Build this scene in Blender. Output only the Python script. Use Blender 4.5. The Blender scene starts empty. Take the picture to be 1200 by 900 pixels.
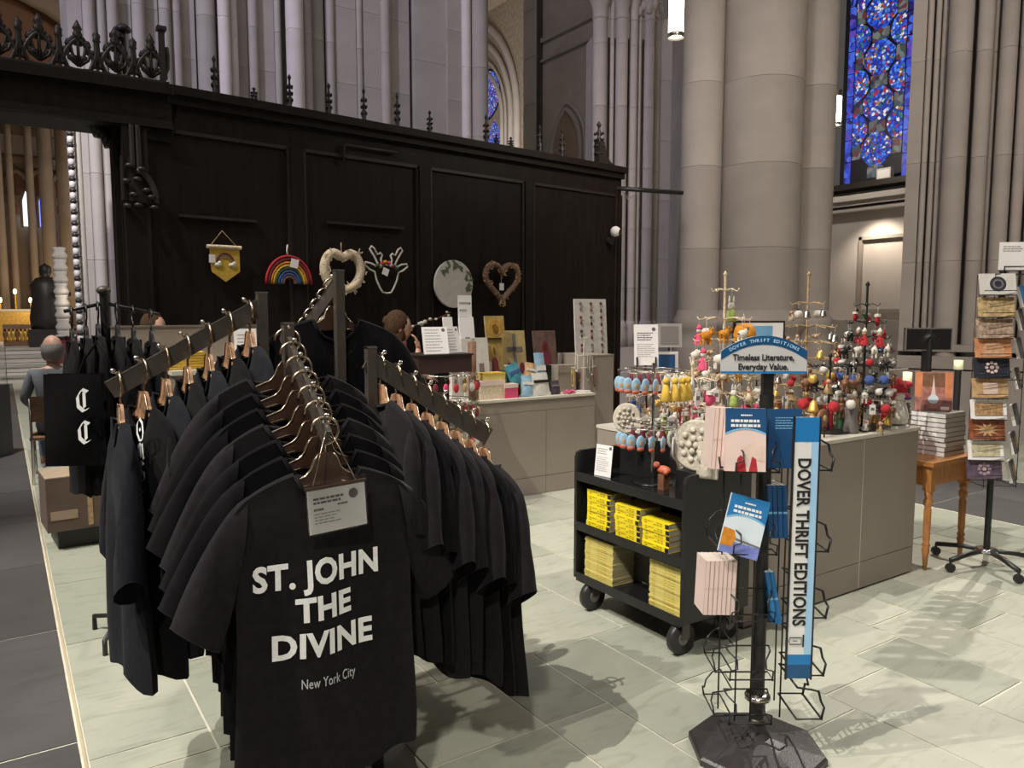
import bpy, bmesh, math, random
from mathutils import Vector, Matrix
random.seed(11)
S = bpy.context.scene
COL = S.collection
PI = math.pi
R = math.radians

# ------------------------------------------------------------------ camera
CAM_H = 1.6
FPX = 900.0
PITCH = math.atan(85 / 900)
AZ = R(56.3876)
cam = bpy.data.cameras.new('camera')
cam.sensor_width = 36.0
cam.lens = FPX / 1200 * 36
cam.clip_end = 300
camo = bpy.data.objects.new('camera', cam)
COL.objects.link(camo)
camo.location = (0, 0, CAM_H)
camo.rotation_euler = (PI / 2 - PITCH, 0, AZ - PI / 2)
S.camera = camo

# ------------------------------------------------------------------ world, lights, exposure
w = bpy.data.worlds.new('world')
S.world = w
w.use_nodes = True
w.node_tree.nodes['Background'].inputs[0].default_value = (1.0, 0.92, 0.85, 1)
w.node_tree.nodes['Background'].inputs[1].default_value = 0.075
S.view_settings.view_transform = 'Standard'
S.view_settings.look = 'None'
S.view_settings.gamma = 1
S.view_settings.use_curve_mapping = False
S.view_settings.exposure = 0.0


def lamp(name, kind, loc, target, energy, color, size=0.2, angle=50, blend=0.3):
    l = bpy.data.lights.new(name, kind)
    l.energy = energy
    l.color = color
    if kind == 'SPOT':
        l.spot_size = R(angle); l.spot_blend = blend; l.shadow_soft_size = size
    elif kind == 'AREA':
        l.size = size
    else:
        l.shadow_soft_size = size
    o = bpy.data.objects.new(name, l)
    COL.objects.link(o)
    o.location = loc
    o.rotation_euler = (Vector(target) - Vector(loc)).to_track_quat('-Z', 'Y').to_euler()
    return o


# high spotlights of the hall, plus an added front fill
lamp('spotlight_near', 'SPOT', (-6.0, 2.2, 14.0), (2.2, 2.6, 0.4), 7600, (1.0, 0.95, 0.84), 0.035, 40, 0.5)
lamp('spotlight_side', 'SPOT', (-6.5, 5.0, 11.0), (2.4, 3.0, 0.4), 4200, (1.0, 0.95, 0.84), 0.04, 42, 0.5)
lamp('spotlight_far', 'SPOT', (9.0, 3.3, 6.2), (4.2, 2.1, 0.5), 1300, (1.0, 0.94, 0.82), 0.035, 62, 0.5)
lamp('front_fill', 'SPOT', (-3.0, -3.2, 8.0), (1.5, 2.0, 0.7), 1500, (1.0, 0.95, 0.88), 0.25, 30, 0.6)  # added fill from behind the camera, brightens the shirts and signs
# soft light of the tall nave, violet from the stained glass
lamp('nave_light', 'AREA', (-3.0, 4.0, 17.0), (3.5, 12.0, 4.0), 400, (0.80, 0.74, 1.0), 5.0)
lamp('aisle_light', 'AREA', (3.0, -2.0, 14.0), (11.0, 7.0, 3.0), 270, (1.0, 0.88, 0.78), 5.0)
lamp('pier_light', 'SPOT', (-7.0, 5.0, 9.0), (4.0, 12.0, 4.6), 4200, (0.82, 0.78, 1.0), 0.5, 46, 0.6)
lamp('vault_light', 'POINT', (14.2, 22.5, 4.6), (15, 18, 0), 2000, (1.0, 0.90, 0.80), 0.4)
lamp('pier_wash', 'SPOT', (2.0, -3.0, 7.5), (9.5, 6.5, 3.0), 2700, (1.0, 0.86, 0.72), 0.6, 46, 0.8)
lamp('choir_light', 'SPOT', (0.5, 20.0, 13.0), (0.2, 34.0, 5.5), 330, (1.0, 0.80, 0.58), 0.4, 60, 0.6)
lamp('altar_glow', 'POINT', (1.2, 30.0, 2.2), (0, 34, 1), 130, (1.0, 0.74, 0.42), 0.3)
lamp('crossing_light', 'SPOT', (-1.0, 7.7, 9.5), (-0.4, 11.5, 0.0), 3600, (1.0, 0.97, 0.90), 0.15, 56, 0.6)
lamp('steps_light', 'SPOT', (-1.0, 15.0, 9.0), (0.0, 23.0, 0.3), 2600, (1.0, 0.97, 0.90), 0.15, 46, 0.6)
lamp('candle_spot', 'SPOT', (0.0, 20.0, 5.0), (2.2, 24.0, 1.6), 1700, (1.0, 0.86, 0.62), 0.1, 16, 0.5)


# ------------------------------------------------------------------ sight lines: from a spot in the picture to a point on a real plane
_fw = Vector((math.cos(AZ) * math.cos(PITCH), math.sin(AZ) * math.cos(PITCH), -math.sin(PITCH)))
_rt = Vector((math.sin(AZ), -math.cos(AZ), 0))
_up = _rt.cross(_fw)
_C = Vector((0, 0, CAM_H))


def ray(x, y):
    return _fw + _rt * ((x - 600) / FPX) - _up * ((y - 450) / FPX)


def az_(x, y, zz):
    d = ray(x, y); return _C + d * ((zz - CAM_H) / d.z)


def ax_(x, y, xx):
    d = ray(x, y); return _C + d * (xx / d.x)


def ay_(x, y, yy):
    d = ray(x, y); return _C + d * (yy / d.y)


def ad_(x, y, dd):
    return _C + ray(x, y) * dd


def depth_of(p):
    return (Vector(p) - _C).dot(_fw)


# ------------------------------------------------------------------ materials
def _nodes(name):
    m = bpy.data.materials.new(name)
    m.use_nodes = True
    nt = m.node_tree
    b = nt.nodes['Principled BSDF']
    return m, nt, b


def mat(name, col, rough=0.6, metal=0.0, var=0.12, scale=8.0, bump=0.0, bscale=60.0, spec=0.5, rnd=0.0, sheen=0.0, stretch=None):
    m, nt, b = _nodes(name)
    N, Lk = nt.nodes, nt.links
    b.inputs['Roughness'].default_value = rough
    b.inputs['Metallic'].default_value = metal
    b.inputs['Specular IOR Level'].default_value = spec
    if sheen:
        b.inputs['Sheen Weight'].default_value = sheen
    tc = N.new('ShaderNodeTexCoord')
    mp = N.new('ShaderNodeMapping')
    Lk.new(tc.outputs['Object'], mp.inputs['Vector'])
    if stretch:
        mp.inputs['Scale'].default_value = stretch
    nz = N.new('ShaderNodeTexNoise')
    nz.inputs['Scale'].default_value = scale
    nz.inputs['Detail'].default_value = 5
    Lk.new(mp.outputs[0], nz.inputs['Vector'])
    rp = N.new('ShaderNodeValToRGB')
    lo = [max(0, c * (1 - var)) for c in col]
    hi = [min(1, c * (1 + var)) for c in col]
    rp.color_ramp.elements[0].position = 0.3
    rp.color_ramp.elements[1].position = 0.7
    rp.color_ramp.elements[0].color = (*lo, 1)
    rp.color_ramp.elements[1].color = (*hi, 1)
    Lk.new(nz.outputs['Fac'], rp.inputs[0])
    out = rp.outputs[0]
    if rnd:
        oi = N.new('ShaderNodeObjectInfo')
        mr = N.new('ShaderNodeMapRange')
        mr.inputs['To Min'].default_value = 1 - rnd
        mr.inputs['To Max'].default_value = 1 + rnd
        Lk.new(oi.outputs['Random'], mr.inputs['Value'])
        hs = N.new('ShaderNodeHueSaturation')
        Lk.new(out, hs.inputs['Color'])
        Lk.new(mr.outputs[0], hs.inputs['Value'])
        out = hs.outputs[0]
    Lk.new(out, b.inputs['Base Color'])
    if bump:
        n2 = N.new('ShaderNodeTexNoise')
        n2.inputs['Scale'].default_value = bscale
        n2.inputs['Detail'].default_value = 4
        Lk.new(mp.outputs[0], n2.inputs['Vector'])
        bp = N.new('ShaderNodeBump')
        bp.inputs['Strength'].default_value = bump
        bp.inputs['Distance'].default_value = 0.01
        Lk.new(n2.outputs['Fac'], bp.inputs['Height'])
        Lk.new(bp.outputs[0], b.inputs['Normal'])
    return m


def flat(name, col, rough=0.6, metal=0.0, spec=0.5):
    m, nt, b = _nodes(name)
    b.inputs['Base Color'].default_value = (*col, 1)
    b.inputs['Roughness'].default_value = rough
    b.inputs['Metallic'].default_value = metal
    b.inputs['Specular IOR Level'].default_value = spec
    return m


def emit(name, col, strength):
    m, nt, b = _nodes(name)
    b.inputs['Base Color'].default_value = (*col, 1)
    b.inputs['Emission Color'].default_value = (*col, 1)
    b.inputs['Emission Strength'].default_value = strength
    return m


def glass(name, col=(1, 1, 1), rough=0.02, alpha=None):
    m, nt, b = _nodes(name)
    b.inputs['Base Color'].default_value = (*col, 1)
    b.inputs['Roughness'].default_value = rough
    b.inputs['Transmission Weight'].default_value = 1.0
    b.inputs['IOR'].default_value = 1.3
    return m


def tile_mat(name, c0, c1, vein, rough, scale=2.2):
    """slate: per-stone tone, cloudy veining, faint scuffs"""
    m, nt, b = _nodes(name)
    N, Lk = nt.nodes, nt.links
    tc = N.new('ShaderNodeTexCoord')
    geo = N.new('ShaderNodeNewGeometry')
    oi = N.new('ShaderNodeObjectInfo')
    nz = N.new('ShaderNodeTexNoise'); nz.inputs['Scale'].default_value = scale; nz.inputs['Detail'].default_value = 8
    nz.inputs['Distortion'].default_value = 1.2
    ad = N.new('ShaderNodeVectorMath'); ad.operation = 'ADD'
    cb = N.new('ShaderNodeCombineXYZ')
    ml = N.new('ShaderNodeMath'); ml.operation = 'MULTIPLY'; ml.inputs[1].default_value = 31.0
    Lk.new(oi.outputs['Random'], ml.inputs[0]); Lk.new(ml.outputs[0], cb.inputs[2])
    Lk.new(geo.outputs['Position'], ad.inputs[0]); Lk.new(cb.outputs[0], ad.inputs[1])
    Lk.new(ad.outputs[0], nz.inputs['Vector'])
    rp = N.new('ShaderNodeValToRGB')
    rp.color_ramp.elements[0].color = (*c0, 1); rp.color_ramp.elements[1].color = (*c1, 1)
    rp.color_ramp.elements[0].position = .25; rp.color_ramp.elements[1].position = .75
    mx = N.new('ShaderNodeMix'); mx.data_type = 'FLOAT'
    mx.inputs[0].default_value = 0.45
    Lk.new(nz.outputs['Fac'], mx.inputs[2]); Lk.new(oi.outputs['Random'], mx.inputs[3])
    Lk.new(mx.outputs[0], rp.inputs[0])
    wv = N.new('ShaderNodeTexNoise'); wv.inputs['Scale'].default_value = 5.0; wv.inputs['Detail'].default_value = 10
    wv.inputs['Distortion'].default_value = 2.5
    mp = N.new('ShaderNodeMapping'); mp.inputs['Rotation'].default_value = (0, 0, R(35)); mp.inputs['Scale'].default_value = (.5, 2.2, 1)
    Lk.new(ad.outputs[0], mp.inputs['Vector']); Lk.new(mp.outputs[0], wv.inputs['Vector'])
    r2 = N.new('ShaderNodeValToRGB')
    r2.color_ramp.elements[0].position = .33; r2.color_ramp.elements[0].color = (*vein, 1)
    r2.color_ramp.elements[1].position = .47; r2.color_ramp.elements[1].color = (1, 1, 1, 1)
    Lk.new(wv.outputs['Fac'], r2.inputs[0])
    mu = N.new('ShaderNodeMix'); mu.data_type = 'RGBA'; mu.blend_type = 'MULTIPLY'; mu.inputs[0].default_value = .55
    Lk.new(rp.outputs[0], mu.inputs[6]); Lk.new(r2.outputs[0], mu.inputs[7])
    Lk.new(mu.outputs[2], b.inputs['Base Color'])
    b.inputs['Roughness'].default_value = rough
    bp = N.new('ShaderNodeBump'); bp.inputs['Strength'].default_value = .15; bp.inputs['Distance'].default_value = .004
    Lk.new(wv.outputs['Fac'], bp.inputs['Height']); Lk.new(bp.outputs[0], b.inputs['Normal'])
    return m


M = {}
M['slate'] = tile_mat('pale slate', (.305, .318, .258), (.445, .448, .368), (.72, .72, .66), .5)
M['dark_slate'] = tile_mat('dark slate', (.068, .064, .064), (.105, .10, .10), (.75, .75, .75), .42)
M['grout'] = mat('grout', (.60, .57, .47), .9)
M['dark_grout'] = mat('dark grout', (.33, .31, .29), .9)
M['brass'] = flat('brass strip', (.72, .62, .42), .4, .4)
M['oak'] = mat('dark oak', (.0115, .0072, .0056), .6, 0, .35, 3, .2, 30, .2, stretch=(6, 6, .6))
M['oak2'] = mat('dark oak carving', (.021, .015, .012), .5, 0, .3, 6)
M['stone'] = mat('limestone', (.34, .31, .285), .85, 0, .12, 1.3, .2, 14, .2, .07)
M['stone_warm'] = mat('warm limestone', (.40, .36, .31), .85, 0, .12, 1.3, .2, 14, .2, .07)
M['stone_pale'] = mat('pale limestone', (.55, .51, .48), .8, 0, .08, 1.5, .15, 14, .2, .05)  # also stands in for light on some great pier shafts
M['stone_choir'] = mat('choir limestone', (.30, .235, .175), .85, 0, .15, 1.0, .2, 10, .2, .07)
M['vault'] = mat('vault tile', (.40, .345, .285), .85, 0, .30, 5, .4, 9, .2, stretch=(1, 3, 1.2))
M['laminate'] = mat('taupe laminate', (.285, .240, .200), .45, 0, .04, 3)
M['laminate_d'] = mat('taupe laminate edge', (.17, .15, .125), .5, 0, .04, 3)
M['counter'] = mat('pale counter top', (.60, .56, .48), .35, 0, .05, 5)
M['black'] = mat('black powder coat', (.012, .012, .012), .42, 0, .2, 12)
M['black_gloss'] = mat('black gloss', (.010, .010, .011), .16, 0, .1, 6)
M['blackp'] = mat('black plastic', (.022, .020, .021), .38, 0, .15, 10, .1, 120)
M['gunmetal'] = mat('gunmetal', (.085, .072, .060), .42, .35, .15, 20)
M['steel'] = mat('brushed steel', (.56, .52, .46), .25, 1.0, .1, 20)
M['chrome'] = flat('chrome', (.75, .73, .70), .12, 1.0)
M['bronze'] = mat('bronzed hanger', (.16, .10, .062), .30, .45, .2, 18)
M['wood_h'] = mat('varnished hanger wood', (.45, .25, .14), .35, 0, .2, 14, stretch=(1, 6, 6))
M['pine'] = mat('honey pine', (.44, .185, .055), .4, 0, .25, 9, .1, 40, stretch=(6, 6, 1))
M['cotton'] = mat('black cotton', (.0042, .0039, .0046), .95, 0, .25, 40, .25, 420, .1, .15, .03)
M['cotton_n'] = mat('charcoal navy cotton', (.0095, .0102, .0140), .95, 0, .2, 40, .25, 420, .1, .1, .03)
M['cotton_c'] = mat('charcoal cotton', (.0135, .0112, .0132), .95, 0, .2, 40, .25, 420, .1, .1, .04)
M['print'] = mat('white screen print', (.93, .93, .91), .7, 0, .06, 60)
M['print_dim'] = mat('thin white print', (.55, .55, .56), .7, 0, .06, 60)
M['white'] = mat('white card', (.84, .81, .80), .6, 0, .03, 5)
M['white2'] = mat('off white', (.58, .55, .51), .7, 0, .08, 20)
M['ink'] = flat('grey ink', (.13, .12, .13), .7)
M['ink_l'] = flat('pale ink', (.36, .34, .35), .7)
M['acrylic'] = glass('clear acrylic', (.97, .97, .97), .03)
M['lampglow'] = emit('lamp diffuser', (1.0, .93, .80), 9.0)
M['candle'] = emit('altar light', (1.0, .72, .36), 5.0)
M['red_felt'] = mat('red felt', (.40, .022, .03), .95, 0, .2, 60)
M['pink_felt'] = mat('pink felt', (.60, .07, .16), .95, 0, .2, 60)
M['white_felt'] = mat('white felt', (.66, .62, .55), .95, 0, .1, 60)
M['orange_felt'] = mat('orange felt', (.55, .21, .015), .95, 0, .25, 60)
M['ochre_felt'] = mat('ochre felt', (.42, .22, .03), .95, 0, .3, 50)
M['green_felt'] = mat('green felt', (.30, .38, .10), .95, 0, .2, 60)
M['dgreen'] = mat('dark green felt', (.03, .075, .035), .9, 0, .3, 40)
M['blue_felt'] = mat('blue felt', (.05, .09, .26), .95, 0, .2, 60)
M['teal'] = mat('teal cloth', (.05, .23, .30), .9, 0, .3, 40)
M['sky'] = mat('sky blue cloth', (.26, .42, .55), .9, 0, .2, 40)
M['brown'] = mat('brown wood carving', (.17, .075, .035), .6, 0, .3, 30)
M['tan'] = mat('tan straw', (.42, .29, .15), .85, 0, .3, 60)
M['cream'] = mat('cream straw', (.66, .54, .39), .85, 0, .25, 70, .6, 160)
M['gold'] = mat('gold leaf', (.62, .40, .10), .4, .5, .3, 20)
M['skin'] = mat('skin', (.50, .28, .20), .55, 0, .12, 20)
M['hair_g'] = mat('grey hair', (.30, .27, .25), .8, 0, .3, 90)
M['hair_b'] = mat('brown hair', (.060, .034, .020), .9, 0, .4, 80, 0, 60, .1, stretch=(1, 1, .3))
M['shirt_g'] = mat('grey shirt', (.16, .17, .18), .9, 0, .12, 12)
M['denim'] = mat('blue denim', (.14, .18, .24), .9, 0, .2, 40)
M['maroon'] = mat('maroon cloth', (.16, .02, .035), .85, 0, .2, 20)
M['wood_ch'] = mat('chair wood', (.20, .11, .06), .5, 0, .25, 8, stretch=(1, 1, 6))
M['yellow'] = mat('yellow book cover', (.86, .68, .012), .45, 0, .04, 30)
M['yellow2'] = mat('pale yellow spine', (.62, .52, .16), .5, 0, .08, 30)
M['paper'] = mat('book pages', (.50, .46, .40), .85, 0, .12, 4, stretch=(1, 1, 90))
M['papergrey'] = mat('grey book cover', (.17, .155, .145), .6, 0, .1, 8)
M['pinkpage'] = mat('pale pink book cover', (.72, .55, .50), .6, 0, .05, 8)
M['bookblue'] = mat('deep blue book cover', (.012, .070, .19), .4, 0, .08, 6)
M['bookblue2'] = mat('mid blue book cover', (.02, .17, .42), .4, 0, .08, 6)
M['bookcyan'] = mat('sky blue cover', (.20, .45, .70), .4, 0, .15, 8)
M['bookpale'] = mat('pale sky cover', (.62, .70, .76), .45, 0, .1, 8)
M['bookbeige'] = mat('sand cover picture', (.68, .52, .44), .5, 0, .15, 14)
M['signblue'] = mat('sign blue', (.010, .085, .22), .35, 0, .04, 4)
M['signblue2'] = mat('sign mid blue', (.015, .20, .52), .35, 0, .04, 4)
M['signpale'] = mat('sign pale blue', (.38, .62, .86), .35, 0, .04, 4)
M['signwhite'] = mat('sign white', (.80, .79, .77), .35, 0, .02, 4)
M['signgrey'] = mat('sign silver', (.58, .57, .57), .35, 0, .05, 4)
M['carton'] = mat('brown carton', (.125, .085, .064), .85, 0, .12, 6)
M['plaster'] = mat('cast stone', (.50, .45, .37), .85, 0, .18, 30, .5, 70)
M['lead'] = flat('window lead', (.012, .012, .016), .6)
M['lampshade'] = emit('cream lampshade', (.80, .78, .52), .35)
M['screen_off'] = mat('dark screen', (.018, .016, .017), .18, 0, .1, 3)
M['mould'] = mat('wood frame grey', (.30, .28, .26), .6, 0, .1, 8)


def stained(name, seed, strength):
    """leaded picture glass lit from outside: a mosaic of saturated blues with red, green and white bits"""
    m, nt, b = _nodes(name)
    N, Lk = nt.nodes, nt.links
    tc = N.new('ShaderNodeTexCoord')
    vo = N.new('ShaderNodeTexVoronoi'); vo.inputs['Scale'].default_value = 22.0 + seed % 3
    mp = N.new('ShaderNodeMapping'); mp.inputs['Location'].default_value = (seed * 3.1, seed * 1.7, seed * .9)
    Lk.new(tc.outputs['Object'], mp.inputs['Vector']); Lk.new(mp.outputs[0], vo.inputs['Vector'])
    sp = N.new('ShaderNodeSeparateColor'); Lk.new(vo.outputs['Color'], sp.inputs[0])
    rp = N.new('ShaderNodeValToRGB'); rp.color_ramp.interpolation = 'CONSTANT'
    cols = [(0, (.012, .03, .30)), (.24, (.02, .075, .60)), (.46, (.06, .20, .75)), (.60, (.03, .02, .16)),
            (.68, (.40, .02, .03)), (.76, (.35, .45, .60)), (.83, (.03, .16, .08)), (.89, (.35, .16, .04)), (.94, (.70, .62, .60))]
    e = rp.color_ramp.elements
    e[0].position = 0; e[0].color = (*cols[0][1], 1)
    e[1].position = cols[1][0]; e[1].color = (*cols[1][1], 1)
    for p, c in cols[2:]:
        k = e.new(p); k.color = (*c, 1)
    Lk.new(sp.outputs[0], rp.inputs[0])
    v2 = N.new('ShaderNodeTexVoronoi'); v2.feature = 'DISTANCE_TO_EDGE'; v2.inputs['Scale'].default_value = vo.inputs['Scale'].default_value
    Lk.new(mp.outputs[0], v2.inputs['Vector'])
    r2 = N.new('ShaderNodeValToRGB'); r2.color_ramp.elements[0].position = .03; r2.color_ramp.elements[1].position = .09
    Lk.new(v2.outputs['Distance'], r2.inputs[0])
    mu = N.new('ShaderNodeMix'); mu.data_type = 'RGBA'; mu.blend_type = 'MULTIPLY'; mu.inputs[0].default_value = .8
    Lk.new(rp.outputs[0], mu.inputs[6]); Lk.new(r2.outputs[0], mu.inputs[7])
    Lk.new(mu.outputs[2], b.inputs['Emission Color'])
    b.inputs['Emission Strength'].default_value = strength
    b.inputs['Base Color'].default_value = (.02, .02, .04, 1)
    b.inputs['Roughness'].default_value = .3
    return m


for i in range(4):
    M['stained%d' % i] = stained('stained glass %s' % 'abcd'[i], i + 1, 1.15)
def border_glass(name, cols, strength):
    m, nt, b = _nodes(name)
    N, Lk = nt.nodes, nt.links
    tc = N.new('ShaderNodeTexCoord')
    vo = N.new('ShaderNodeTexVoronoi'); vo.inputs['Scale'].default_value = 11
    Lk.new(tc.outputs['Object'], vo.inputs['Vector'])
    sp = N.new('ShaderNodeSeparateColor'); Lk.new(vo.outputs['Color'], sp.inputs[0])
    rp = N.new('ShaderNodeValToRGB'); rp.color_ramp.interpolation = 'CONSTANT'
    e = rp.color_ramp.elements
    e[0].position = 0; e[0].color = (*cols[0], 1)
    e[1].position = 1 / len(cols); e[1].color = (*cols[1], 1)
    for i, c in enumerate(cols[2:]):
        k = e.new((i + 2) / len(cols)); k.color = (*c, 1)
    Lk.new(sp.outputs[0], rp.inputs[0])
    Lk.new(rp.outputs[0], b.inputs['Emission Color'])
    b.inputs['Emission Strength'].default_value = strength
    b.inputs['Base Color'].default_value = (.02, .02, .04, 1)
    return m


M['stained_blue'] = border_glass('blue border glass', [(.02, .03, .30), (.03, .06, .5), (.05, .12, .65), (.01, .01, .1), (.1, .05, .4)], 1.0)
M['stained_dark'] = border_glass('dark green grisaille', [(.05, .07, .06), (.10, .12, .11), (.12, .03, .03), (.02, .02, .06), (.16, .18, .16)], .9)


# ------------------------------------------------------------------ mesh builder and object helpers
class MB:
    def __init__(s):
        s.v = []; s.f = []; s.m = []; s.s = []

    def add(s, vs, fs, m=0, smooth=False):
        o = len(s.v)
        s.v += [Vector(p) for p in vs]
        for f in fs:
            s.f.append(tuple(i + o for i in f)); s.m.append(m); s.s.append(smooth)
        return s

    def box(s, a, b, m=0, T=None):
        x0, y0, z0 = a; x1, y1, z1 = b
        vs = [Vector(p) for p in ((x0, y0, z0), (x1, y0, z0), (x1, y1, z0), (x0, y1, z0), (x0, y0, z1), (x1, y0, z1), (x1, y1, z1), (x0, y1, z1))]
        if T is not None: vs = [T @ p for p in vs]
        return s.add(vs, [(0, 3, 2, 1), (4, 5, 6, 7), (0, 1, 5, 4), (1, 2, 6, 5), (2, 3, 7, 6), (3, 0, 4, 7)], m)

    def cbox(s, c, d, m=0, T=None):
        return s.box([c[i] - d[i] / 2 for i in range(3)], [c[i] + d[i] / 2 for i in range(3)], m, T)

    def cyl(s, p0, p1, r0, r1=None, n=10, m=0, cap=True, smooth=True):
        r1 = r0 if r1 is None else r1
        p0 = Vector(p0); p1 = Vector(p1)
        d = (p1 - p0).normalized()
        a = d.orthogonal().normalized(); b = d.cross(a)
        vs = []
        for p, r in ((p0, r0), (p1, r1)):
            for i in range(n):
                t = 2 * PI * i / n
                vs.append(p + a * (r * math.cos(t)) + b * (r * math.sin(t)))
        s.add(vs, [(i, (i + 1) % n, n + (i + 1) % n, n + i) for i in range(n)], m, smooth)
        if cap:
            s.add(vs[:n], [tuple(reversed(range(n)))], m); s.add(vs[n:], [tuple(range(n))], m)
        return s

    def tube(s, pts, r, n=6, m=0, closed=False, smooth=True):
        pts = [Vector(p) for p in pts]
        k = len(pts)
        rs = r if isinstance(r, (list, tuple)) else [r] * k
        vs = []
        prev = None
        for i, p in enumerate(pts):
            if closed: d = pts[(i + 1) % k] - pts[i - 1]
            else: d = pts[min(i + 1, k - 1)] - pts[max(i - 1, 0)]
            d.normalize()
            a = d.orthogonal().normalized() if prev is None else (prev - d * prev.dot(d))
            if a.length < 1e-5: a = d.orthogonal()
            a.normalize(); prev = a
            b = d.cross(a)
            for j in range(n):
                t = 2 * PI * j / n
                vs.append(p + a * (rs[i] * math.cos(t)) + b * (rs[i] * math.sin(t)))
        fs = []
        for i in range(k if closed else k - 1):
            for j in range(n):
                a0 = i * n + j; a1 = i * n + (j + 1) % n; q = ((i + 1) % k) * n
                fs.append((a0, a1, q + (j + 1) % n, q + j))
        if not closed:
            fs.append(tuple(reversed(range(n)))); fs.append(tuple(range((k - 1) * n, k * n)))
        return s.add(vs, fs, m, smooth)

    def lathe(s, prof, c=(0, 0, 0), n=14, m=0, T=None, smooth=True, a0=0, a1=2 * PI):
        vs = []
        full = abs(a1 - a0 - 2 * PI) < 1e-6
        k = n if full else n + 1
        for r, z in prof:
            for i in range(k):
                t = a0 + (a1 - a0) * i / n
                p = Vector((r * math.cos(t), r * math.sin(t), z))
                if T is not None: p = T @ p
                vs.append(p + Vector(c))
        fs = []
        for q in range(len(prof) - 1):
            for i in range(n):
                j = (i + 1) % k
                fs.append((q * k + i, q * k + j, (q + 1) * k + j, (q + 1) * k + i))
        if full:
            if prof[0][0] > 1e-5: fs.append(tuple(reversed(range(k))))
            if prof[-1][0] > 1e-5: fs.append(tuple(range((len(prof) - 1) * k, len(prof) * k)))
        return s.add(vs, fs, m, smooth)

    def ball(s, c, r, m=0, n=8, T=None):
        r = r if isinstance(r, (list, tuple)) else (r, r, r)
        k = max(4, n // 2 + 1)
        vs = [Vector((0, 0, r[2]))]
        for i in range(1, k):
            f = PI * i / k
            for j in range(n):
                t = 2 * PI * j / n
                vs.append(Vector((r[0] * math.sin(f) * math.cos(t), r[1] * math.sin(f) * math.sin(t), r[2] * math.cos(f))))
        vs.append(Vector((0, 0, -r[2])))
        fs = [(0, 1 + j, 1 + (j + 1) % n) for j in range(n)]
        for i in range(k - 2):
            for j in range(n):
                a = 1 + i * n
                fs.append((a + j, a + n + j, a + n + (j + 1) % n, a + (j + 1) % n))
        a = 1 + (k - 2) * n
        fs += [(a + j, len(vs) - 1, a + (j + 1) % n) for j in range(n)]
        if T is not None: vs = [T @ p for p in vs]
        return s.add([p + Vector(c) for p in vs], fs, m, True)

    def prism(s, poly, w0, w1, T=None, m=0, smooth=False):
        """polygon in (x, z), extruded along y from w0 to w1"""
        n = len(poly)
        vs = [Vector((u, w0, v)) for u, v in poly] + [Vector((u, w1, v)) for u, v in poly]
        if T is not None: vs = [T @ p for p in vs]
        s.add(vs, [tuple(range(n)), tuple(reversed(range(n, 2 * n)))], m)
        return s.add(vs, [(i, i + n, (i + 1) % n + n, (i + 1) % n) for i in range(n)], m, smooth)

    def grid(s, fn, nu, nv, m=0, smooth=True, flip=False):
        vs = [fn(i / nu, j / nv) for j in range(nv + 1) for i in range(nu + 1)]
        fs = []
        for j in range(nv):
            for i in range(nu):
                a = j * (nu + 1) + i
                q = (a, a + 1, a + nu + 2, a + nu + 1)
                fs.append(tuple(reversed(q)) if flip else q)
        return s.add(vs, fs, m, smooth)

    def put(s, other, T=None, m=None):
        s.add([T @ p for p in other.v] if T is not None else other.v, [], 0)
        o = len(s.v) - len(other.v)
        for f, mi, sm in zip(other.f, other.m, other.s):
            s.f.append(tuple(i + o for i in f)); s.m.append(mi if m is None else m); s.s.append(sm)
        return s

    def mesh(s, name, mats, inv=None):
        me = bpy.data.meshes.new(name)
        me.from_pydata([tuple(inv @ p) if inv is not None else tuple(p) for p in s.v], [], s.f)
        mats = mats if isinstance(mats, (list, tuple)) else [mats]
        for q in mats: me.materials.append(M[q] if isinstance(q, str) else q)
        me.polygons.foreach_set('material_index', s.m)
        me.polygons.foreach_set('use_smooth', s.s)
        me.update()
        return me

    def build(s, name, mats, parent=None, world=False):
        inv = None
        if world and parent is not None: inv = basis(parent).inverted()
        o = bpy.data.objects.new(name, s.mesh(name, mats, inv))
        COL.objects.link(o)
        if parent is not None: o.parent = parent
        return o


def basis(o):
    m = Matrix.Translation(o.location) @ o.rotation_euler.to_matrix().to_4x4()
    return basis(o.parent) @ m if o.parent else m


def tag(o, label, cat, group=None):
    o['label'] = label; o['category'] = cat
    if group: o['group'] = group
    return o


def thing(name, label, cat, loc=(0, 0, 0), rz=0.0, group=None, rot=None):
    o = bpy.data.objects.new(name, None)
    o.empty_display_size = .05
    COL.objects.link(o)
    o.location = loc
    o.rotation_euler = rot if rot is not None else (0, 0, rz)
    return tag(o, label, cat, group)


def struct(o):
    o['kind'] = 'structure'; return o


def dup(o, loc=None, rz=None, label=None, parent=None, rot=None, scale=None):
    c = o.copy()
    COL.objects.link(c)
    if parent is not None: c.parent = parent
    if loc is not None: c.location = loc
    if rz is not None: c.rotation_euler = (0, 0, rz)
    if rot is not None: c.rotation_euler = rot
    if scale is not None: c.scale = (scale,) * 3 if not isinstance(scale, (list, tuple)) else scale
    if label: c['label'] = label
    for ch in o.children: dup(ch, parent=c)
    return c


def inst(me, name, parent=None, loc=(0, 0, 0), rot=None, scale=None):
    o = bpy.data.objects.new(name, me)
    COL.objects.link(o)
    if parent is not None: o.parent = parent
    o.location = loc
    if rot: o.rotation_euler = rot
    if scale: o.scale = (scale,) * 3 if isinstance(scale, (int, float)) else scale
    return o


ORD = ['first', 'second', 'third', 'fourth', 'fifth', 'sixth', 'seventh', 'eighth', 'ninth', 'tenth', 'eleventh', 'twelfth', 'thirteenth', 'fourteenth', 'fifteenth', 'sixteenth']


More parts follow.
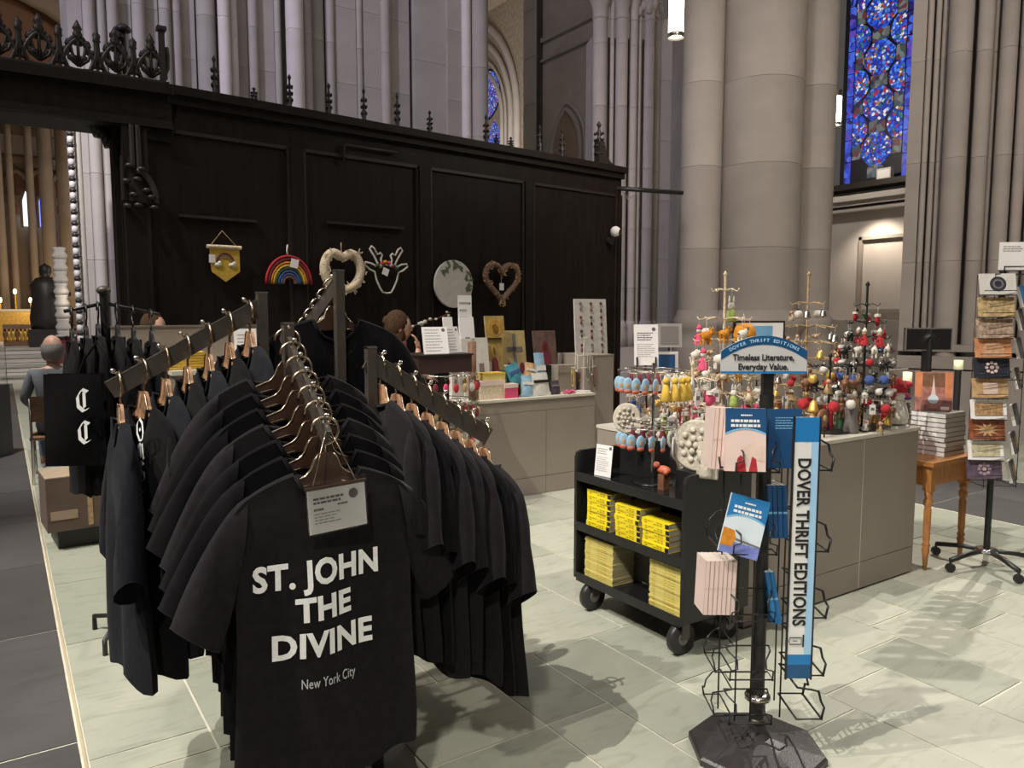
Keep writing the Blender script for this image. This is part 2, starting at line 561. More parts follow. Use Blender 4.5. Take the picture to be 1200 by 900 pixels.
def TR(x, y, z): return Matrix.Translation((x, y, z))
def RX(a): return Matrix.Rotation(a, 4, 'X')
def RY(a): return Matrix.Rotation(a, 4, 'Y')
def RZ(a): return Matrix.Rotation(a, 4, 'Z')


_tc = {}


def text_mb(body, size, align='CENTER', bold=0.0, spacing=1.0, shear=0.0, width=None, depth=0.0006):
    """lettering as a mesh in the x-z plane, facing -y; width rescales x"""
    key = (body, size, align, bold, spacing, shear, width)
    if key in _tc: return _tc[key]
    cu = bpy.data.curves.new('lettering', 'FONT')
    cu.body = body; cu.size = size; cu.align_x = align; cu.offset = bold; cu.space_character = spacing; cu.shear = shear
    cu.resolution_u = 3
    cu.extrude = depth
    ob = bpy.data.objects.new('lettering', cu)
    COL.objects.link(ob)
    dg = bpy.context.evaluated_depsgraph_get()
    dg.update()
    me = ob.evaluated_get(dg).to_mesh()
    mb = MB()
    vs = [v.co.copy() for v in me.vertices]
    fs = [tuple(p.vertices) for p in me.polygons]
    ob.evaluated_get(dg).to_mesh_clear()
    bpy.data.objects.remove(ob); bpy.data.curves.remove(cu)
    if width and vs:
        xs = [v.x for v in vs]; k = width / (max(xs) - min(xs))
        for v in vs: v.x *= k
    mb.add([Vector((v.x, -v.z, v.y)) for v in vs], fs)
    _tc[key] = mb
    return mb


def lines_mb(x0, x1, ztop, n, step, h, y=0.0, seed=1, ragged=.3):
    """rows of small print too small to read"""
    rr = random.Random(seed)
    mb = MB()
    for i in range(n):
        z = ztop - i * step
        e = x1 - (x1 - x0) * ragged * rr.random()
        x = x0
        while x < e - (x1 - x0) * .05:
            wd = (x1 - x0) * rr.uniform(.08, .2)
            mb.box((x, y - .0006, z - h), (min(x + wd, e), y + .0002, z))
            x += wd + (x1 - x0) * .03
    return mb


def logo_mb(c, r, y=0.0):
    mb = MB()
    mb.cyl((c[0], y - .0006, c[1]), (c[0], y, c[1]), r, n=16)
    return mb


def ah_(x, y, D):
    """point at horizontal distance D ahead"""
    d = ray(x, y)
    h = Vector((math.cos(AZ), math.sin(AZ), 0))
    return _C + d * (D / d.dot(h))


# ================================================================== SETTING: floor
rf = random.Random(3)
fl = MB().box((-12, -5, -.10), (30, 45, -.004)).build('floor', 'grout')
struct(fl)
DARK_X = .165
tiles = {}


def lay(x0, y0, x1, y1, m, gap=.005, name='tile'):
    key = (round(x1 - x0, 3), round(y1 - y0, 3), m)
    if key not in tiles:
        wx, wy = x1 - x0 - gap, y1 - y0 - gap
        b = MB()
        e = .003
        vs = [(-wx / 2, -wy / 2, -.012), (wx / 2, -wy / 2, -.012), (wx / 2, wy / 2, -.012), (-wx / 2, wy / 2, -.012),
              (-wx / 2 + e, -wy / 2 + e, 0), (wx / 2 - e, -wy / 2 + e, 0), (wx / 2 - e, wy / 2 - e, 0), (-wx / 2 + e, wy / 2 - e, 0)]
        b.add(vs, [(4, 5, 6, 7), (0, 1, 5, 4), (1, 2, 6, 5), (2, 3, 7, 6), (3, 0, 4, 7)])
        tiles[key] = b.mesh('tile', m)
    inst(tiles[key], name, fl, ((x0 + x1) / 2, (y0 + y1) / 2, 0))


def column(x0, x1, cuts, m='slate'):
    for a, b in zip(cuts, cuts[1:]): lay(x0, a, x1, b, m)


LEN = [.55, .7, .85, 1.0]
fixed = {1: [2.295], 2: [3.0, 2.293], 3: [2.84, 2.2965], 4: [1.93], 5: [2.26]}
ea = [.18, .62, 1.17, 1.687, 2.0, 2.355, 2.8, 3.25, 3.62, 4.0, 4.4, 4.75, 5.2, 5.55, 5.95, 6.3]
for i, (a, b) in enumerate(zip(ea, ea[1:])):
    cuts = [2.84]
    fx = {1: 3.007, 2: 2.295, 3: 2.298, 4: 1.93, 5: 2.255}.get(i)
    if i == 0: fx = None
    if fx and fx < 2.7: cuts.append(fx)
    while cuts[-1] > -.6: cuts.append(cuts[-1] - rf.choice(LEN))
    column(a, b, cuts[::-1])
eb = [.18, .59, 1.1, 1.5, 1.9, 2.565, 3.0, 3.5, 3.9, 4.4, 4.8, 5.3, 5.7, 6.3]
for i, (a, b) in enumerate(zip(eb, eb[1:])):
    cuts = [2.84]
    if i == 0: cuts.append(3.007)
    while cuts[-1] < 11: cuts.append(cuts[-1] + rf.choice(LEN) * 1.15)
    cuts[-1] = 11.4
    column(a, b, cuts)
for x0, x1 in ((-1.05, DARK_X), (-2.27, -1.055)):
    y = -.49
    while y < 14:
        lay(x0, y, x1, y + 1.2205, 'dark_slate', .008); y += 1.2205
for x0, x1 in ((6.32, 7.1), (7.1, 7.9)):
    y = -.9
    while y < 9:
        h = rf.choice([.8, 1.1, 1.3]); lay(x0, y, x1, y + h, 'dark_slate', .006); y += h
for i, (x0, x1) in enumerate(((7.92, 8.7), (8.7, 9.4), (9.4, 10.2))):
    y = -.9
    while y < 8:
        h = rf.choice([.8, 1.1, 1.3]); lay(x0, y, x1, y + h, 'slate', .006); y += h
f2 = MB()
f2.box((.18, 11.405, -.0115), (12, 20.4, 0), 0)
f2.box((10.21, -3, -.0115), (16, 11.4, 0), 0)
f2.box((-12, 14.2, -.0115), (DARK_X, 20.4, 0), 1)
f2.box((-12, -3, -.0115), (-2.28, 14.1, 0), 1)
o = f2.build('far_paving', ['slate', 'dark_slate'], fl); o['kind'] = 'stuff'
struct(MB().box((DARK_X + .002, -1.2, -.011), (DARK_X + .0125, 20.4, .001)).build('trim_1', 'brass'))

# ================================================================== SETTING: piers of clustered stone shafts


def shaft_mesh(kind, r, h, depth=.5, n=14):
    b = MB()
    if kind == 'round':
        b.cyl((0, 0, 0), (0, 0, h), r, n=n, cap=True)
    else:
        b.box((-r, -.05, 0), (r, depth, h))
    return b.mesh('stone', 'stone')


def pier(name, label, specs, frame, ztop, course, matname='stone', zb=0.0, n=14, core=1.2, cat='pillar', pale=()):
    """specs: (u0, u1, kind, push) along the frame's x axis; each shaft is a stack of drum stones"""
    org, ang = frame
    p = thing(name, label, cat, org, ang)
    lo = min(s[0] for s in specs); hi = max(s[1] for s in specs)
    MB().box((lo + .04, .12, zb), (hi - .04, core, ztop)).build('core', matname, p)
    for k, (a, b, kind, push) in enumerate(specs):
        r = (b - a) / 2
        off = (k % 2) * course * .5 if kind == 'flat' else 0
        me = shaft_mesh(kind, r, course - .004, core - .1 - push, n)
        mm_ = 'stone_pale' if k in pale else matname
        me.materials[0] = M[mm_]
        z = zb
        first = course - off if off else course
        if off:
            m0 = shaft_mesh(kind, r, first - .004, core - .1 - push, n); m0.materials[0] = M[mm_]
            inst(m0, 'stone', p, ((a + b) / 2, -push, z)); z += first
        while z < ztop - .05:
            inst(me, 'stone', p, ((a + b) / 2, -push, z)); z += course
    return p


# great pier behind the oak screen (runs along x)
PY = 12.0
org1 = Vector((ay_(80, 50, PY).x, PY, 0))
def u1(px): return ay_(px, 50, PY).x - org1.x
edges = [(80, 97, 'flat', 0), (97, 112, 'round', .1), (112, 125, 'round', .06), (125, 139, 'round', .12), (139, 154, 'flat', .0), (154, 170, 'round', .12),
         (170, 185, 'flat', .02), (185, 199, 'round', .14), (199, 212, 'round', .1), (212, 228, 'flat', 0), (228, 250, 'round', .16), (250, 264, 'round', .3),
         (264, 274, 'round', .22), (274, 288, 'flat', .05), (288, 300, 'round', .12), (300, 319, 'flat', .05), (319, 327, 'round', .12), (327, 347, 'round', .34), (347, 358, 'round', .28),
         (358, 378, 'round', .05), (378, 389, 'round', .12), (389, 413, 'flat', .1), (413, 422, 'round', .1), (422, 441, 'flat', .12), (441, 452, 'round', .16), (452, 476, 'flat', .06),
         (480, 517, 'flat', .12), (517, 535, 'flat', .18), (533, 543, 'round', .24), (543, 560, 'round', .3)]
pier('clustered_pier', 'huge pier of clustered grey shafts rising behind the dark oak screen', [(u1(a), u1(b), k, q) for a, b, k, q in edges], (org1, 0), 9.0, 1.15, pale=(11, 12, 17, 28))  # pale shafts are the same stone, with grazing light put into the colour

# pier with leafy capitals, right of the screen's end
D2 = 13.4
c2 = ah_(742, 200, D2); ang2 = AZ - PI / 2 + R(9)
org2 = Vector((c2.x, c2.y, 0))
def uo(px, D, c, py=120):
    q = ah_(px, py, D) - c
    return q.x * math.sin(AZ) - q.y * math.cos(AZ)
def ur(px, c, ang, py=120):
    d = ray(px, py); n_ = Vector((-math.sin(ang), math.cos(ang), 0)); e_ = Vector((math.cos(ang), math.sin(ang), 0))
    p = _C + d * ((c - _C).dot(n_) / d.dot(n_))
    return (p - c).dot(e_)
sp2 = [(691, 708, 'round', .10), (711, 716, 'round', .12), (717, 731, 'round', .16), (734, 744, 'round', .12), (745, 749, 'round', .1), (751, 763, 'round', .16), (765, 772, 'round', .06), (771, 790, 'flat', .0)]
p2 = pier('capital_pier', 'pier of slim stone shafts with leafy capitals beside the end of the oak screen', [(uo(a, D2, c2), uo(b, D2, c2), k, q) for a, b, k, q in sp2], (org2, ang2), 6.2, 1.0, core=.5)
z_cap = ah_(742, 18, D2).z
for a, b, k, q in sp2[:7]:
    ua, ub = uo(a, D2, c2), uo(b, D2, c2); r = (ub - ua) / 2; uc = (ua + ub) / 2
    cp = MB().lathe([(r, 0), (r * 1.15, .03), (r * 1.05, .06), (r * 1.15, .2), (r * 1.6, .34), (r * 1.7, .36), (r * 1.7, .44), (r, .46)], (uc, -q, z_cap - .15), 12)
    if a > 740:
        for i in range(6):
            t = 2 * PI * i / 6
            cp.ball((uc + r * 1.3 * math.cos(t), -q + r * 1.3 * math.sin(t), z_cap + .02 + .08 * (i % 2)), (.05, .05, .09), n=6)
    cp.build('capital', 'stone', p2)
    MB().lathe([(r * 1.5, 0), (r * 1.5, .2), (r * 1.3, .3), (r * 1.35, .38), (r, .45)], (uc, -q, 1.0), 12).build('shaft_base', 'stone', p2)
MB().box((-.85, -.45, 0), (.55, .6, 1.0)).build('plinth', 'stone', p2)

# great round pier, centre right
D3 = 11.0
c3 = ah_(888, 200, D3); org3 = Vector((c3.x, c3.y, 0)); ang3 = AZ - PI / 2
sp3 = [(799, 847, 'round', .0), (846, 940, 'round', .0), (938, 984, 'round', -.15)]
p3 = pier('round_pier', 'great round stone pier of three joined shafts behind the ornament trees', [(uo(a, D3, c3), uo(b, D3, c3), k, q) for a, b, k, q in sp3], (org3, ang3), 6.6, 1.12, 'stone', 1.35, 28, core=.9)
for a, b, k, q in sp3:
    ua, ub = uo(a, D3, c3), uo(b, D3, c3); r = (ub - ua) / 2
    MB().lathe([(r * 1.24, 0), (r * 1.24, 1.1), (r * 1.16, 1.16), (r * 1.10, 1.22), (r * 1.10, 1.3), (r * 1.20, 1.36), (r * 1.24, 1.42), (r * 1.20, 1.50), (r * 1.06, 1.54), (r, 1.62)], ((ua + ub) / 2, -q, 0), 28).build('moulded_base', 'stone', p3)

# fluted pier at the right edge
D4 = 10.2
c4 = ah_(1130, 200, D4); org4 = Vector((c4.x, c4.y, 0)); ang4 = AZ - PI / 2 - R(28)
sp4 = [(1066, 1082, 'flat', .05), (1083, 1090, 'round', .08), (1092, 1099, 'round', .04), (1100, 1108, 'round', .08), (1107, 1136, 'round', .2), (1140, 1160, 'round', .15), (1160, 1167, 'round', .05), (1167, 1188, 'round', .16),
       (1190, 1205, 'round', .1), (1207, 1235, 'round', .18), (1238, 1262, 'round', .1)]
p4 = pier('fluted_pier', 'fluted dark grey stone pier at the right behind the card rack', [(ur(a, c4, ang4), ur(b, c4, ang4), k, q) for a, b, k, q in sp4], (org4, ang4), 6.6, 1.3, 'stone', .95, 16, core=.75)
lo4, hi4 = ur(1066, c4, ang4), ur(1262, c4, ang4)
MB().box((lo4, -.35, 1.08), (hi4, 1.0, 1.17)).box((lo4, -.42, .86), (hi4, 1.0, 1.02)).build('moulded_base', 'stone', p4)
MB().box((lo4, -.50, 0), (hi4, 1.0, .84)).build('plinth', 'stone', p4)

# ================================================================== SETTING: wall bay with pointed niche (plane of constant x)
XN = 11.2
def wy(px, py, X=XN): q = ax_(px, py, X); return q.y, q.z
yl = wy(622, 60)[0]; yr = wy(700, 60)[0]
wl = struct(MB().box((XN, yr - 1.0, 0), (XN + .8, yl, 13)).build('wall_back', 'stone_warm'))
for py0, h in ((48, .10), (72, .05)):
    zz = wy(637, py0)[1]
    MB().box((XN - .07, yr, zz - h / 2), (XN + .01, yl - .25, zz + h / 2)).build('string_course', 'stone', wl, True)
# pilaster strips at the left of the bay
ya, yb = wy(622, 60)[0], wy(636, 60)[0]
nz = 0.0
me = MB().box((0, 0, 0), (.3, abs(ya - yb), 1.09)).mesh('stone', 'stone')
pil = struct(MB().box((XN - .18, yb, 0), (XN + .1, ya, 13)).build('trim_2', 'stone'))
for k in range(11): inst(me, 'stone', pil, (XN - .22, yb, k * 1.1))
# niche
yc, zc = wy(664, 175); hw = abs(wy(648, 175)[0] - wy(682, 175)[0]) / 2
def pointed(hw, n=10):
    pts = []
    for i in range(n + 1):
        t = R(60) * i / n
        pts.append((hw - 2 * hw * (1 - math.cos(t)), 2 * hw * math.sin(t)))
    return pts + [(-x, z) for x, z in reversed(pts[:-1])]
arc = [(hw, -1.2)] + pointed(hw) + [(-hw, -1.2)]
z0 = zc - .05
MB().tube([(XN - .03, yc + x, z0 + z) for x, z in arc], .06, 6).build('niche_moulding', 'stone', wl, True)
MB().tube([(XN - .01, yc + x * 1.28, z0 + z * 1.16) for x, z in arc], .035, 6).build('niche_moulding', 'stone_warm', wl, True)
T = Matrix(((0, 1, 0, XN), (1, 0, 0, yc), (0, 0, 1, z0), (0, 0, 0, 1)))
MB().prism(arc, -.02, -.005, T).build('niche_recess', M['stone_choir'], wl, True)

# aisle vault and far window seen past the great pier
XV = 19.0
yv0 = ax_(625, 60, XV).y; yv1 = ax_(560, 60, XV).y
av = struct(MB().box((XV, yv0 - 2.5, 0), (XV + .5, yv1 + 3.0, 17)).build('wall_far', 'vault'))
yw, zw = ax_(571, 112, XV).y, ax_(571, 112, XV).z
rw = (ax_(571, 84, XV).z - zw)
wn = thing('window_2', 'x', 'window', (XV, yw, zw - 1.75))
del wn['label'], wn['category']
struct(wn)
def on_far(poly, m_, d0=-.02, d1=0.0, off=.03):
    # polygon in (right along the wall, up) on the far wall
    Tf = Matrix(((0, 1, 0, XV - off), (-1, 0, 0, yw), (0, 0, 1, zw), (0, 0, 0, 1)))
    return MB().prism(poly, d0, d1, Tf)
for i in range(8):
    a0, a1 = 2 * PI * i / 8 + .03, 2 * PI * (i + 1) / 8 - .03
    on_far([(rw * .30 * math.cos(a0), rw * .30 * math.sin(a0))] + [(rw * math.cos(a0 + (a1 - a0) * j / 5), rw * math.sin(a0 + (a1 - a0) * j / 5)) for j in range(6)] + [(rw * .30 * math.cos(a1), rw * .30 * math.sin(a1))], 0).build('rose_pane', 'stained%d' % (i % 4), wn, True)
on_far([(rw * .26 * math.cos(t), rw * .26 * math.sin(t)) for t in [2 * PI * j / 12 for j in range(12)]], 0).build('rose_centre', 'stained1', wn, True)
for sx in (-1, 1):
    ox = sx * rw * .62
    on_far([(ox - rw * .5, -rw * 3.2), (ox + rw * .5, -rw * 3.2), (ox + rw * .5, -rw * 1.9), (ox + rw * .3, -rw * 1.5), (ox, -rw * 1.15), (ox - rw * .3, -rw * 1.5), (ox - rw * .5, -rw * 1.9)], 0).build('lancet_pane', 'stained2', wn, True)
on_far([(1.08 * rw * math.cos(t), 1.08 * rw * math.sin(t)) for t in [2 * PI * j / 24 for j in range(24)]], 0, -.01, .0, .015).build('rose_frame', 'lead', wn, True)
hA = rw * 2.55
for k, q in ((.52, .10), (.64, .07), (.80, .13), (.98, .16)):
    P = [(hA * k, -rw * 4)] + [(x * k, (z * .84 - rw * 1.35) if True else z) for x, z in pointed(hA)] + [(-hA * k, -rw * 4)]
    P = [(hA * k, -rw * 4)] + [(x * k, z * .95 * k - rw * 1.2) for x, z in pointed(hA)] + [(-hA * k, -rw * 4)]
    MB().tube([(XV - .06 - .10 * k, yw - x, zw + z) for x, z in P], q, 6).build('arch_moulding', 'stone_pale', av, True)
struct(MB().box((XV - 5, yv0 - 2, 15.0), (XV + .5, yv1 + 3, 15.3)).build('ceiling', 'vault'))

# ================================================================== SETTING: window bay on the right (plane of constant x)
XW = 13.0
def wv_(px, py): q = ax_(px, py, XW); return q.y, q.z
gy0 = wv_(1058, 100)[0]; gy1 = wv_(981, 100)[0] + .1
zs = wv_(1020, 212)[1]
wr = struct(MB().box((XW + .35, gy0 - 2.2, 0), (XW + 1.0, gy1 + 1.5, zs)).build('wall_right', 'stone_pale'))
MB().box((XW + .30, gy0 - 2.2, 0), (XW + 1.0, gy0, 9)).build('jamb', 'stone', wr, True)
win = thing('window_1', 'x', 'window', (XW + .3, (gy0 + gy1) / 2, zs))
del win['label'], win['category']
struct(win)
Wd = gy1 - gy0
Zt = 9.0
MB().box((XW + .34, gy0, zs), (XW + .36, gy1, Zt)).build('leading', 'lead', win, True)
Tw = Matrix(((0, 1, 0, XW + .33), (-1, 0, 0, gy1), (0, 0, 1, 0), (0, 0, 0, 1)))   # local x runs to the right along the wall
bw = .12
pitch = .80
cx = Wd * .50
# borders, one pane per length
z = zs + .06
while z < Zt - .3:
    for a, b in ((.10, .10 + bw), (Wd - bw - .02, Wd - .02)):
        MB().prism([(a, z), (b, z), (b, z + pitch / 2 - .02), (a, z + pitch / 2 - .02)], -.012, 0, Tw).build('border_pane', 'stained_blue', win, True)
    z += pitch / 2
i0, i1 = .10 + bw + .025, Wd - bw - .045
cw = (i1 - i0); cx = (i0 + i1) / 2
k = 0
zc = wv_(1015, 172)[1] - pitch
while zc < Zt - .6:
    hx, hz = cw * .30, pitch * .37
    c = .38
    octo = [(cx - hx, zc - hz * c), (cx - hx * c, zc - hz), (cx + hx * c, zc - hz), (cx + hx, zc - hz * c), (cx + hx, zc + hz * c), (cx + hx * c, zc + hz), (cx - hx * c, zc + hz), (cx - hx, zc + hz * c)]
    if zc - hz > zs + .05:
        MB().prism(octo, -.016, 0, Tw).build('medallion_pane', 'stained%d' % (k % 4), win, True)
    z2 = zc + pitch / 2
    for sgn, xe in ((1, i0), (-1, i1)):
        rr_ = cw * .30
        half = [(xe + sgn * rr_ * math.sin(t), z2 + rr_ * 1.05 * math.cos(t)) for t in [PI * i / 10 for i in range(11)]]
        if sgn > 0: half = half[::-1]
        if z2 - rr_ > zs: MB().prism(half, -.016, 0, Tw).build('medallion_pane', 'stained%d' % ((k + 1 + (sgn > 0)) % 4), win, True)
        # dark grisaille between
        xa, xb = (i0, cx - hx - .02) if sgn > 0 else (cx + hx + .02, i1)
        if zc - .15 > zs: MB().prism([(xa, zc - .13), (xb, zc - .13), (xb, zc + .13), (xa, zc + .13)], -.010, 0, Tw).build('grisaille_pane', 'stained_dark', win, True)
    if z2 > zs + .2: MB().prism([(cx - hx * .55, z2 - .10), (cx + hx * .55, z2 - .10), (cx + hx * .55, z2 + .10), (cx - hx * .55, z2 + .10)], -.010, 0, Tw).build('grisaille_pane', 'stained_dark', win, True)
    zc += pitch; k += 1
# sill, ledges and lit panel of the bay
MB().box((XW - .05, gy0 - .3, zs - .10), (XW + .5, gy1 + .6, zs)).build('window_sill', 'oak2', win, True)
for dz0, dz1, pr in ((.30, .38, .12), (.42, .47, .06), (.20, .30, .2)):
    MB().box((XW + .35 - pr - .15, gy0 - 2.2, zs - dz1), (XW + .5, gy1 + 1.5, zs - dz0)).build('ledge', 'stone_pale', wr, True)
pa, pb = wv_(995, 300)[0], wv_(1054, 300)[0]
zt, zb_ = wv_(1050, 272)[1], wv_(1050, 366)[1]
for a, b, c, d in ((pb, pb + .06, zb_, zt), (pa - .06, pa, zb_, zt), (pb, pa, zt - .06, zt), (pb, pa, zb_, zb_ + .06)):
    MB().box((XW + .28, a, c), (XW + .36, b, d)).build('panel_moulding', 'stone', wr, True)
MB().box((XW + .05, gy0 - 2.2, 0), (XW + .4, gy1 + 1.5, wv_(1050, 375)[1])).build('dado', 'stone_pale', wr, True)
lamp('bay_uplight', 'SPOT', (XW - .15, (pa + pb) / 2 + .1, zs - .52), (XW + .4, (pa + pb) / 2, zb_), 75, (1.0, .84, .66), .04, 120, .8)
# things on the sill
q = wv_(1033, 214)
bx = thing('label_box', 'pale little box on the dark sill under the stained glass window', 'box', (XW + .1, q[0], zs))
MB().box((-.05, -.13, 0), (.05, .13, .20)).build('case', 'white2', bx)
MB().box((-.054, -.11, .03), (-.05, .11, .17)).build('label', 'white', bx)

# ================================================================== choir and altar far beyond the opening
ch = struct(MB().box((-9, 36, 0), (9, 37, 20)).build('wall_choir', 'stone_choir'))
MB().box((-9, 34.8, 0), (9, 36, 7.2)).build('lower_storey', 'stone_choir', ch, True)
for px, r in ((3, .15), (17, .11), (40, .13), (59, .24), (84, .36)):
    q = ay_(px, 300, 33.4)
    c = thing('choir_column', 'tall brown column of the choir, %s from the left' % ORD[(3, 17, 40, 59, 84).index(px)], 'column', (q.x, 33.4, .6), 0, 'columns of the choir')
    MB().cyl((0, 0, .5), (0, 0, 9), r, n=14).build('shaft', 'stone_choir', c)
    MB().lathe([(r * 1.4, 0), (r * 1.4, .3), (r * 1.1, .5), (r, .6)], (0, 0, 0), 14).build('base', 'stone_choir', c)
    MB().lathe([(r, 0), (r * 1.2, .3), (r * 1.6, .6), (r * 1.6, .8)], (0, 0, 9), 14).build('capital', 'stone_choir', c)
for k_, (py, h_) in enumerate(((190, .22), (236, .3), (152, .5))):
    z_ = ay_(40, py, 34.8).z
    MB().box((-9, 34.55, z_ - h_ / 2), (9, 34.9, z_ + h_ / 2)).build('string_course', 'stone_choir', ch, True)
for k_, px in enumerate((20, 47, 75)):
    q = ay_(px, 226, 34.75); hw_ = .42
    Tn = TR(q.x, 34.75, q.z + .1)
    MB().prism([(hw_, -.9)] + pointed(hw_) + [(-hw_, -.9)], -.02, .0, Tn).build('blind_arch', M['brown'], ch, True)
    MB().tube([(q.x + x, 34.7, q.z + .1 + z) for x, z in [(hw_, -.9)] + pointed(hw_) + [(-hw_, -.9)]], .09, 6).build('arch_moulding', 'stone_choir', ch, True)
# brown arch high over the choir
q = ay_(-40, 120, 30)
pts = [(q.x + 5.2 * math.cos(t), 30, q.z - 1.0 + 5.0 * math.sin(t)) for t in [PI * i / 20 for i in range(21)]]
a_ = MB().tube(pts, .35, 8); struct(a_.build('trim_3', 'stone_choir'))
struct(MB().box((-9, 30.5, ay_(40, 150, 30.5).z + .4), (ay_(88, 60, 30.5).x, 31, 22)).build('wall_choir_upper', M['brown']))
for i, (px, py) in enumerate(((31, 248), (50, 249))):
    q = ay_(px, py, 34.6)
    wd = thing('window_%d' % (3 + i), 'x', 'window', (q.x, 34.6, q.z - .5))
    del wd['label'], wd['category']
    struct(wd)
    Tq = TR(q.x, 34.55, q.z)
    h_ = .16
    MB().prism([(h_, -.55), (h_, .4), (h_ * .6, .62), (0, .75), (-h_ * .6, .62), (-h_, .4), (-h_, -.55)], -.03, 0, Tq).build('pane', emit('daylit glass %d' % i, [(.55, .65, .75), (.16, .2, .75)][i], 2.0), wd, True)
    MB().tube([(q.x + x, 34.5, q.z + z) for x, z in ((h_, -.6), (h_, .4), (0, .8), (-h_, .4), (-h_, -.6))], .05, 5).build('frame', 'stone_choir', wd, True)
st = thing('altar_steps', 'broad pale steps rising to the altar beyond the seated man', 'steps', (0, 20.5, 0))
for i in range(4):
    MB().box((-8, i * 1.35, i * .15), (6, 12.5, (i + 1) * .15 - .012)).build('step', 'stone_pale', st)
    MB().box((-8, i * 1.35 - .03, (i + 1) * .15 - .035), (6, i * 1.35 + .4, (i + 1) * .15)).build('tread', 'slate', st)
rl = thing('altar_rail', 'long red-brown altar rail with little lights across the top of the steps', 'rail', (0, 27, .6))
xr0, xr1 = ay_(4, 400, 27).x, ay_(104, 400, 27).x
MB().box((xr0, -.1, .48), (xr1, .1, .62)).build('handrail', 'wood_ch', rl)
MB().box((xr0, -.15, 0), (xr1, .15, .12)).build('plinth', 'brown', rl)
for i in range(22):
    x = xr0 + (xr1 - xr0) * (i + .5) / 22
    MB().lathe([(.05, 0), (.03, .08), (.06, .2), (.03, .36)], (x, 0, .12), 6).build('baluster', 'gold' if i % 3 else 'brown', rl)
al = thing('altar', 'glowing golden altar with candles at the far end of the choir', 'altar', (ay_(18, 380, 32).x, 32, .6))
MB().box((-1.4, 0, 0), (1.6, .9, 1.0)).build('table', 'gold', al)
MB().box((-1.5, -.05, 1.0), (1.7, .95, 1.08)).build('top', 'white2', al)
for i in range(7):
    x = -1.3 + i * .45
    MB().cyl((x, .4, 1.08), (x, .4, 1.3 + .3 * (i % 2)), .03, n=6).build('candlestick', 'gold', al)
    MB().ball((x, .4, 1.40 + .3 * (i % 2)), (.06, .06, .10), n=6).build('flame', 'candle', al)
q = ay_(73, 360, 24)
pc = thing('paschal_candle', 'tall carved pale candle column lit beside the dark statue', 'candle', (q.x, 24, .451))
zt = ay_(70, 290, 24).z - .451
b = MB()
for i in range(9):
    z = zt * i / 9
    b.lathe([(.15, z), (.19, z + zt / 27), (.13, z + zt / 13), (.16, z + zt / 10), (.15, z + zt / 9)], n=10)
b.build('column', 'stone_pale', pc)
q = ay_(57, 390, 26)
sv = thing('statue', 'dark standing statue on a pedestal before the choir columns', 'statue', (q.x, 26, .6))
MB().box((-.5, -.4, 0), (.5, .4, .5)).build('pedestal', 'oak2', sv)
MB().lathe([(.42, .5), (.45, .8), (.36, 1.4), (.40, 1.75), (.25, 1.95), (.1, 2.0), (.16, 2.12), (.15, 2.28), (0, 2.38)], n=12).tube([(.3, 0, 1.8), (.5, -.2, 1.5), (.3, -.4, 1.5)], .12, 6).build('figure', 'oak2', sv)
for px in (70, 84, 97):
    q = ay_(px, 395, 22.6)
    s_ = thing('choir_stall', 'red-brown choir stall box, %s of three below the candle column' % ['leftmost', 'middle', 'rightmost'][(70, 84, 97).index(px)], 'stall', (q.x, 22.6, .301), 0, 'choir stalls')
    MB().box((-.14, -.2, 0), (.14, .25, .62)).build('desk', 'maroon', s_)
    MB().box((-.15, -.24, .62), (.15, .28, .67)).build('ledge', 'oak2', s_)
    MB().box((-.09, -.12, .67), (.09, .10, .71)).build('book', 'white2', s_)

# pale turned colonnette at the edge of the opening
q0 = ay_(94, 385, 11.0); q1 = ay_(91, 140, 11.0)
tc_ = thing('carved_colonnette', 'pale beaded colonnette at the left of the grey shafts in the opening', 'column', (q0.x, 11.0, 0))
b = MB(); z = .0
MB().cyl((.085, .08, 0), (.085, .08, q1.z + .3), .040, n=8).build('shaft', 'stone_pale', tc_)
while z < q1.z + .2:
    b.lathe([(.022, z), (.036, z + .02), (.036, z + .07), (.022, z + .09)], (0, 0, 0), 8); z += .135
b.build('beading', 'stone_pale', tc_)['kind'] = 'stuff'
b = MB(); z = .10
while z < q1.z + .2:
    b.lathe([(.022, z - .012), (.038, z + .0), (.038, z + .028), (.022, z + .036)], (0, 0, 0), 8); z += .135
b.build('dark_collars', 'oak2', tc_)['kind'] = 'stuff'

# ================================================================== OAK SCREEN
SA = Vector((1.246, 6.852, 0)); SANG = math.atan2(.647, 5.354); ZT = 3.4
Se = Vector((math.cos(SANG), math.sin(SANG), 0)); Sn = Vector((-Se.y, Se.x, 0))
def sc(px, py):
    """spot on the front face of the screen: (distance along it, height)"""
    d = ray(px, py)
    t = (SA - _C).dot(Sn) / d.dot(Sn)
    p = _C + d * t
    return (p - SA).dot(Se), p.z
SL = sc(727, 250)[0]
xl = sc(149, 320)[0]
scr = thing('oak_screen', 'tall dark oak panelled screen with pinnacles running behind the shop', 'screen', SA, SANG)
MB().box((xl, .03, 0), (SL, .12, ZT - .1)).build('backing', 'oak', scr)
MB().box((-.05, -.10, ZT - .07), (SL + .02, .16, ZT)).box((-.05, -.06, ZT - .14), (SL + .01, .14, ZT - .07)).build('cornice', 'oak', scr)
MB().box((xl, -.01, ZT - .34), (SL, .05, ZT - .14)).build('top_rail', 'oak', scr)
MB().box((xl, -.03, 0), (SL, .06, .35)).build('bottom_rail', 'oak', scr)
st_x = [(xl, xl + .16)] + [(sc(a, 220)[0], sc(b, 220)[0]) for a, b in ((340, 355), (490, 503), (614, 624))] + [(SL - .07, SL)]
for a, b in st_x:
    MB().box((a, -.03, .35), (b, .06, ZT - .34)).build('stile', 'oak', scr)
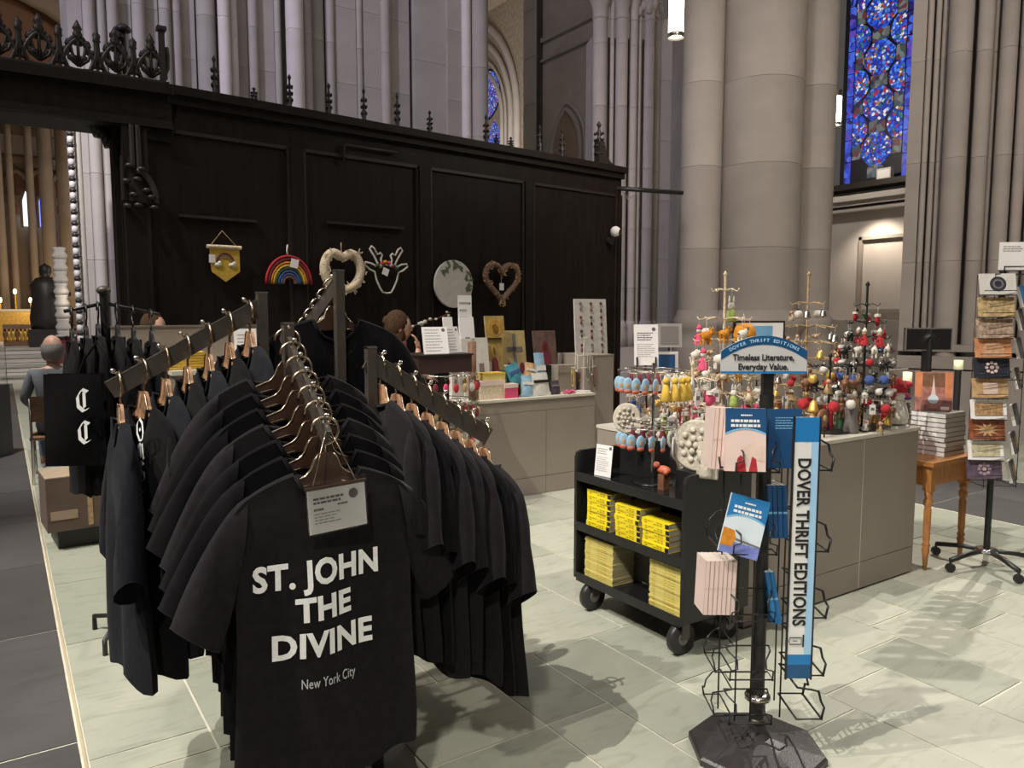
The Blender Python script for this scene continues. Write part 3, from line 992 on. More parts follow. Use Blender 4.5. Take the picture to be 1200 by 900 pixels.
for (a0, a), (b, b1) in zip(st_x, st_x[1:]):
    MB().prism([(a + .0, .35), (b, .35), (b, ZT - .34), (a, ZT - .34)], .01, .04).build('panel', 'oak', scr)
    m_ = MB()
    for u0, u1_, v0, v1 in ((a, b, ZT - .36, ZT - .33), (a, b, .35, .38), (a, a + .03, .35, ZT - .33), (b - .03, b, .35, ZT - .33)):
        m_.box((u0, -.012, v0), (u1_, .03, v1))
    m_.build('panel_moulding', 'oak2', scr)
for (x0, y0), (x1, y1) in (((208, 252), (300, 261)), ((382, 260), (472, 271))):
    a, b = sc(x0, y0), sc(x1, y1)
    MB().box((a[0], -.03, a[1] - .015), (b[0], .03, a[1] + .008)).build('picture_ledge', 'oak2', scr)
a, b = sc(401, 170), sc(463, 182)
hk = MB().tube([(a[0], -.02, a[1] - .16), (a[0], -.04, a[1] - .02), (a[0] + .02, -.04, a[1]), (b[0], -.04, a[1])], .012, 6)
hk.build('hook_rod', 'oak2', scr)
# finials
fin = MB().lathe([(.055, 0), (.055, .03), (.03, .06), (.045, .16), (.022, .20), (.03, .24), (.016, .30), (.024, .36), (.012, .42), (.02, .46), (.03, .48), (.018, .51), (0, .54)], n=8)
for k, z in enumerate((.12, .22, .32)):
    for i in range(4):
        t = PI / 2 * i + .4
        fin.ball((.045 * math.cos(t), .045 * math.sin(t), z + .02), (.02, .02, .026), n=6)
fm = fin.mesh('finial', 'oak2')
for px, yb, yt in ((253, 111, 63), (299, 119, 105), (341, 126, 84), (387, 135, 95), (428, 142, 100), (467, 149, 106), (505, 156, 127), (571, 167, 131), (583, 170, 158), (634, 178, 143), (660, 184, 147), (600, 172, 161)):
    a, zb = sc(px, yb); _, zt = sc(px, yt)
    inst(fm, 'finial', scr, (a, .02, ZT), None, (.62, .62, max(.25, (zt - zb) / .54)))
a, zb = sc(703, 190)
f2_ = MB().prism([(a - .04, ZT), (a + .28, ZT), (a + .16, ZT + .05), (a + .09, ZT + .13), (a + .05, ZT + .28), (a - .04, ZT + .28)], -.03, .06)
f2_.build('corner_bracket', 'oak2', scr)
inst(fm, 'finial', scr, (a, .02, ZT + .12), None, (1.1, 1.1, .75))
# canopy over the passage on the left
CX0, CY = -3.2, 6.8
zcb = ay_(0, 128, CY).z
xr = ay_(200, 101, CY).x
can = thing('passage_canopy', 'deep black oak canopy with pierced gothic cresting over the left passage', 'canopy', (xr, CY, 0))
w0 = CX0 - xr
MB().box((w0, 0, zcb), (0, .5, ZT)).build('soffit_box', 'oak', can)
MB().box((w0, -.05, ZT - .08), (.02, .1, ZT)).box((w0, -.03, zcb), (0, .02, zcb + .06)).build('cornice', 'oak', can)
MB().prism([(-.40, zcb), (0, zcb), (.05, zcb + .2), (.05, zcb + .05), (-.02, zcb - .1), (-.3, zcb - .08)], .02, .45).build('corner_drop', 'oak', can)
# cresting: ogee arches with leaf tracery, one part each
def ogee(w, h):
    P = []
    for i in range(11):
        t = i / 10
        P.append((-w * math.cos(t * PI / 2) ** .7 * (1 + .10 * math.sin(PI * t)), h * (t ** 1.15)))
    return P
aw = abs(ay_(48, 85, CY).x - ay_(0, 80, CY).x)
cw_, chh = aw * .5, aw * .95
cr = MB()
L_ = ogee(cw_ * .80, chh * .85)
cr.tube([(x, 0, z + .05) for x, z in L_], .016, 6).tube([(-x, 0, z + .05) for x, z in L_], .016, 6)
for sg in (1, -1):
    cr.tube([(sg * cw_ * .1, 0, .015), (sg * cw_ * .6, 0, .03), (sg * cw_ * .95, 0, .14), (sg * cw_ * .98, 0, .24), (sg * cw_ * .92, 0, .30)], .018, 6)
    cr.tube([(0, 0, .05), (sg * cw_ * .3, 0, .13), (sg * cw_ * .45, 0, .22), (sg * cw_ * .25, 0, .26), (sg * cw_ * .12, 0, .2)], .012, 5)
    cr.tube([(0, 0, .05), (sg * cw_ * .5, 0, .10), (sg * cw_ * .62, 0, .16)], .012, 5)
    cr.ball((sg * cw_ * .45, 0, .22), (.028, .012, .03), n=6).ball((sg * cw_ * .6, 0, .16), (.03, .012, .03), n=6).ball((sg * cw_ * .28, 0, .11), (.03, .012, .026), n=6)
    for i in range(4):
        u, v = L_[3 + i * 2]
        cr.ball((sg * (u * 1.08), 0, v + .07), (.022, .014, .022), n=6)
cr.tube([(0, 0, .05), (0, 0, .3)], .012, 5).ball((0, 0, .28), (.035, .014, .04), n=6)
cr.box((-cw_, -.02, 0), (cw_, .02, .03))
zt_ = chh * .85 + .05
cr.lathe([(.012, 0), (.03, .03), (.012, .05), (.035, .08), (.02, .11), (0, .15)], (0, 0, zt_ - .01), 6)
crm = cr.mesh('cresting_arch', 'oak2')
pin = MB().cyl((0, 0, 0), (0, 0, .30), .014, n=6).lathe([(.02, 0), (.05, .03), (.03, .06), (.045, .09), (.0, .13)], (0, 0, .28), 6).mesh('cresting_pinnacle', 'oak2')
for i in range(9):
    x = -cw_ * 1.05 - i * aw
    inst(crm, 'cresting_arch', can, (x, .03, ZT))
    inst(pin, 'cresting_pinnacle', can, (x - aw / 2, .03, ZT), None, (.6, .6, .82))
MB().box((-.07, .0, ZT), (-.03, .05, ZT + .42)).box((-.085, -.015, ZT + .42), (-.015, .065, ZT + .45)).build('end_post', 'oak2', can)
# twin pinnacles of a taller stall end behind the cresting
for px, py in ((137, 36), (144, 28)):
    q = ay_(px, py, CY + .5)
    MB().cyl((q.x - xr, .5, ZT), (q.x - xr, .5, q.z), .018, n=6).lathe([(.02, 0), (.06, .02), (.06, .05), (.02, .08)], (q.x - xr, .5, q.z - .08), 8).lathe([(.02, 0), (.05, .02), (.05, .05), (.02, .08)], (q.x - xr, .5, q.z - .32), 8).build('tall_pinnacle', 'oak2', can)
# carved brackets under the canopy
def carved(name, px0, py0, px1, py1, flip, parent, yy):
    a = ay_(px0, py0, yy); c = ay_(px1, py1, yy)
    W_, H_ = c.x - a.x, a.z - c.z
    b = MB()
    poly = [(0, 0), (W_, 0), (W_, -H_), (W_ * .85, -H_ * .72), (W_ * .6, -H_ * .75), (W_ * .5, -H_ * .45), (W_ * .25, -H_ * .42), (W_ * .12, -H_ * .18)]
    if flip: poly = [(W_ - x, z) for x, z in reversed(poly)]
    b.prism(poly, 0, .10, TR(a.x, yy, a.z))
    rr = random.Random(4)
    for i in range(9):
        t = i / 8
        u = W_ * t; v = -H_ * (t ** 1.2) * .8
        if flip: u = W_ - u
        b.ball((a.x + u, yy - .01, a.z + v), (.05, .04, .045), n=6)
    b.build(name, 'oak2', parent, True)
carved('carved_bracket', 102, 142, 138, 182, False, can, CY + .25)
pl = thing('screen_post', 'dark oak post with a carved leafy bracket at the left end of the screen', 'post', (ay_(146, 330, CY + .1).x, CY + .1, 0))
a0 = ay_(138, 300, CY + .1).x; a1 = ay_(152, 300, CY + .1).x
MB().box((a0, CY + .1, 0), (a1, CY + .3, zcb)).build('shaft', 'oak', pl, True)
for px in (155, 162):
    q = ay_(px, 190, CY); q1 = ay_(px, 150, CY)
    MB().cyl((q.x, CY - .02, q.z - .05), (q.x, CY - .02, zcb), .022, n=6).build('colonnette', 'oak2', pl, True)
b = MB()
qa, qb = ay_(142, 200, CY), ay_(182, 240, CY)
cx_, cz_ = qa.x, qb.z
Rr = qb.x - qa.x
b.tube([(cx_ + .1 + (Rr - .1) * math.sin(t), CY - .05, cz_ + (qa.z - cz_) * math.cos(t)) for t in [PI / 2 * i / 8 for i in range(9)]], .028, 6)
b.prism([(0, .02), (Rr * .96, .0), (Rr * .85, .18), (Rr * .6, .30), (Rr * .3, .36), (0, .36)], -.02, .1, TR(cx_, CY, cz_))
for i, (u, v) in enumerate(((.1, .28), (.2, .18), (.32, .1), (.14, .06), (.26, .26), (.05, .16), (.38, .05), (.42, -.03), (.05, -.03), (.2, -.02))):
    b.ball((cx_ + u * Rr / .45, CY - .06, cz_ + v), (.036, .04, .022), n=6)
b.build('leafy_bracket', 'oak2', pl, True)


# ------------------------------------------------------------------ things hung on the screen
def hang(name, label, cat, px, py):
    u, z = sc(px, py)
    p = SA + Se * u - Sn * .045
    return thing(name, label, cat, (p.x, p.y, z), SANG)
PXM = depth_of(hang('probe', 'x', 'x', 400, 320).location) / FPX   # metres per pixel on the screen near the hangings
bpy.data.objects.remove(bpy.data.objects['probe'])
def pxm(px): return depth_of(SA + Se * sc(px, 320)[0]) / FPX / math.cos(AZ - SANG - PI / 2) if False else depth_of(SA + Se * sc(px, 320)[0]) / FPX
def kx(px): return (sc(px + 5, 320)[0] - sc(px - 5, 320)[0]) / 10   # metres along the screen per pixel
# yellow pennant
t = hang('rainbow_pennant', 'yellow felt pennant with a rainbow and two clouds hung on the oak screen', 'banner', 260, 290)
k, v = kx(260), pxm(260)
MB().prism([(-17 * k, 0), (18 * k, 0), (18 * k, -27 * v), (1 * k, -39 * v), (-15 * k, -28 * v)], -.006, .004).build('cloth', 'ochre_y' if 'ochre_y' in M else M.setdefault('ochre_y', mat('mustard felt', (.62, .40, .06), .95, 0, .12, 50)), t)
MB().cyl((-20 * k, -.01, 0), (20 * k, -.01, 0), 2.2 * v, n=8).build('rod', 'cream', t)
MB().tube([(-15 * k, -.01, 2 * v), (-2 * k, -.01, 18 * v), (14 * k, -.01, 2 * v)], .004, 5).build('cord', 'tan', t)
for i, (m_, r) in enumerate((('maroon', 10.5), ('brown', 9.2), ('papergrey', 8.0), ('ochre_felt', 6.8))):
    MB().tube([(1 * k + r * k * math.cos(a), -.009, -19 * v + r * 1.15 * v * math.sin(a)) for a in [PI * j / 12 for j in range(13)]], .7 * v, 6).build('rainbow_band', m_, t)
for x in (-8, 9):
    MB().ball((x * k, -.011, -20 * v), (4.5 * k, .012, 2.6 * v), n=8).ball(((x + 2) * k, -.011, -18 * v), (2.5 * k, .012, 2.4 * v), n=8).build('cloud', 'white_felt', t)
MB().box((-18 * k, -.014, -18 * v), (-11 * k, -.011, -9 * v)).build('price_tag', 'white', t)
# yarn rainbow
t = hang('yarn_rainbow', 'striped yarn rainbow ornament hung on the oak screen', 'ornament', 336, 333)
k, v = kx(336), pxm(336)
for i, (m_, r) in enumerate((('red_felt', 26.5), ('maroon', 23.5), ('orange_felt', 20.5), ('ochre_y', 17.8), ('dgreen', 15.0), ('blue_felt', 12.2), ('blue_felt', 9.4), ('brown', 6.8))):
    MB().tube([(r * k * math.cos(a), -.01, r * 1.18 * v * math.sin(a)) for a in [PI * j / 16 for j in range(17)]], 1.5 * v, 6).build('yarn_band', m_, t)
MB().tube([(-1 * k, -.01, 31 * v), (-2 * k, -.012, 38 * v), (-1 * k, -.01, 44 * v)], .008, 5).build('hanging_loop', 'white_felt', t)
MB().box((-3 * k, -.024, 19 * v), (6 * k, -.021, 29 * v), 0, RY(.2)).build('price_tag', 'white', t)
# straw wreaths and wire head
def wreath(name, label, px, py, hw, top, bot, dip, r, m1, m2, seed):
    t = hang(name, label, 'wreath', px, py)
    k, v = kx(px), pxm(px)
    P = []
    for i in range(36):
        a = 2 * PI * i / 36
        if dip < .95:
            aa = min(a, 2 * PI - a); x = math.sin(a); z = math.cos(a) * (1.0 - (.42 * math.exp(-(aa / .42) ** 2)))
        else:
            x = 16 * math.sin(a) ** 3 / 16
            z = (13 * math.cos(a) - 5 * math.cos(2 * a) - 2 * math.cos(3 * a) - math.cos(4 * a)) / 16
        P.append((x * hw * k, -.03, (z * (top + bot) / 2 * dip) * v))
    MB().tube(P, r * v, 8, closed=True).build('straw_ring', m1, t)
    rr = random.Random(seed); b = MB()
    for i in range(130):
        p = Vector(rr.choice(P)); a = rr.uniform(0, 2 * PI)
        b.cbox((0, 0, 0), (.008, .008, .035), 0, TR(p.x + rr.uniform(-1, 1) * r * k, -.03 - r * v * .8 * abs(math.cos(a)), p.z + rr.uniform(-1, 1) * r * v) @ RY(rr.uniform(0, PI)))
    o = b.build('straw_tufts', m2, t); o['kind'] = 'stuff'
    return t, k, v
t, k, v = wreath('straw_wreath', 'thick cream straw heart wreath hung behind the clothes rack post', 397, 316, 21, 25, 25, .92, 5.2, 'cream', 'cream', 1)
MB().tube([(0, -.01, 20 * v), (0, -.01, 30 * v)], .006, 5).build('loop', 'tan', t)
t, k, v = wreath('twig_wreath', 'thin brown twig heart wreath at the right of the white disc', 583, 329, 19, 24, 25, .98, 3.4, M.setdefault('twig', mat('brown twig', (.19, .11, .075), .85, 0, .35, 60, .6, 120)), 'tan', 2)
MB().tube([(0, -.02, 14 * v), (0, -.02, -3 * v)], .004, 5).build('tag_string', 'white_felt', t)
MB().box((-2.5 * k, -.03, -11 * v), (2.5 * k, -.025, -3 * v)).build('price_tag', 'white', t)
t = hang('wire_deer_head', 'white outline deer head with a flower crown hung on the oak screen', 'ornament', 449, 318)
k, v = kx(449), pxm(449)
half = [(0, -25), (5, -24), (8, -19), (12, -10), (14, -1), (19, 1), (25, 6), (24, 9), (18, 8), (12, 5), (10, 8), (14, 16), (19, 24), (17, 27), (14, 25), (10.5, 18), (7, 20), (5, 18), (6.5, 13), (5, 7), (0, 7)]
out = [(x * k, -.02, z * v) for x, z in half] + [(-x * k, -.02, z * v) for x, z in reversed(half[1:-1])]
MB().tube(out, 1.1 * v, 6, closed=True).build('outline', 'white_felt', t)
fl_ = [('red_felt', -6, 8), ('orange_felt', -2, 10), ('pink_felt', 2, 9), ('maroon', 7, 5), ('dgreen', -11, 6), ('green_felt', -8, 5), ('white_felt', 4, 7), ('dgreen', 11, 3)]
for m_, x, z in fl_:
    MB().ball((x * k, -.035, z * v), (2.6 * k, .02, 2.3 * v), n=7).build('flower', m_, t)
MB().box((-6 * k, -.05, -6 * v), (1 * k, -.047, 2 * v), 0, RY(.35)).build('price_tag', 'white', t)
t = hang('leafy_disc', 'round white board with a painted spray of green leaves on the oak screen', 'plaque', 527.5, 333)
k, v = kx(527), pxm(527)
MB().prism([(22 * k * math.cos(a), 27 * v * math.sin(a)) for a in [2 * PI * i / 36 for i in range(36)]], -.03, .0).build('board', 'white2', t)
rr = random.Random(9)
lm = MB().prism([(-.028, 0), (0, -.012), (.028, 0), (0, .012)], -.002, .002).mesh('leaf', M.setdefault('leafgreen', mat('painted leaf', (.10, .14, .07), .8, 0, .5, 20)))
for i in range(34):
    a = rr.uniform(R(-20), R(165)); rad = rr.uniform(.68, .95)
    inst(lm, 'leaf', t, (22 * k * rad * math.cos(a), -.033, 27 * v * rad * math.sin(a)), (0, rr.uniform(0, PI), 0), rr.uniform(.8, 1.5))
# cctv camera and black arm on the screen's right end
u, z = sc(713, 274)
p = SA + Se * u
t = thing('security_camera', 'white dome security camera on the right end of the oak screen', 'camera', (p.x, p.y - .03, z), SANG)
MB().cyl((0, .02, -.09), (0, -.03, -.09), .05, n=10).cyl((0, -.03, -.09), (0, -.06, .0), .025, n=8).build('bracket', 'blackp', t)
MB().ball((0, -.09, .02), .065, n=14).build('housing', 'white', t)
MB().cyl((.02, -.14, .01), (.025, -.158, .008), .030, n=12).build('lens', 'black_gloss', t)
u, z = sc(725, 221); p0 = SA + Se * u; p1 = ah_(800, 221, depth_of(p0) + .25)
t = thing('bracket_arm', 'thin black bar sticking out from the screen end past the capital pier', 'bracket', (p0.x, p0.y, z))
dv = Vector((p1.x - p0.x, p1.y - p0.y, 0))
MB().tube([(-.05, 0, 0), tuple(dv)], .028, 6).build('bar', 'black', t)
MB().tube([(.12, .05, .0), (.25, .1, -.10), (.38, .15, -.02)], .012, 6).build('cable_loop', 'white2', t)

# ------------------------------------------------------------------ pendant lamps
def pendant(label, px, py, D, r, L):
    q = ah_(px, py, D)
    t = thing('pendant_lamp', label, 'lamp', (q.x, q.y, q.z), 0)
    MB().cyl((0, 0, 0), (0, 0, L), r, n=18, cap=True).build('diffuser', 'lampglow', t)
    MB().lathe([(r * 1.0, -.015), (r * 1.1, -.015), (r * 1.1, .03), (r * 1.02, .03)], (0, 0, 0), 18).build('rim', 'steel', t)
    MB().cyl((0, 0, L), (0, 0, L + .1), r * 1.05, n=18).build('cap', 'gunmetal', t)
    MB().cyl((0, 0, L + .1), (0, 0, 9.0), .008, n=5).build('cable', 'black', t)
    l = lamp('pendant_bulb', 'POINT', (q.x, q.y, q.z - .12), (q.x, q.y, 0), 60, (1, .9, .75), .08)
pendant('bright white cylinder pendant lamp hanging above the ornament tables', 792, 43, 8.2, .078, 1.5)
pendant('far pendant lamp just showing past the edge of the round pier', 979, 146, 13.2, .085, .45)

# ================================================================== CLOTHES RACKS
def sm(t): t = min(1, max(0, t)); return t * t * (3 - 2 * t)


class Shirt:
    """a T-shirt on a hanger: x across, z up from the neck point, front towards -y"""
    def __init__(s, w=.535, L=.77, thick=.035, fold=.012, seed=1, sl=.30, spread=(.16, .12), back=(0, .02), drop=.115, neck=.085, mat_='cotton', nx=28, nz=24):
        s.w, s.L, s.th, s.fold, s.seed, s.sl, s.spread, s.back, s.drop, s.neck, s.mat, s.nx, s.nz = w, L, thick, fold, seed, sl, spread, back, drop, neck, mat_, nx, nz
        r = random.Random(seed)
        s.ph = [r.uniform(0, 6.28) for _ in range(6)]
        s.k = [r.uniform(7, 10), r.uniform(11, 15), r.uniform(3, 5)]

    def top(s, x, front):
        a = abs(x); h = s.w / 2
        if a < s.neck:
            d = .075 if front else .02
            return -d * (1 - (a / s.neck) ** 2) ** .6 - .0
        t = (a - s.neck) / (h - s.neck)
        return -s.drop * (t ** 1.25) * .62 - .045 * t ** 7

    def yf(s, x, z, sgn):
        h = s.w / 2
        q = min(1, abs(x) / h)
        t = min(1, max(0, -z / s.L))
        base = s.th * math.sqrt(max(0, 1 - q ** 2.4)) * (.40 + .60 * sm((s.top(x, True) - z) / .12))
        f = s.fold * sm(t * 2.2 - .12) * (math.sin(s.k[0] * x * 2.4 + s.ph[0] + 2.2 * t) + .6 * math.sin(s.k[1] * x * 2.2 + s.ph[1] - 3 * t)) * (1 - .3 * q)
        f += s.fold * 1.1 * sm((t - .3) * 1.5) * math.sin(s.k[2] * x * 4.2 + s.ph[3])
        f += s.fold * .5 * math.sin(s.k[2] * (x * 1.3 + z * 1.6) + s.ph[2]) * sm(t * 3)
        return sgn * base + f

    def body(s):
        b = MB()
        h = s.w / 2
        for sgn, front in ((-1, True), (1, False)):
            def fn(u, v, sgn=sgn, front=front):
                q = -1 + 2 * u
                x0 = h * q
                zt = s.top(x0, front)
                hem = -s.L + .012 * math.sin(5 * q + s.ph[3]) + .008 * math.sin(11 * q + s.ph[4])
                z = zt + (hem - zt) * v
                wk = 1 - .05 * math.sin(PI * min(1, v * 1.15)) + .015 * v + .02 * math.sin(s.ph[5] + 4 * v) * v
                x = x0 * wk
                return Vector((x, s.yf(x0, z, sgn) if abs(q) < .999 else s.yf(x0, z, 0), z))
            b.grid(fn, s.nx, s.nz, 0, True, flip=(sgn > 0))
        # shoulder seams close the top on both sides of the neck
        for sd in (-1, 1):
            def sf(u, v, sd=sd):
                x = sd * (s.neck * 1.02 + (h - s.neck * 1.02) * v)
                zt = s.top(x, True)
                y0, y1 = s.yf(x, zt, -1) if v < .999 else s.yf(x, zt, 0), s.yf(x, zt, 1) if v < .999 else s.yf(x, zt, 0)
                return Vector((x * (1 + .02 * math.sin(s.ph[5]) * 0), y0 + (y1 - y0) * u, zt + .007 * math.sin(PI * u) * (1 - v * .6)))
            b.grid(sf, 4, 12, 0, True, flip=(sd < 0))
        return b

    def sleeve(s, sg, spread, bk):
        h = s.w / 2
        o0, o1 = Vector((h * .80, 0, s.top(h * .80, True) + .004)), Vector((h + spread, bk, -s.drop * .62 - s.sl * 1.02))
        i0, i1 = Vector((h * .93, 0, -.30)), Vector((h + spread - .125, bk, -s.drop * .62 - s.sl * 1.34))
        mid = Vector((h + spread * .30, bk * .3, -s.drop * .62 - .020))
        n, m = 12, 8
        b = MB(); vs = []
        for j in range(m + 1):
            t = j / m
            oo = o0 * (1 - t) ** 2 + mid * 2 * t * (1 - t) + o1 * t * t
            ii = i0 * (1 - t) + i1 * t
            c = (oo + ii) / 2; hv = (oo - ii) / 2
            dep = .022 + .022 * t
            for k in range(n):
                a = 2 * PI * k / n
                p = c + hv * math.cos(a) + Vector((0, dep * math.sin(a) + .006 * math.sin(7 * t + 2 * a + s.ph[1]), 0))
                vs.append(Vector((p.x * sg, p.y, p.z)))
        fs = [(j * n + k, j * n + (k + 1) % n, (j + 1) * n + (k + 1) % n, (j + 1) * n + k) for j in range(m) for k in range(n)]
        if sg < 0: fs = [tuple(reversed(f)) for f in fs]
        b.add(vs, fs, 0, True)
        # hem stitching ridge
        ring = [vs[m * n + k] for k in range(n)]
        b.tube(ring, .0022, 4, closed=True)
        return b

    def collar(s):
        P = []
        for i in range(11):
            x = s.neck * (-1 + 2 * i / 10); P.append(Vector((x, s.yf(x, s.top(x, True), -1) - .004, s.top(x, True))))
        for i in range(9):
            x = s.neck * (.8 - 1.6 * i / 8); P.append(Vector((x, s.yf(x, s.top(x, False), 1) + .004, s.top(x, False))))
        return MB().tube(P, .007, 6, closed=True)


def make_shirt(sh, name, label, loc, rz, group=None, cat='shirt', cuff=False):
    t = thing(name, label, cat, loc, rz, group)
    sh.body().build('body', sh.mat, t)
    for sg, i in ((-1, 0), (1, 1)):
        sh.sleeve(sg, sh.spread[i], sh.back[i]).build('sleeve', sh.mat, t)
    sh.collar().build('collar', sh.mat, t)
    return t


def print_on(sh, body, size, x, z, parent, m='print', width=None, bold=0.0, arch=0.0, name='lettering', shear=0, lift=.004):
    src = text_mb(body, size, 'CENTER', bold, 1.05, shear, width)
    bm = bmesh.new()
    vv = [bm.verts.new(p) for p in src.v]
    for f in src.f:
        try: bm.faces.new([vv[i] for i in f])
        except ValueError: pass
    bmesh.ops.triangulate(bm, faces=bm.faces)
    bmesh.ops.subdivide_edges(bm, edges=[e for e in bm.edges if e.calc_length() > size * .22], cuts=2, use_grid_fill=False)
    bmesh.ops.triangulate(bm, faces=bm.faces)
    bm.verts.index_update()
    b = MB()
    vs = []
    for q in bm.verts:
        px, pz = q.co.x + x, q.co.z + z - arch * q.co.x * q.co.x
        vs.append(Vector((px, sh.yf(px, pz, -1) - lift + q.co.y, pz)))
    b.add(vs, [[v.index for v in f.verts] for f in bm.faces])
    bm.free()
    return b.build(name, m, parent)


# hanger: a shaped flat board with a ring hook
def hanger_parts():
    half = [(0, .012), (.022, .010), (.034, -.006), (.044, -.032), (.060, -.048), (.10, -.062), (.16, -.082), (.215, -.112)]
    low = [(.212, -.124), (.15, -.104), (.09, -.088), (.05, -.080), (0, -.076)]
    poly = half + low
    poly = [(-x, z) for x, z in reversed(poly[1:-1])] + []
    right = half + low
    left = [(-x, z) for x, z in reversed(half[1:])]
    lowl = [(-x, z) for x, z in low[:-1]]
    full = left + half + low + list(reversed(lowl))
    return full


HP = hanger_parts()
_hm = {}


def make_hanger(label, loc, rz, mname, group=None, plate=True):
    t = thing('clothes_hanger', label, 'hanger', loc, rz, group)
    key = (mname, plate)
    if key not in _hm:
        b = MB()
        n = len(HP)
        # board as two strips so the outline may be concave
        half = [(0, .012), (.022, .010), (.034, -.006), (.044, -.032), (.060, -.048), (.10, -.062), (.16, -.082), (.215, -.112)]
        low = [(0, -.076), (.022, -.077), (.034, -.078), (.044, -.079), (.060, -.081), (.10, -.090), (.16, -.106), (.215, -.124)]
        for sg in (1, -1):
            vs = []
            for (x, z), (x2, z2) in zip(half, low):
                for y in (-.006, .006):
                    vs.append(Vector((sg * x, y, z))); vs.append(Vector((sg * x2, y, z2)))
            fs = []
            for i in range(len(half) - 1):
                a = i * 4; c = a + 4
                fs += [(a, c, c + 1, a + 1), (a + 2, a + 3, c + 3, c + 2), (a, a + 2, c + 2, c), (a + 1, c + 1, c + 3, a + 3)]
            e = (len(half) - 1) * 4
            fs.append((e, e + 2, e + 3, e + 1))
            if sg < 0: fs = [tuple(reversed(f)) for f in fs]
            b.add(vs, fs, 0)
        board = b.mesh('board', mname)
        e = MB()
        for sg in (1, -1):
            e.tube([(sg * x, -.007, z + .001) for x, z in half[1:]], .0028, 5)
            e.tube([(sg * x, -.007, z + .006) for x, z in low[3:]], .002, 5)
        edge = e.mesh('edge_glint', 'steelgold' if mname != 'black' else 'black')  # tubes paint light caught along the board edges; left dark on black hangers
        h = MB()
        R_ = .040
        P = [(0, 0, .005), (0, 0, .035)] + [(R_ * math.sin(a), 0, .035 + R_ - R_ * math.cos(a)) for a in [R(15 + 23 * i) for i in range(12)]]
        h.tube(P, .0042, 6)
        hook = h.mesh('hook', 'steelgold' if mname != 'black' else 'black')
        _hm[key] = (board, edge, hook)
    board, edge, hook = _hm[key]
    inst(board, 'board', t); inst(edge, 'edge_glint', t); inst(hook, 'hook', t)
    return t


M['steelgold'] = mat('antique steel', (.46, .37, .27), .26, 1.0, .15, 20)
M['plate_brown'] = mat('dark walnut veneer', (.060, .032, .020), .32, 0, .2, 14)


def arm(name, parent, p0, p1, n, pegdir, hgt=.055):
    """sloping flat bar with n pegs; returns peg spots"""
    p0, p1 = Vector(p0), Vector(p1)
    d = (p1 - p0)
    L = d.length; u = d.normalized()
    side = u.cross(Vector((0, 0, 1))).normalized()
    upv = side.cross(u).normalized()
    T = Matrix((( u.x, side.x, upv.x, p0.x), (u.y, side.y, upv.y, p0.y), (u.z, side.z, upv.z, p0.z), (0, 0, 0, 1)))
    MB().box((-.01, -.006, -hgt), (L + .02, .006, 0), 0, T).build(name, 'gunmetal', parent, True)
    MB().box((-.01, -.0075, 0), (L + .02, .0075, .003), 0, T).build('steel_edge', 'steel', parent, True)
    return T, L


# ------------------------------------------------------------------ main four-way rack (pinwheel of four posts)
X0, Y0, SQ = .75, 2.40, .277
rack = thing('clothing_rack', 'gunmetal four-way clothes rack with sloping arms in the left foreground', 'rack', (X0 + SQ / 2, Y0 + SQ / 2, 0))
corners = {'FL': (X0, Y0), 'FR': (X0 + SQ, Y0), 'BR': (X0 + SQ, Y0 + SQ), 'BL': (X0, Y0 + SQ)}
ztop = {'FL': ay_(334, 380, Y0).z, 'FR': ay_(432, 408, Y0).z, 'BR': ay_(400, 318, Y0 + SQ).z, 'BL': ay_(305, 344, Y0 + SQ).z}
for c, (x, y) in corners.items():
    MB().box((x - .016, y - .016, .06), (x + .016, y + .016, ztop[c])).build('post', 'gunmetal', rack, True)
    MB().box((x - .0175, y - .0175, ztop[c]), (x + .0175, y + .0175, ztop[c] + .006)).build('post_cap', 'steel', rack, True)
    MB().cyl((x, y, 0), (x, y, .06), .022, n=10).build('foot', 'blackp', rack, True)
for (ax, ay), (bx_, by) in zip(list(corners.values()), list(corners.values())[1:] + list(corners.values())[:1]):
    for z in (.10, .62):
        MB().box((min(ax, bx_) - .012, min(ay, by) - .012, z), (max(ax, bx_) + .012, max(ay, by) + .012, z + .03)).build('frame_bar', 'gunmetal', rack, True)

# arms measured in the picture
aF0 = ax_(334, 384, X0); aF1 = ax_(383, 500, X0)
aL0 = ay_(300, 352, Y0 + SQ); aL1 = ay_(130, 445, Y0 + SQ)
aR0 = ay_(438, 414, Y0); aR1 = ay_(572, 500, Y0)
aB0 = Vector((X0 + SQ, Y0 + SQ + .02, ztop['BR'] - .02)); aB1 = aB0 + Vector((0, .36, -.17))


PEG = {}


def pegs(p0, p1, n, out, name):
    p0, p1 = Vector(p0), Vector(p1)
    pts = []
    o = Vector(out)
    for i in range(n):
        p = p0.lerp(p1, (i + .35) / (n - .3))
        b = MB().cyl(p, p + o * .022, .0042, n=7).ball(p + o * .024, .0085, n=8)
        b.build('peg', 'steel', rack, True)
        pts.append(p)
    return pts


arm('front_arm', rack, aF0, aF1, 7, None)
arm('left_arm', rack, aL0, aL1, 7, None)
arm('right_arm', rack, aR0, aR1, 8, None, .062)
arm('back_arm', rack, aB0, aB1, 5, None)
pF = pegs(aF0, aF1, 7, (0, -.72, .72), 'front')
pL = pegs(aL0, aL1, 7, (-.75, -.2, .62), 'left')
pR = pegs(aR0, aR1, 8, (.75, 0, .66), 'right')
pB = pegs(aB0, aB1, 5, (0, .7, .7), 'back')

HD = .103   # hook top down to the hanger's neck
NK = .062   # neck of hanger down to the neck point of the shirt
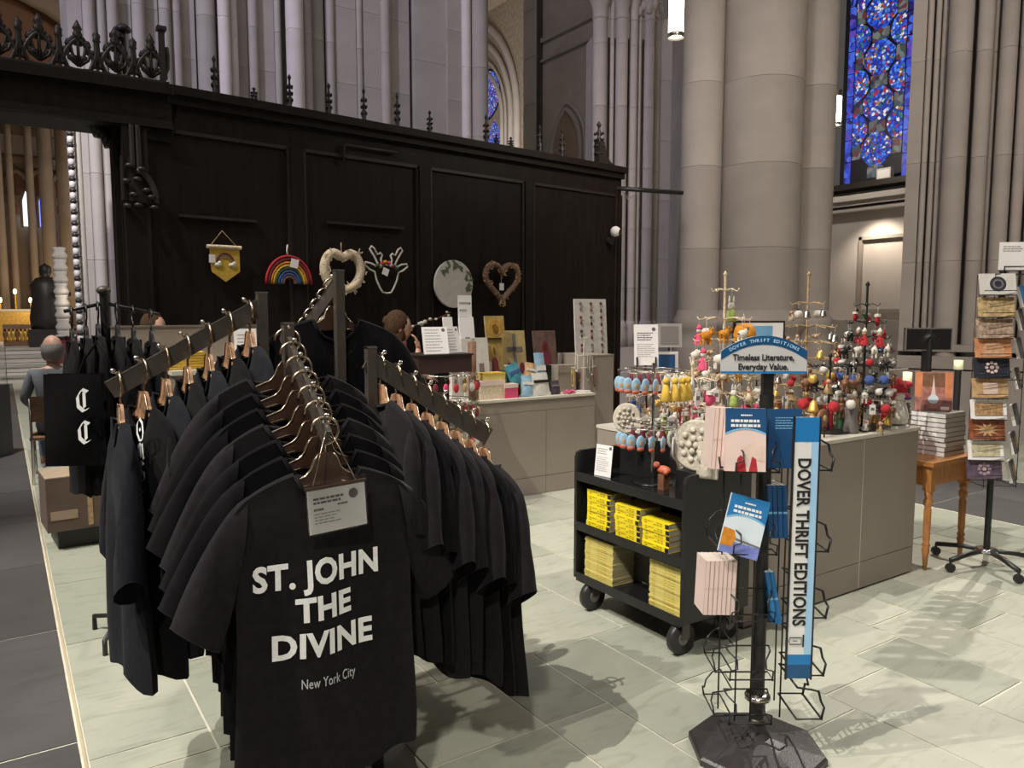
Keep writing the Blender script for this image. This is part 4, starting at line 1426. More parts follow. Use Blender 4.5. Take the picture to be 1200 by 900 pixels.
# front arm: seven tees, the nearest lettered
specs = []
for i, p in enumerate(pF):
    last = i == 6
    sh = Shirt(w=.535 if not last else .545, L=.85 if not last else .89, neck=.125 if i < 4 else (.105 if not last else .092), thick=.03 if not last else .036, fold=.008 if not last else .012, seed=20 + i, sl=.29, spread=(.150 + .012 * (i % 3), .175), back=(.01, .05), nx=24 if not last else 52, nz=18 if not last else 44, mat_='cotton' if i % 3 else 'cotton_c')
    lab = '%s black T-shirt from the front of the rack\'s front arm' % (ORD[6 - i]) if not last else 'black T-shirt lettered ST. JOHN THE DIVINE, nearest on the front arm'
    t = make_shirt(sh, 't_shirt', lab, (p.x, p.y, p.z - HD - .042), 0, 'T-shirts on the rack')
    h = make_hanger('bronzed hanger of the %s T-shirt on the front arm, counted from the front' % ORD[6 - i], (p.x, p.y, p.z - HD), 0, 'plate_brown', 'hangers on the front arm')
    if last:
        near, nsh = t, sh
near['label'] = 'black T-shirt lettered ST. JOHN THE DIVINE, nearest on the front arm'
print_on(nsh, 'ST. JOHN', .098, -.038, -.305, near, width=.36, bold=.0035, arch=-.0)
print_on(nsh, 'THE', .092, -.028, -.405, near, width=.165, bold=.0035)
print_on(nsh, 'DIVINE', .098, -.028, -.510, near, width=.29, bold=.0035)
print_on(nsh, 'New York City', .042, -.018, -.605, near, m='print_dim', width=.16)

# price sign on the nearest hanger
p = pF[6]
t = thing('price_sign', 'white price card in a clear holder hanging from the front arm over the lettered T-shirt', 'sign', (p.x + .005, p.y - .075, p.z - .235))
cd = TR(0, 0, 0) @ RY(-.05)
MB().box((-.083, -.001, -.062), (.083, .001, .060), 0, cd).build('card', 'white', t)
MB().box((-.087, -.004, -.066), (.087, -.003, .085), 0, cd).build('acrylic_holder', 'acrylic', t)
MB().box((-.088, -.005, .064), (.088, .003, .070), 0, cd).build('holder_rail', 'plate_brown', t)
lm_ = MB().put(lines_mb(-.068, .02, .038, 2, .011, .006, -.0021, 1, .15), cd).put(lines_mb(-.068, -.035, .008, 1, .011, .006, -.0021, 2, .1), cd).put(lines_mb(.0, .03, .014, 1, .011, .005, -.0021, 8, .1), cd)
lm_.build('heading_print', 'ink', t)
MB().put(lines_mb(-.068, .03, -.006, 4, .0085, .003, -.0021, 5, .4), cd).build('small_print', 'ink_l', t)
MB().put(logo_mb((.048, .034), .0135, -.0015), cd).build('round_emblem', 'ink', t)
tp = (-.004, .055, .225)
MB().tube([(-.070, -.002, .070), tp], .0016, 5).tube([(.058, -.002, .066), tp], .0016, 5).build('string', 'steelgold', t)

# left arm: seven garments edge-on
for i, p in enumerate(pL):
    j = 6 - i
    rzl = PI * 1.5 + R({0: -2, 1: 10, 2: 5}.get(j, 0))
    sh = Shirt(w=.53, L=.78 + .03 * (i % 2), thick=.042, fold=.014, seed=40 + i, sl=.33, spread=(.10, .09), back=(-.02, -.02), nx=20, nz=18, mat_='cotton_n' if i % 2 == 0 else 'cotton')
    lab = '%s dark T-shirt from the outer end of the left arm, seen edge-on' % ORD[j]
    if j == 0: lab = 'charcoal navy T-shirt hanging at the outer end of the left arm'
    if j == 1: lab = 'black T-shirt with white blackletter down its sleeve, second on the left arm'
    t = make_shirt(sh, 't_shirt', lab, (p.x, p.y, p.z - HD - .042), rzl, 'T-shirts on the rack')
    make_hanger('wooden hanger of the %s garment from the outer end of the left arm' % ORD[j], (p.x, p.y, p.z - HD), rzl, 'wood_h', 'hangers on the left arm')
    if j == 1:
        # blackletter drawn with broad-pen strokes
        def stroke(b, P, wd=.012):
            for (xa, za), (xb, zb) in zip(P, P[1:]):
                e = Vector((wd * .7, 0, wd * .45))
                b.add([Vector((xa, 0, za)) - e, Vector((xa, 0, za)) + e, Vector((xb, 0, zb)) + e, Vector((xb, 0, zb)) - e], [(0, 1, 2, 3)])
        def blackletters(parent, T, which, mname='print'):
            G = {'O': [[(-.03, .02), (-.035, -.02), (-.01, -.045), (.02, -.04), (.035, -.01), (.03, .03), (.0, .045), (-.03, .02)], [(-.004, .004), (.004, -.004)]],
                 'm': [[(-.03, .02), (-.03, -.03)], [(-.03, .02), (-.008, .028), (-.004, -.03)], [(-.004, .02), (.018, .028), (.024, -.022), (.032, -.03)]],
                 'G': [[(.025, .03), (-.005, .04), (-.03, .015), (-.028, -.025), (.0, -.042), (.026, -.03), (.026, -.005), (.0, -.0)], [(-.008, .03), (-.008, -.03)]],
                 'C': [[(.025, .035), (-.005, .045), (-.03, .015), (-.028, -.025), (.0, -.045), (.026, -.035)], [(.006, .035), (.006, -.03)]],
                 '.': [[(-.006, .0), (.006, .0)]]}
            for k, chh in enumerate(which):
                b = MB()
                for P in G[chh]: stroke(b, P)
                bb = MB().put(b, T @ TR(0, 0, -.085 * k))
                bb.build('blackletter', mname, parent)
        nrm = Vector((math.sin(rzl), -math.cos(rzl), 0)); e_x = Vector((math.cos(rzl), math.sin(rzl), 0))
        dr = ray(168, 503)
        qv = _C + dr * ((p + nrm * .05 - _C).dot(nrm) / dr.dot(nrm))
        blackletters(t, TR((qv - p).dot(e_x), -.060, qv.z - (p.z - HD - .042)) @ Matrix.Scale(.75, 4), 'OmG.')

# right arm: eight tees seen from the side
for i, p in enumerate(pR):
    j = i
    sh = Shirt(w=.55, L=.80 - .01 * (i % 3), thick=.036, fold=.012, seed=60 + i, sl=.30, spread=(.06 + .02 * (i % 2), .05), back=(.03, .02), nx=24, nz=18, mat_='cotton_c' if i % 4 != 2 else 'cotton')
    lab = '%s charcoal T-shirt from the post along the right arm of the rack' % ORD[j]
    t = make_shirt(sh, 't_shirt', lab, (p.x, p.y, p.z - HD - .042), PI / 2, 'T-shirts on the rack')
    make_hanger('wooden hanger of the %s T-shirt from the post on the right arm' % ORD[j], (p.x, p.y, p.z - HD), PI / 2, 'wood_h', 'hangers on the right arm')

# back arm: five more behind
for i, p in enumerate(pB):
    sh = Shirt(w=.56, L=.80, thick=.034, fold=.010, seed=80 + i, sl=.29, spread=(.12, .13), back=(.0, .0), nx=20, nz=16)
    q = Vector((p.x, p.y, p.z - .02))
    make_shirt(sh, 't_shirt', '%s black T-shirt from the post on the back arm, behind the rack posts' % ORD[i], (p.x, p.y, p.z - HD - .042), 0, 'T-shirts on the rack')
    make_hanger('bronzed hanger, %s from the post on the back arm' % ORD[i], (p.x, p.y, p.z - HD), 0, 'plate_brown', 'hangers on the back arm')

# ------------------------------------------------------------------ second rack further back on the left
r2 = thing('clothing_rack', 'second dark clothes rack behind the first, hung with black garments', 'rack', (.42, 4.15, 0))
B2 = Vector((.42, 4.15, 0))
zt2 = ah_(143, 345, depth_of(B2) + .0).z
MB().cyl((0, 0, .04), (0, 0, zt2), .02, n=8).build('post', 'black', r2)
MB().ball((0, 0, zt2 + .015), (.032, .032, .024), n=10).build('post_knob', 'gunmetal', r2)
for dx, dy in ((-.09, -.22), (-.10, .14), (.34, -.05), (.3, .3)):
    MB().tube([(0, 0, .10), (dx, dy, .07), (dx, dy, .0)], .012, 6).build('leg', 'black', r2)
for dx, dy in ((-.17, 0), (.24, 0)):
    MB().tube([(0, 0, zt2 - .045), (dx, dy, zt2 - .05 - .2 * abs(dx))], .009, 6).build('arm', 'black', r2)
k = 0
for dx, dy, rz, cl in ((-.14, 0, PI / 2 * 3, 1), (-.08, .0, PI / 2 * 3, 0), (-.03, 0, PI / 2 * 3, 0), (.05, 0, PI / 2, 0), (.12, 0, PI / 2, 0), (.20, 0, PI / 2, 0)):
    sh = Shirt(w=.50, L=.70, thick=.04, fold=.010, seed=100 + k, sl=.28, spread=(.06, .06), back=(-.02, -.02), nx=18, nz=14)
    zz = zt2 - .045 - .2 * math.hypot(dx, dy)
    t = make_shirt(sh, 't_shirt', 'black T-shirt on the second rack, %s counted from its left end' % ORD[k], (.42 + dx, 4.15 + dy, zz - HD - .05), rz, 'T-shirts on the second rack')
    make_hanger('dark hanger, %s from the left end of the second rack' % ORD[k], (.42 + dx, 4.15 + dy, zz - HD), rz, 'black', 'hangers on the second rack')
    k += 1
# black tote lettered C hanging at the left end of the second rack
qa, qb = ah_(55, 438, 3.36), ah_(124, 545, 3.36)
t = thing('tote_bag', 'black cloth tote with white blackletter letters at the left end of the second rack', 'bag', ((qa.x + qb.x) / 2, (qa.y + qb.y) / 2, qb.z), AZ - PI / 2 + R(6))
Wt = (qb - qa).xy.length; Ht = qa.z - qb.z
MB().grid(lambda u, v: Vector(((u - .5) * Wt * (1 + .10 * v - .0), -.02 - .03 * math.sin(PI * u) * math.sin(PI * v), Ht * (1 - v))), 12, 10).grid(lambda u, v: Vector(((u - .5) * Wt * (1 + .10 * v), .02 + .03 * math.sin(PI * u) * math.sin(PI * v), Ht * (1 - v))), 12, 10, flip=True).build('bag', 'cotton', t)
MB().tube([(.02, -.01, Ht - .02), (.05, 0, Ht + .07), (.10, .01, Ht + .14), (.14, 0, Ht + .07), (.16, -.01, Ht - .02)], .007, 6).build('strap', 'cotton', t)
for zz_ in (.11, .25):
    blackletters(t, TR(Wt * .26, -.07, Ht - zz_) @ Matrix.Diagonal((.75, 1, 1.05, 1)), 'C')

# ================================================================== BOOK CART
CXF, CY0, CY1, CXB = 2.53, 2.395, 3.20, 2.98
ZP0, ZP1 = .165, .86
ZS = (.185, .465, .735)    # shelf tops
cart = thing('book_cart', 'black steel book cart on casters with a display top and shelves of yellow books', 'cart', ((CXF + CXB) / 2, (CY0 + CY1) / 2, 0))
def side_poly():
    a, b, c = CXF, CXB, .035
    return [(a, ZP0), (b, ZP0), (b, ZP1 - c), (b - .010, ZP1 - .010), (b - c, ZP1), (a + c, ZP1), (a + .010, ZP1 - .010), (a, ZP1 - c)]
for y in (CY0, CY1 - .02):
    MB().prism(side_poly(), y, y + .02).build('side_panel', 'black', cart, True)
for z in ZS:
    MB().box((CXF + .004, CY0 + .02, z - .03), (CXB - .01, CY1 - .02, z)).build('shelf', 'black_gloss', cart, True)
    MB().box((CXF, CY0 + .02, z - .035), (CXF + .005, CY1 - .02, z + .012)).build('shelf_lip', 'black', cart, True)
MB().box((CXB - .012, CY0 + .02, ZP0), (CXB - .004, CY1 - .02, ZS[2])).build('back_panel', 'black', cart, True)
MB().box((CXB - .03, CY0 + .02, .60), (CXB - .01, CY1 - .02, .70)).build('back_rail', 'black_gloss', cart, True)
for x, y in ((CXF + .05, CY0 + .06), (CXF + .05, CY1 - .10), (CXB - .08, CY0 + .06), (CXB - .08, CY1 - .10)):
    c = MB().lathe([(.075, -.018), (.078, -.008), (.078, .008), (.075, .018)], (x, y, .078), 20, 0, RX(PI / 2)).build('caster_wheel', 'blackp', cart, True)
    MB().cyl((x, y - .022, .078), (x, y + .022, .078), .030, n=12).build('hub', 'papergrey', c, True)
    MB().box((x - .02, y - .03, .08), (x + .03, y - .022, .155)).box((x - .02, y + .022, .08), (x + .03, y + .03, .155)).box((x - .035, y - .035, .150), (x + .04, y + .035, ZP0)).build('caster_fork', 'gunmetal', cart, True)

# books lying flat in stacks
_bk = {}


def flat_book(name, label, group, loc, wid, dep, th, cover, rz=0.0, spine_print='ink', block=True, seed=0, cat='book'):
    """lies flat, spine towards -x, width along y"""
    t = thing(name, label, cat, loc, rz, group)
    key = (round(wid, 3), round(dep, 3), round(th, 4), cover, block, spine_print)
    if key not in _bk:
        c = MB()
        tk = min(.0018, th * .15)
        c.box((0, -wid / 2, 0), (dep, wid / 2, tk)).box((0, -wid / 2, th - tk), (dep, wid / 2, th)).box((0, -wid / 2, tk), (tk, wid / 2, th - tk))
        p = MB().box((tk, -wid / 2 + .002, tk), (dep - .003, wid / 2 - .002, th - tk))
        s = MB()
        y = wid / 2 - .02
        rr = random.Random(5)
        while y > -wid / 2 + wid * .30:
            l = wid * rr.uniform(.05, .12)
            for zz in ((.58, .8), (.22, .44)) if th > .02 else ((.35, .65),):
                if rr.random() < .85: s.box((-.0006, y - l, th * zz[0]), (0, y, th * zz[1]))
            y -= l + wid * .025
        k = None
        if block:
            k = MB().box((-.0007, -wid / 2, th * .12), (0, -wid / 2 + wid * .13, th * .88)).mesh('spine_label', 'black')
        _bk[key] = (c.mesh('cover', cover), p.mesh('pages', 'paper'), s.mesh('spine_lettering', spine_print), k)
    c, p, s, k = _bk[key]
    inst(c, 'cover', t); inst(p, 'pages', t)
    inst(s, 'spine_lettering', t)
    if k: inst(k, 'spine_label', t)
    return t


def white_book(label, loc, wid, dep, th, rz):
    t = flat_book('hardback_book', label, 'white hardbacks on the table', loc, wid, dep, th, 'papergrey', rz, 'signwhite', False)
    key = ('w', wid, th)
    if key not in _bk: _bk[key] = MB().box((-.001, -wid / 2 + .001, th * .10), (.0003, wid / 2 - .001, th * .90)).mesh('white_spine', 'signwhite')
    for c in list(t.children):
        if c.name.startswith('spine_lettering'): bpy.data.objects.remove(c)
    inst(_bk[key], 'white_spine', t)
    return t


rr = random.Random(21)
M['spine_ink'] = flat('olive spine ink', (.42, .30, .015), .6)
for si, (yc, wd, n) in enumerate(((3.035, .185, 7), (2.812, .180, 6), (2.61, .180, 5))):
    z = ZS[1]
    nm = ['left', 'middle', 'right'][si]
    for i in range(n):
        th = .0275
        lab = 'thick yellow paperback, %s from the bottom of the %s yellow stack on the cart' % (ORD[i], nm)
        flat_book('paperback_book', lab, 'yellow paperbacks on the cart', (CXF + .03 + rr.uniform(-.004, .004), yc + rr.uniform(-.004, .004), z), wd, .15, th, 'yellow', rr.uniform(-.02, .02), 'spine_ink')
        z += th + .0004
for si, (yc, wd, n) in enumerate(((3.03, .225, 17), (2.54, .215, 18))):
    z = ZS[0]
    nm = ['left', 'right'][si]
    for i in range(n):
        th = .0128
        flat_book('thin_book', 'thin yellow-spined book, %s from the bottom of the %s stack on the lower cart shelf' % (ORD[i] if i < 16 else ['seventeenth', 'eighteenth'][i - 16], nm), 'thin books on the lower cart shelf',
                  (CXF + .03 + rr.uniform(-.003, .003), yc + rr.uniform(-.003, .003), z), wd, .15, th - .0018, 'yellow2', rr.uniform(-.015, .015), 'spine_ink', False)
        z += th
z = ZS[0]
for i in range(7):
    flat_book('grey_book', 'grey book behind the left thin stack, lower cart shelf, %s from the bottom' % ORD[i], 'grey books on the lower cart shelf', (CXF + .20, 2.90 + .008 * i, z), .20, .13, .026, 'papergrey', .12, 'ink', False)
    z += .0265
t = thing('price_tag', 'white price tag hanging between the stacks on the lower cart shelf', 'tag', (CXB - .02, 2.80, .37))
MB().box((-.012, -.03, -.07), (-.008, .03, .06)).build('card', 'white', t)

# Info card on the cart top
q0 = ax_(706, 553, 2.60)
t = thing('info_card', 'white information card leaning on the left end of the cart top', 'sign', (2.60, q0.y, ZS[2] + .001), -PI / 2 + R(10))
Tc = RX(-.12)
MB().box((-.055, -.002, .0), (.055, .0, .165), 0, Tc).build('card', 'white', t)
MB().box((-.056, -.0, .0), (.056, .03, .003)).build('foot', 'acrylic', t)
MB().put(lines_mb(-.045, .03, .145, 3, .012, .004, -.0025, 3), Tc).put(lines_mb(-.045, .04, .10, 8, .010, .0025, -.0025, 4), Tc).build('print', 'ink_l', t)
MB().put(logo_mb((.040, .15), .009, -.002), Tc).build('round_emblem', 'ink', t)

# ================================================================== ISLAND CABINET
IX0, IX1, IY0, IY1, IH = 3.04, 4.60, 2.47, 3.62, .905
isl = thing('island_cabinet', 'taupe laminate island cabinet crowded with ornament trees', 'cabinet', ((IX0 + IX1) / 2, (IY0 + IY1) / 2, 0))
MB().box((IX0 + .02, IY0 + .02, .02), (IX1 - .02, IY1, .88)).build('carcass', 'laminate_d', isl, True)
MB().box((IX0 + .04, IY0 + .012, 0), (IX1 - .03, IY1 - .05, .03)).build('plinth', 'black', isl, True)
xs = [IX0, 3.53, 4.035, IX1]
for a, b in zip(xs, xs[1:]):
    MB().box((a + .002, IY0, .012), (b - .002, IY0 + .018, .165)).build('plinth_panel', 'laminate', isl, True)
    MB().box((a + .002, IY0, .169), (b - .002, IY0 + .018, .882)).build('front_panel', 'laminate', isl, True)
    if b < IX1: MB().box((b - .0022, IY0 - .0006, .012), (b + .0022, IY0 + .018, .882)).build('edge_band', 'counter', isl, True)
for y0, y1 in ((IY0 + .02, 3.05), (3.054, IY1)):
    MB().box((IX0, y0, .012), (IX0 + .018, y1, .882)).build('end_panel', 'laminate', isl, True)
    MB().box((IX1 - .018, y0, .012), (IX1, y1, .882)).build('end_panel', 'laminate', isl, True)
MB().box((IX0 - .005, IY0 - .006, .885), (IX1 + .006, IY1 + .005, IH)).build('top', 'counter', isl, True)

# ================================================================== LITERATURE SPINNER STAND
DB = Vector((2.22, 1.73, 0)); DD = depth_of((2.22, 1.73, .7))
ANG = AZ - PI / 2
LX = DD / FPX
DH = DB.x * math.cos(AZ) + DB.y * math.sin(AZ)
def lz(py, y=0): return ah_(890, py, DH + y).z
def lx(px, py=600, y=0):
    p = ah_(px, py, DH + y) - DB
    return p.x * math.sin(AZ) - p.y * math.cos(AZ)
ds = thing('book_spinner', 'black wire spinner stand headed Timeless Literature, Everyday Value', 'stand', DB, ANG)
b = MB()
oct_ = [(.225 / math.cos(PI / 8) * math.cos(PI / 8 + PI / 4 * i), .225 / math.cos(PI / 8) * math.sin(PI / 8 + PI / 4 * i)) for i in range(8)]
rings = []
for f, z in ((1.0, 0), (1.0, .022), (.96, .030), (.45, .045), (.22, .062), (.16, .085), (.13, .11)):
    if f < .3:
        rr_ = f * .225
        rings.append([(rr_ * math.cos(PI / 8 + PI / 4 * i), rr_ * math.sin(PI / 8 + PI / 4 * i), z) for i in range(8)])
    else: rings.append([(x * f, y * f, z) for x, y in oct_])
vs = [p for r in rings for p in r]
fs = [(j * 8 + i, j * 8 + (i + 1) % 8, (j + 1) * 8 + (i + 1) % 8, (j + 1) * 8 + i) for j in range(len(rings) - 1) for i in range(8)] + [tuple(range(48, 56))]
b.add(vs, fs)
b.build('base', M.setdefault('base_p', mat('dark plastic base', (.035, .030, .032), .38, 0, .15, 30, .15, 200)), ds)
MB().cyl((0, 0, .10), (0, 0, lz(462)), .024, n=16).build('pole', 'black', ds)
MB().lathe([(.025, .11), (.030, .115), (.030, .125), (.025, .13)], n=14).build('collar', 'gunmetal', ds)
MB().lathe([(.025, lz(818)), (.046, lz(818)), (.046, lz(814)), (.025, lz(812))], n=14).build('collar', 'steel', ds)
MB().box((-.018, -.014, lz(462)), (.018, .014, lz(432))).box((-.042, -.018, lz(437)), (.042, .018, lz(430))).build('sign_clip', 'black', ds)
# header sign
hx0, hx1 = lx(845, 415, -.03), lx(946, 415, -.03); hz0, hz1, hzt = lz(437), lz(411), lz(393)
hw_ = (hx1 - hx0) / 2; hc = (hx0 + hx1) / 2
def arcz(x, top, edge): return edge + (top - edge) * (1 - (x / hw_) ** 2)
N_ = 20
P = [(hc - hw_, hz0), (hc + hw_, hz0)] + [(hc + hw_ * (1 - 2 * i / N_), arcz(hw_ * (1 - 2 * i / N_), hzt, hz1)) for i in range(N_ + 1)]
MB().prism(P, -.030, -.024).build('header_board', 'signgrey', ds)
bb = MB()
for i in range(N_):
    xa, xb = hw_ * (-1 + 2 * i / N_), hw_ * (-1 + 2 * (i + 1) / N_)
    bt = .031
    bb.add([(hc + xa, -.0308, arcz(xa, hzt, hz1) - bt), (hc + xb, -.0308, arcz(xb, hzt, hz1) - bt), (hc + xb, -.0308, arcz(xb, hzt, hz1)), (hc + xa, -.0308, arcz(xa, hzt, hz1))], [(0, 1, 2, 3)])
bb.build('blue_arch', 'signblue', ds)
MB().box((hc - hw_, -.0312, hz0), (hc + hw_, -.0304, hz0 + .008)).build('blue_edge', 'signblue2', ds)
def plate(body, size, x, z, y, mname, name, width=None, bold=0.0, T=None, sp=1.0):
    s = text_mb(body, size, 'CENTER', bold, sp, 0, width)
    T = TR(x, y, z) if T is None else T
    return MB().put(s, T).build(name, mname, ds)
# arched small capitals, letter by letter
msg = 'DOVER THRIFT EDITIONS'
for i, chh in enumerate(msg):
    if chh == ' ': continue
    u = (i - (len(msg) - 1) / 2) / (len(msg) - 1) * hw_ * 1.52
    zz = arcz(u, hzt, hz1) - .021
    sl = -2 * (hzt - hz1) * u / hw_ ** 2
    plate(chh, .016, hc + u, zz, -.0318, 'signpale', 'header_letter', None, .0004, TR(hc + u, -.0318, zz) @ RY(-math.atan(sl)))
plate('Timeless Literature,', .030, hc - .002, lz(421.6), -.0314, 'ink_d' if 'ink_d' in M else M.setdefault('ink_d', flat('dark ink', (.012, .012, .016), .6)) and 'ink_d', 'header_lettering', .212, .0008)
plate('Everyday Value.', .030, hc - .002, lz(432.4), -.0314, 'ink_d', 'header_lettering', .172, .0008)
# strip sign
sy = -.085
sx0, sx1 = lx(926, 640, sy), lx(956, 640, sy); sz0, sz1 = lz(795, sy), lz(489, sy)
strip = MB().box((sx0, sy, sz0), (sx1, sy + .004, sz1)).build('strip_sign', 'signwhite', ds)
ztop_w, zbot_w = lz(518, sy), lz(767, sy)
MB().box((sx0, sy - .0006, ztop_w), (sx1, sy, sz1)).build('blue_end', 'signblue2', strip)
MB().box((sx0, sy - .0006, sz0 + .05), (sx1, sy, zbot_w)).build('blue_end', 'signblue2', strip)
MB().box((sx0, sy - .0006, sz0), (sx1, sy, sz0 + .05)).build('dark_blue_end', 'signblue', strip)
w_ = sx1 - sx0
MB().box((sx1 - w_ * .32, sy - .0005, zbot_w), (sx1 - w_ * .14, sy, ztop_w)).box((sx1 - w_ * .14, sy - .0007, zbot_w), (sx1, sy, ztop_w)).build('pale_blue_edge', 'signpale', strip)
for x in (sx0, sx1):
    MB().box((x - .003, sy - .002, sz0 - .004), (x + .003, sy + .006, sz1 + .004)).build('sign_channel', 'black', ds)
s = text_mb('DOVER THRIFT EDITIONS', .062, 'CENTER', .0016, 1.03, 0, lz(537, sy) - lz(733, sy))
Tt = TR((sx0 + sx1) / 2 - .026, sy - .0012, (lz(537, sy) + lz(733, sy)) / 2) @ RY(PI / 2)
MB().put(s, Tt).build('strip_lettering', 'ink_d', ds)
ze = lz(751, sy); xe = (sx0 + sx1) / 2 - .004
em = MB().tube([(xe - .030, sy - .001, ze + .012), (xe - .034, sy - .001, ze), (xe - .030, sy - .001, ze - .012), (xe + .010, sy - .001, ze - .012), (xe + .010, sy - .001, ze + .012)], .0016, 4, closed=True)
em.box((xe + .014, sy - .0014, ze - .022), (xe + .019, sy, ze + .022)).box((xe - .02, sy - .0014, ze - .001), (xe - .005, sy, ze + .001)).build('publisher_emblem', 'ink_d', strip)
# wire baskets
RW = .0031
tiersA = [lz(y) for y in (547, 640, 716, 782, 832)]
up = MB()
for x, y in ((lx(850), .03), (lx(905), .03), (lx(918), -.03), (lx(880), -.055), (lx(862), -.055), (lx(925), .09), (lx(905), .11)):
    up.tube([(x, y, tiersA[-1] - .01), (x, y, lz(468))], RW, 5)
up.build('upright_wires', 'black', ds)
def basket(T, w, d, h):
    b = MB()
    b.tube([(-w / 2, 0, 0), (w / 2, 0, 0), (w / 2, -d, 0), (-w / 2, -d, 0)], RW, 5, closed=True)
    for s in (-1, 1):
        b.tube([(s * w / 2, 0, h * 1.3), (s * w / 2 * .95, -d * .5, h * 1.2), (s * w * .32, -d, h * .95), (s * w * .32, -d - .006, h * .55), (s * w * .48, -d - .006, h * .45), (s * w * .48, -d, -.004)], RW, 5)
    b.tube([(-w * .32, -d, h * .95), (w * .32, -d, h * .95)], RW, 5) if False else None
    b.tube([(-w / 2, 0, h * 1.3), (w / 2, 0, h * 1.3)], RW, 5)
    return b.mesh('wire_basket', 'black'), T
bkA = basket(None, .155, .06, .075)[0]
xA = lx(876, 600)
for z in tiersA: inst(bkA, 'wire_basket', ds, (xA, -.035, z))
for z in tiersA:
    inst(bkA, 'wire_basket', ds, (lx(858, 600), .02, z + .01), (0, 0, -PI / 2))
    inst(bkA, 'wire_basket', ds, (lx(934, 600), .03, z), (0, 0, PI / 2), (1.2, 1.5, 1.2))
# books on the spinner
def upright_book(label, loc, w, h, th, cover, parts, rot=(0, 0, 0), group='books in the spinner', name='paperback_book'):
    """standing book, front cover at y=0 facing -y, spine on the left; loc in the stand's frame"""
    T = basis(ds)
    q = T @ Vector(loc)
    t = thing(name, label, 'book', q, 0, group, (rot[0], rot[1], ANG + rot[2]))
    tk = .0012
    MB().box((-w / 2, 0, 0), (w / 2, tk, h)).box((-w / 2, th - tk, 0), (w / 2, th, h)).box((-w / 2, tk, 0), (-w / 2 + tk, th - tk, h)).build('cover', cover, t)
    MB().box((-w / 2 + tk, tk, .001), (w / 2 - .002, th - tk, h - .001)).build('pages', 'paper', t)
    for nm, mb, mm in parts: mb.build(nm, mm, t)
    return t
def cover_art(w, h, kind):
    e = -.0007
    parts = []
    def band(z0, z1, curve): 
        n = 12; b = MB()
        for i in range(n):
            xa, xb = -w / 2 + w * i / n, -w / 2 + w * (i + 1) / n
            ca, cb = curve * (1 - (2 * xa / w) ** 2), curve * (1 - (2 * xb / w) ** 2)
            b.add([(xa, e, z0 + ca), (xb, e, z0 + cb), (xb, e, z1), (xa, e, z1)], [(0, 1, 2, 3)])
        return b
    parts.append(('title_panel', band(h * .60, h, .018), 'bookblue2' if kind == 'sea' else 'bookblue'))
    b2 = MB(); n = 12
    for i in range(n):
        xa, xb = -w / 2 + w * i / n, -w / 2 + w * (i + 1) / n
        ca, cb = .018 * (1 - (2 * xa / w) ** 2), .018 * (1 - (2 * xb / w) ** 2)
        b2.add([(xa, e * 1.2, h * .575 + ca), (xb, e * 1.2, h * .575 + cb), (xb, e * 1.2, h * .605 + cb), (xa, e * 1.2, h * .605 + ca)], [(0, 1, 2, 3)])
    parts.append(('light_stripe', b2, 'bookcyan'))
    tl = lines_mb(-w * .12, w * .16, h * .90, 1, .02, .005, e * 1.5, 3, .05)
    tl.put(lines_mb(-w * .36, w * .36, h * .82, 2, .016, .009, e * 1.5, 7, .12))
    parts.append(('cover_lettering', tl, 'signwhite'))
    if kind == 'rose':
        g = MB().box((-w * .18, e * 1.2, 0), (w * .02, e, h * .22)).box((w * .10, e * 1.2, .0), (w * .28, e, h * .22))
        parts.append(('red_figures', MB().prism([(-w * .22, .0), (w * .02, 0), (w * -.02, h * .2), (-w * .12, h * .26), (-w * .2, h * .2)], e * 1.3, e).prism([(w * .08, 0), (w * .3, 0), (w * .26, h * .2), (w * .16, h * .24)], e * 1.3, e), 'red_felt'))
        parts.append(('pale_figure', MB().prism([(w * .0, h * .2), (w * .5, h * .16), (w * .5, h * .42), (w * .2, h * .46), (w * -.1, h * .36)], e * 1.2, e), 'bookbeige'))
    else:
        parts.append(('orange_cliff', MB().prism([(-w * .5, h * .12), (-w * .2, h * .12), (-w * .14, h * .28), (-w * .22, h * .40), (-w * .5, h * .42)], e * 1.3, e), 'orange_felt'))
        parts.append(('dark_shore', MB().prism([(-w * .14, h * .24), (w * .5, h * .20), (w * .5, h * .23), (-w * .14, h * .28)], e * 1.25, e), 'papergrey'))
        parts.append(('blue_water', MB().prism([(-w * .5, 0), (w * .5, 0), (w * .5, h * .20), (-w * .5, h * .22)], e * 1.1, e), M.setdefault('violetblue', mat('violet blue water', (.18, .22, .55), .4, 0, .3, 14))))
    return parts
wA, hA = .135, .215
t1 = upright_book('paperback with blue title panel and red figures in the top front basket of the spinner', (lx(875, 500, -.1), -.099, tiersA[0] + .004), wA, hA, .034, 'pinkpage', cover_art(wA, hA, 'rose'), (R(-6), 0, R(-7)))
MB().box((wA / 2 - .0, .002, .001), (wA / 2 + .0005, .032, hA - .001)).build('fore_edge', 'white2', t1)
wB, hB = .135, .205
t2 = upright_book('tilted paperback with a blue sea cover in the second front basket of the spinner', (lx(866, 600, -.1), -.095, tiersA[1] - .004), wB, hB, .016, 'bookpale', cover_art(wB, hB, 'sea'), (R(-10), R(14), R(-6)))
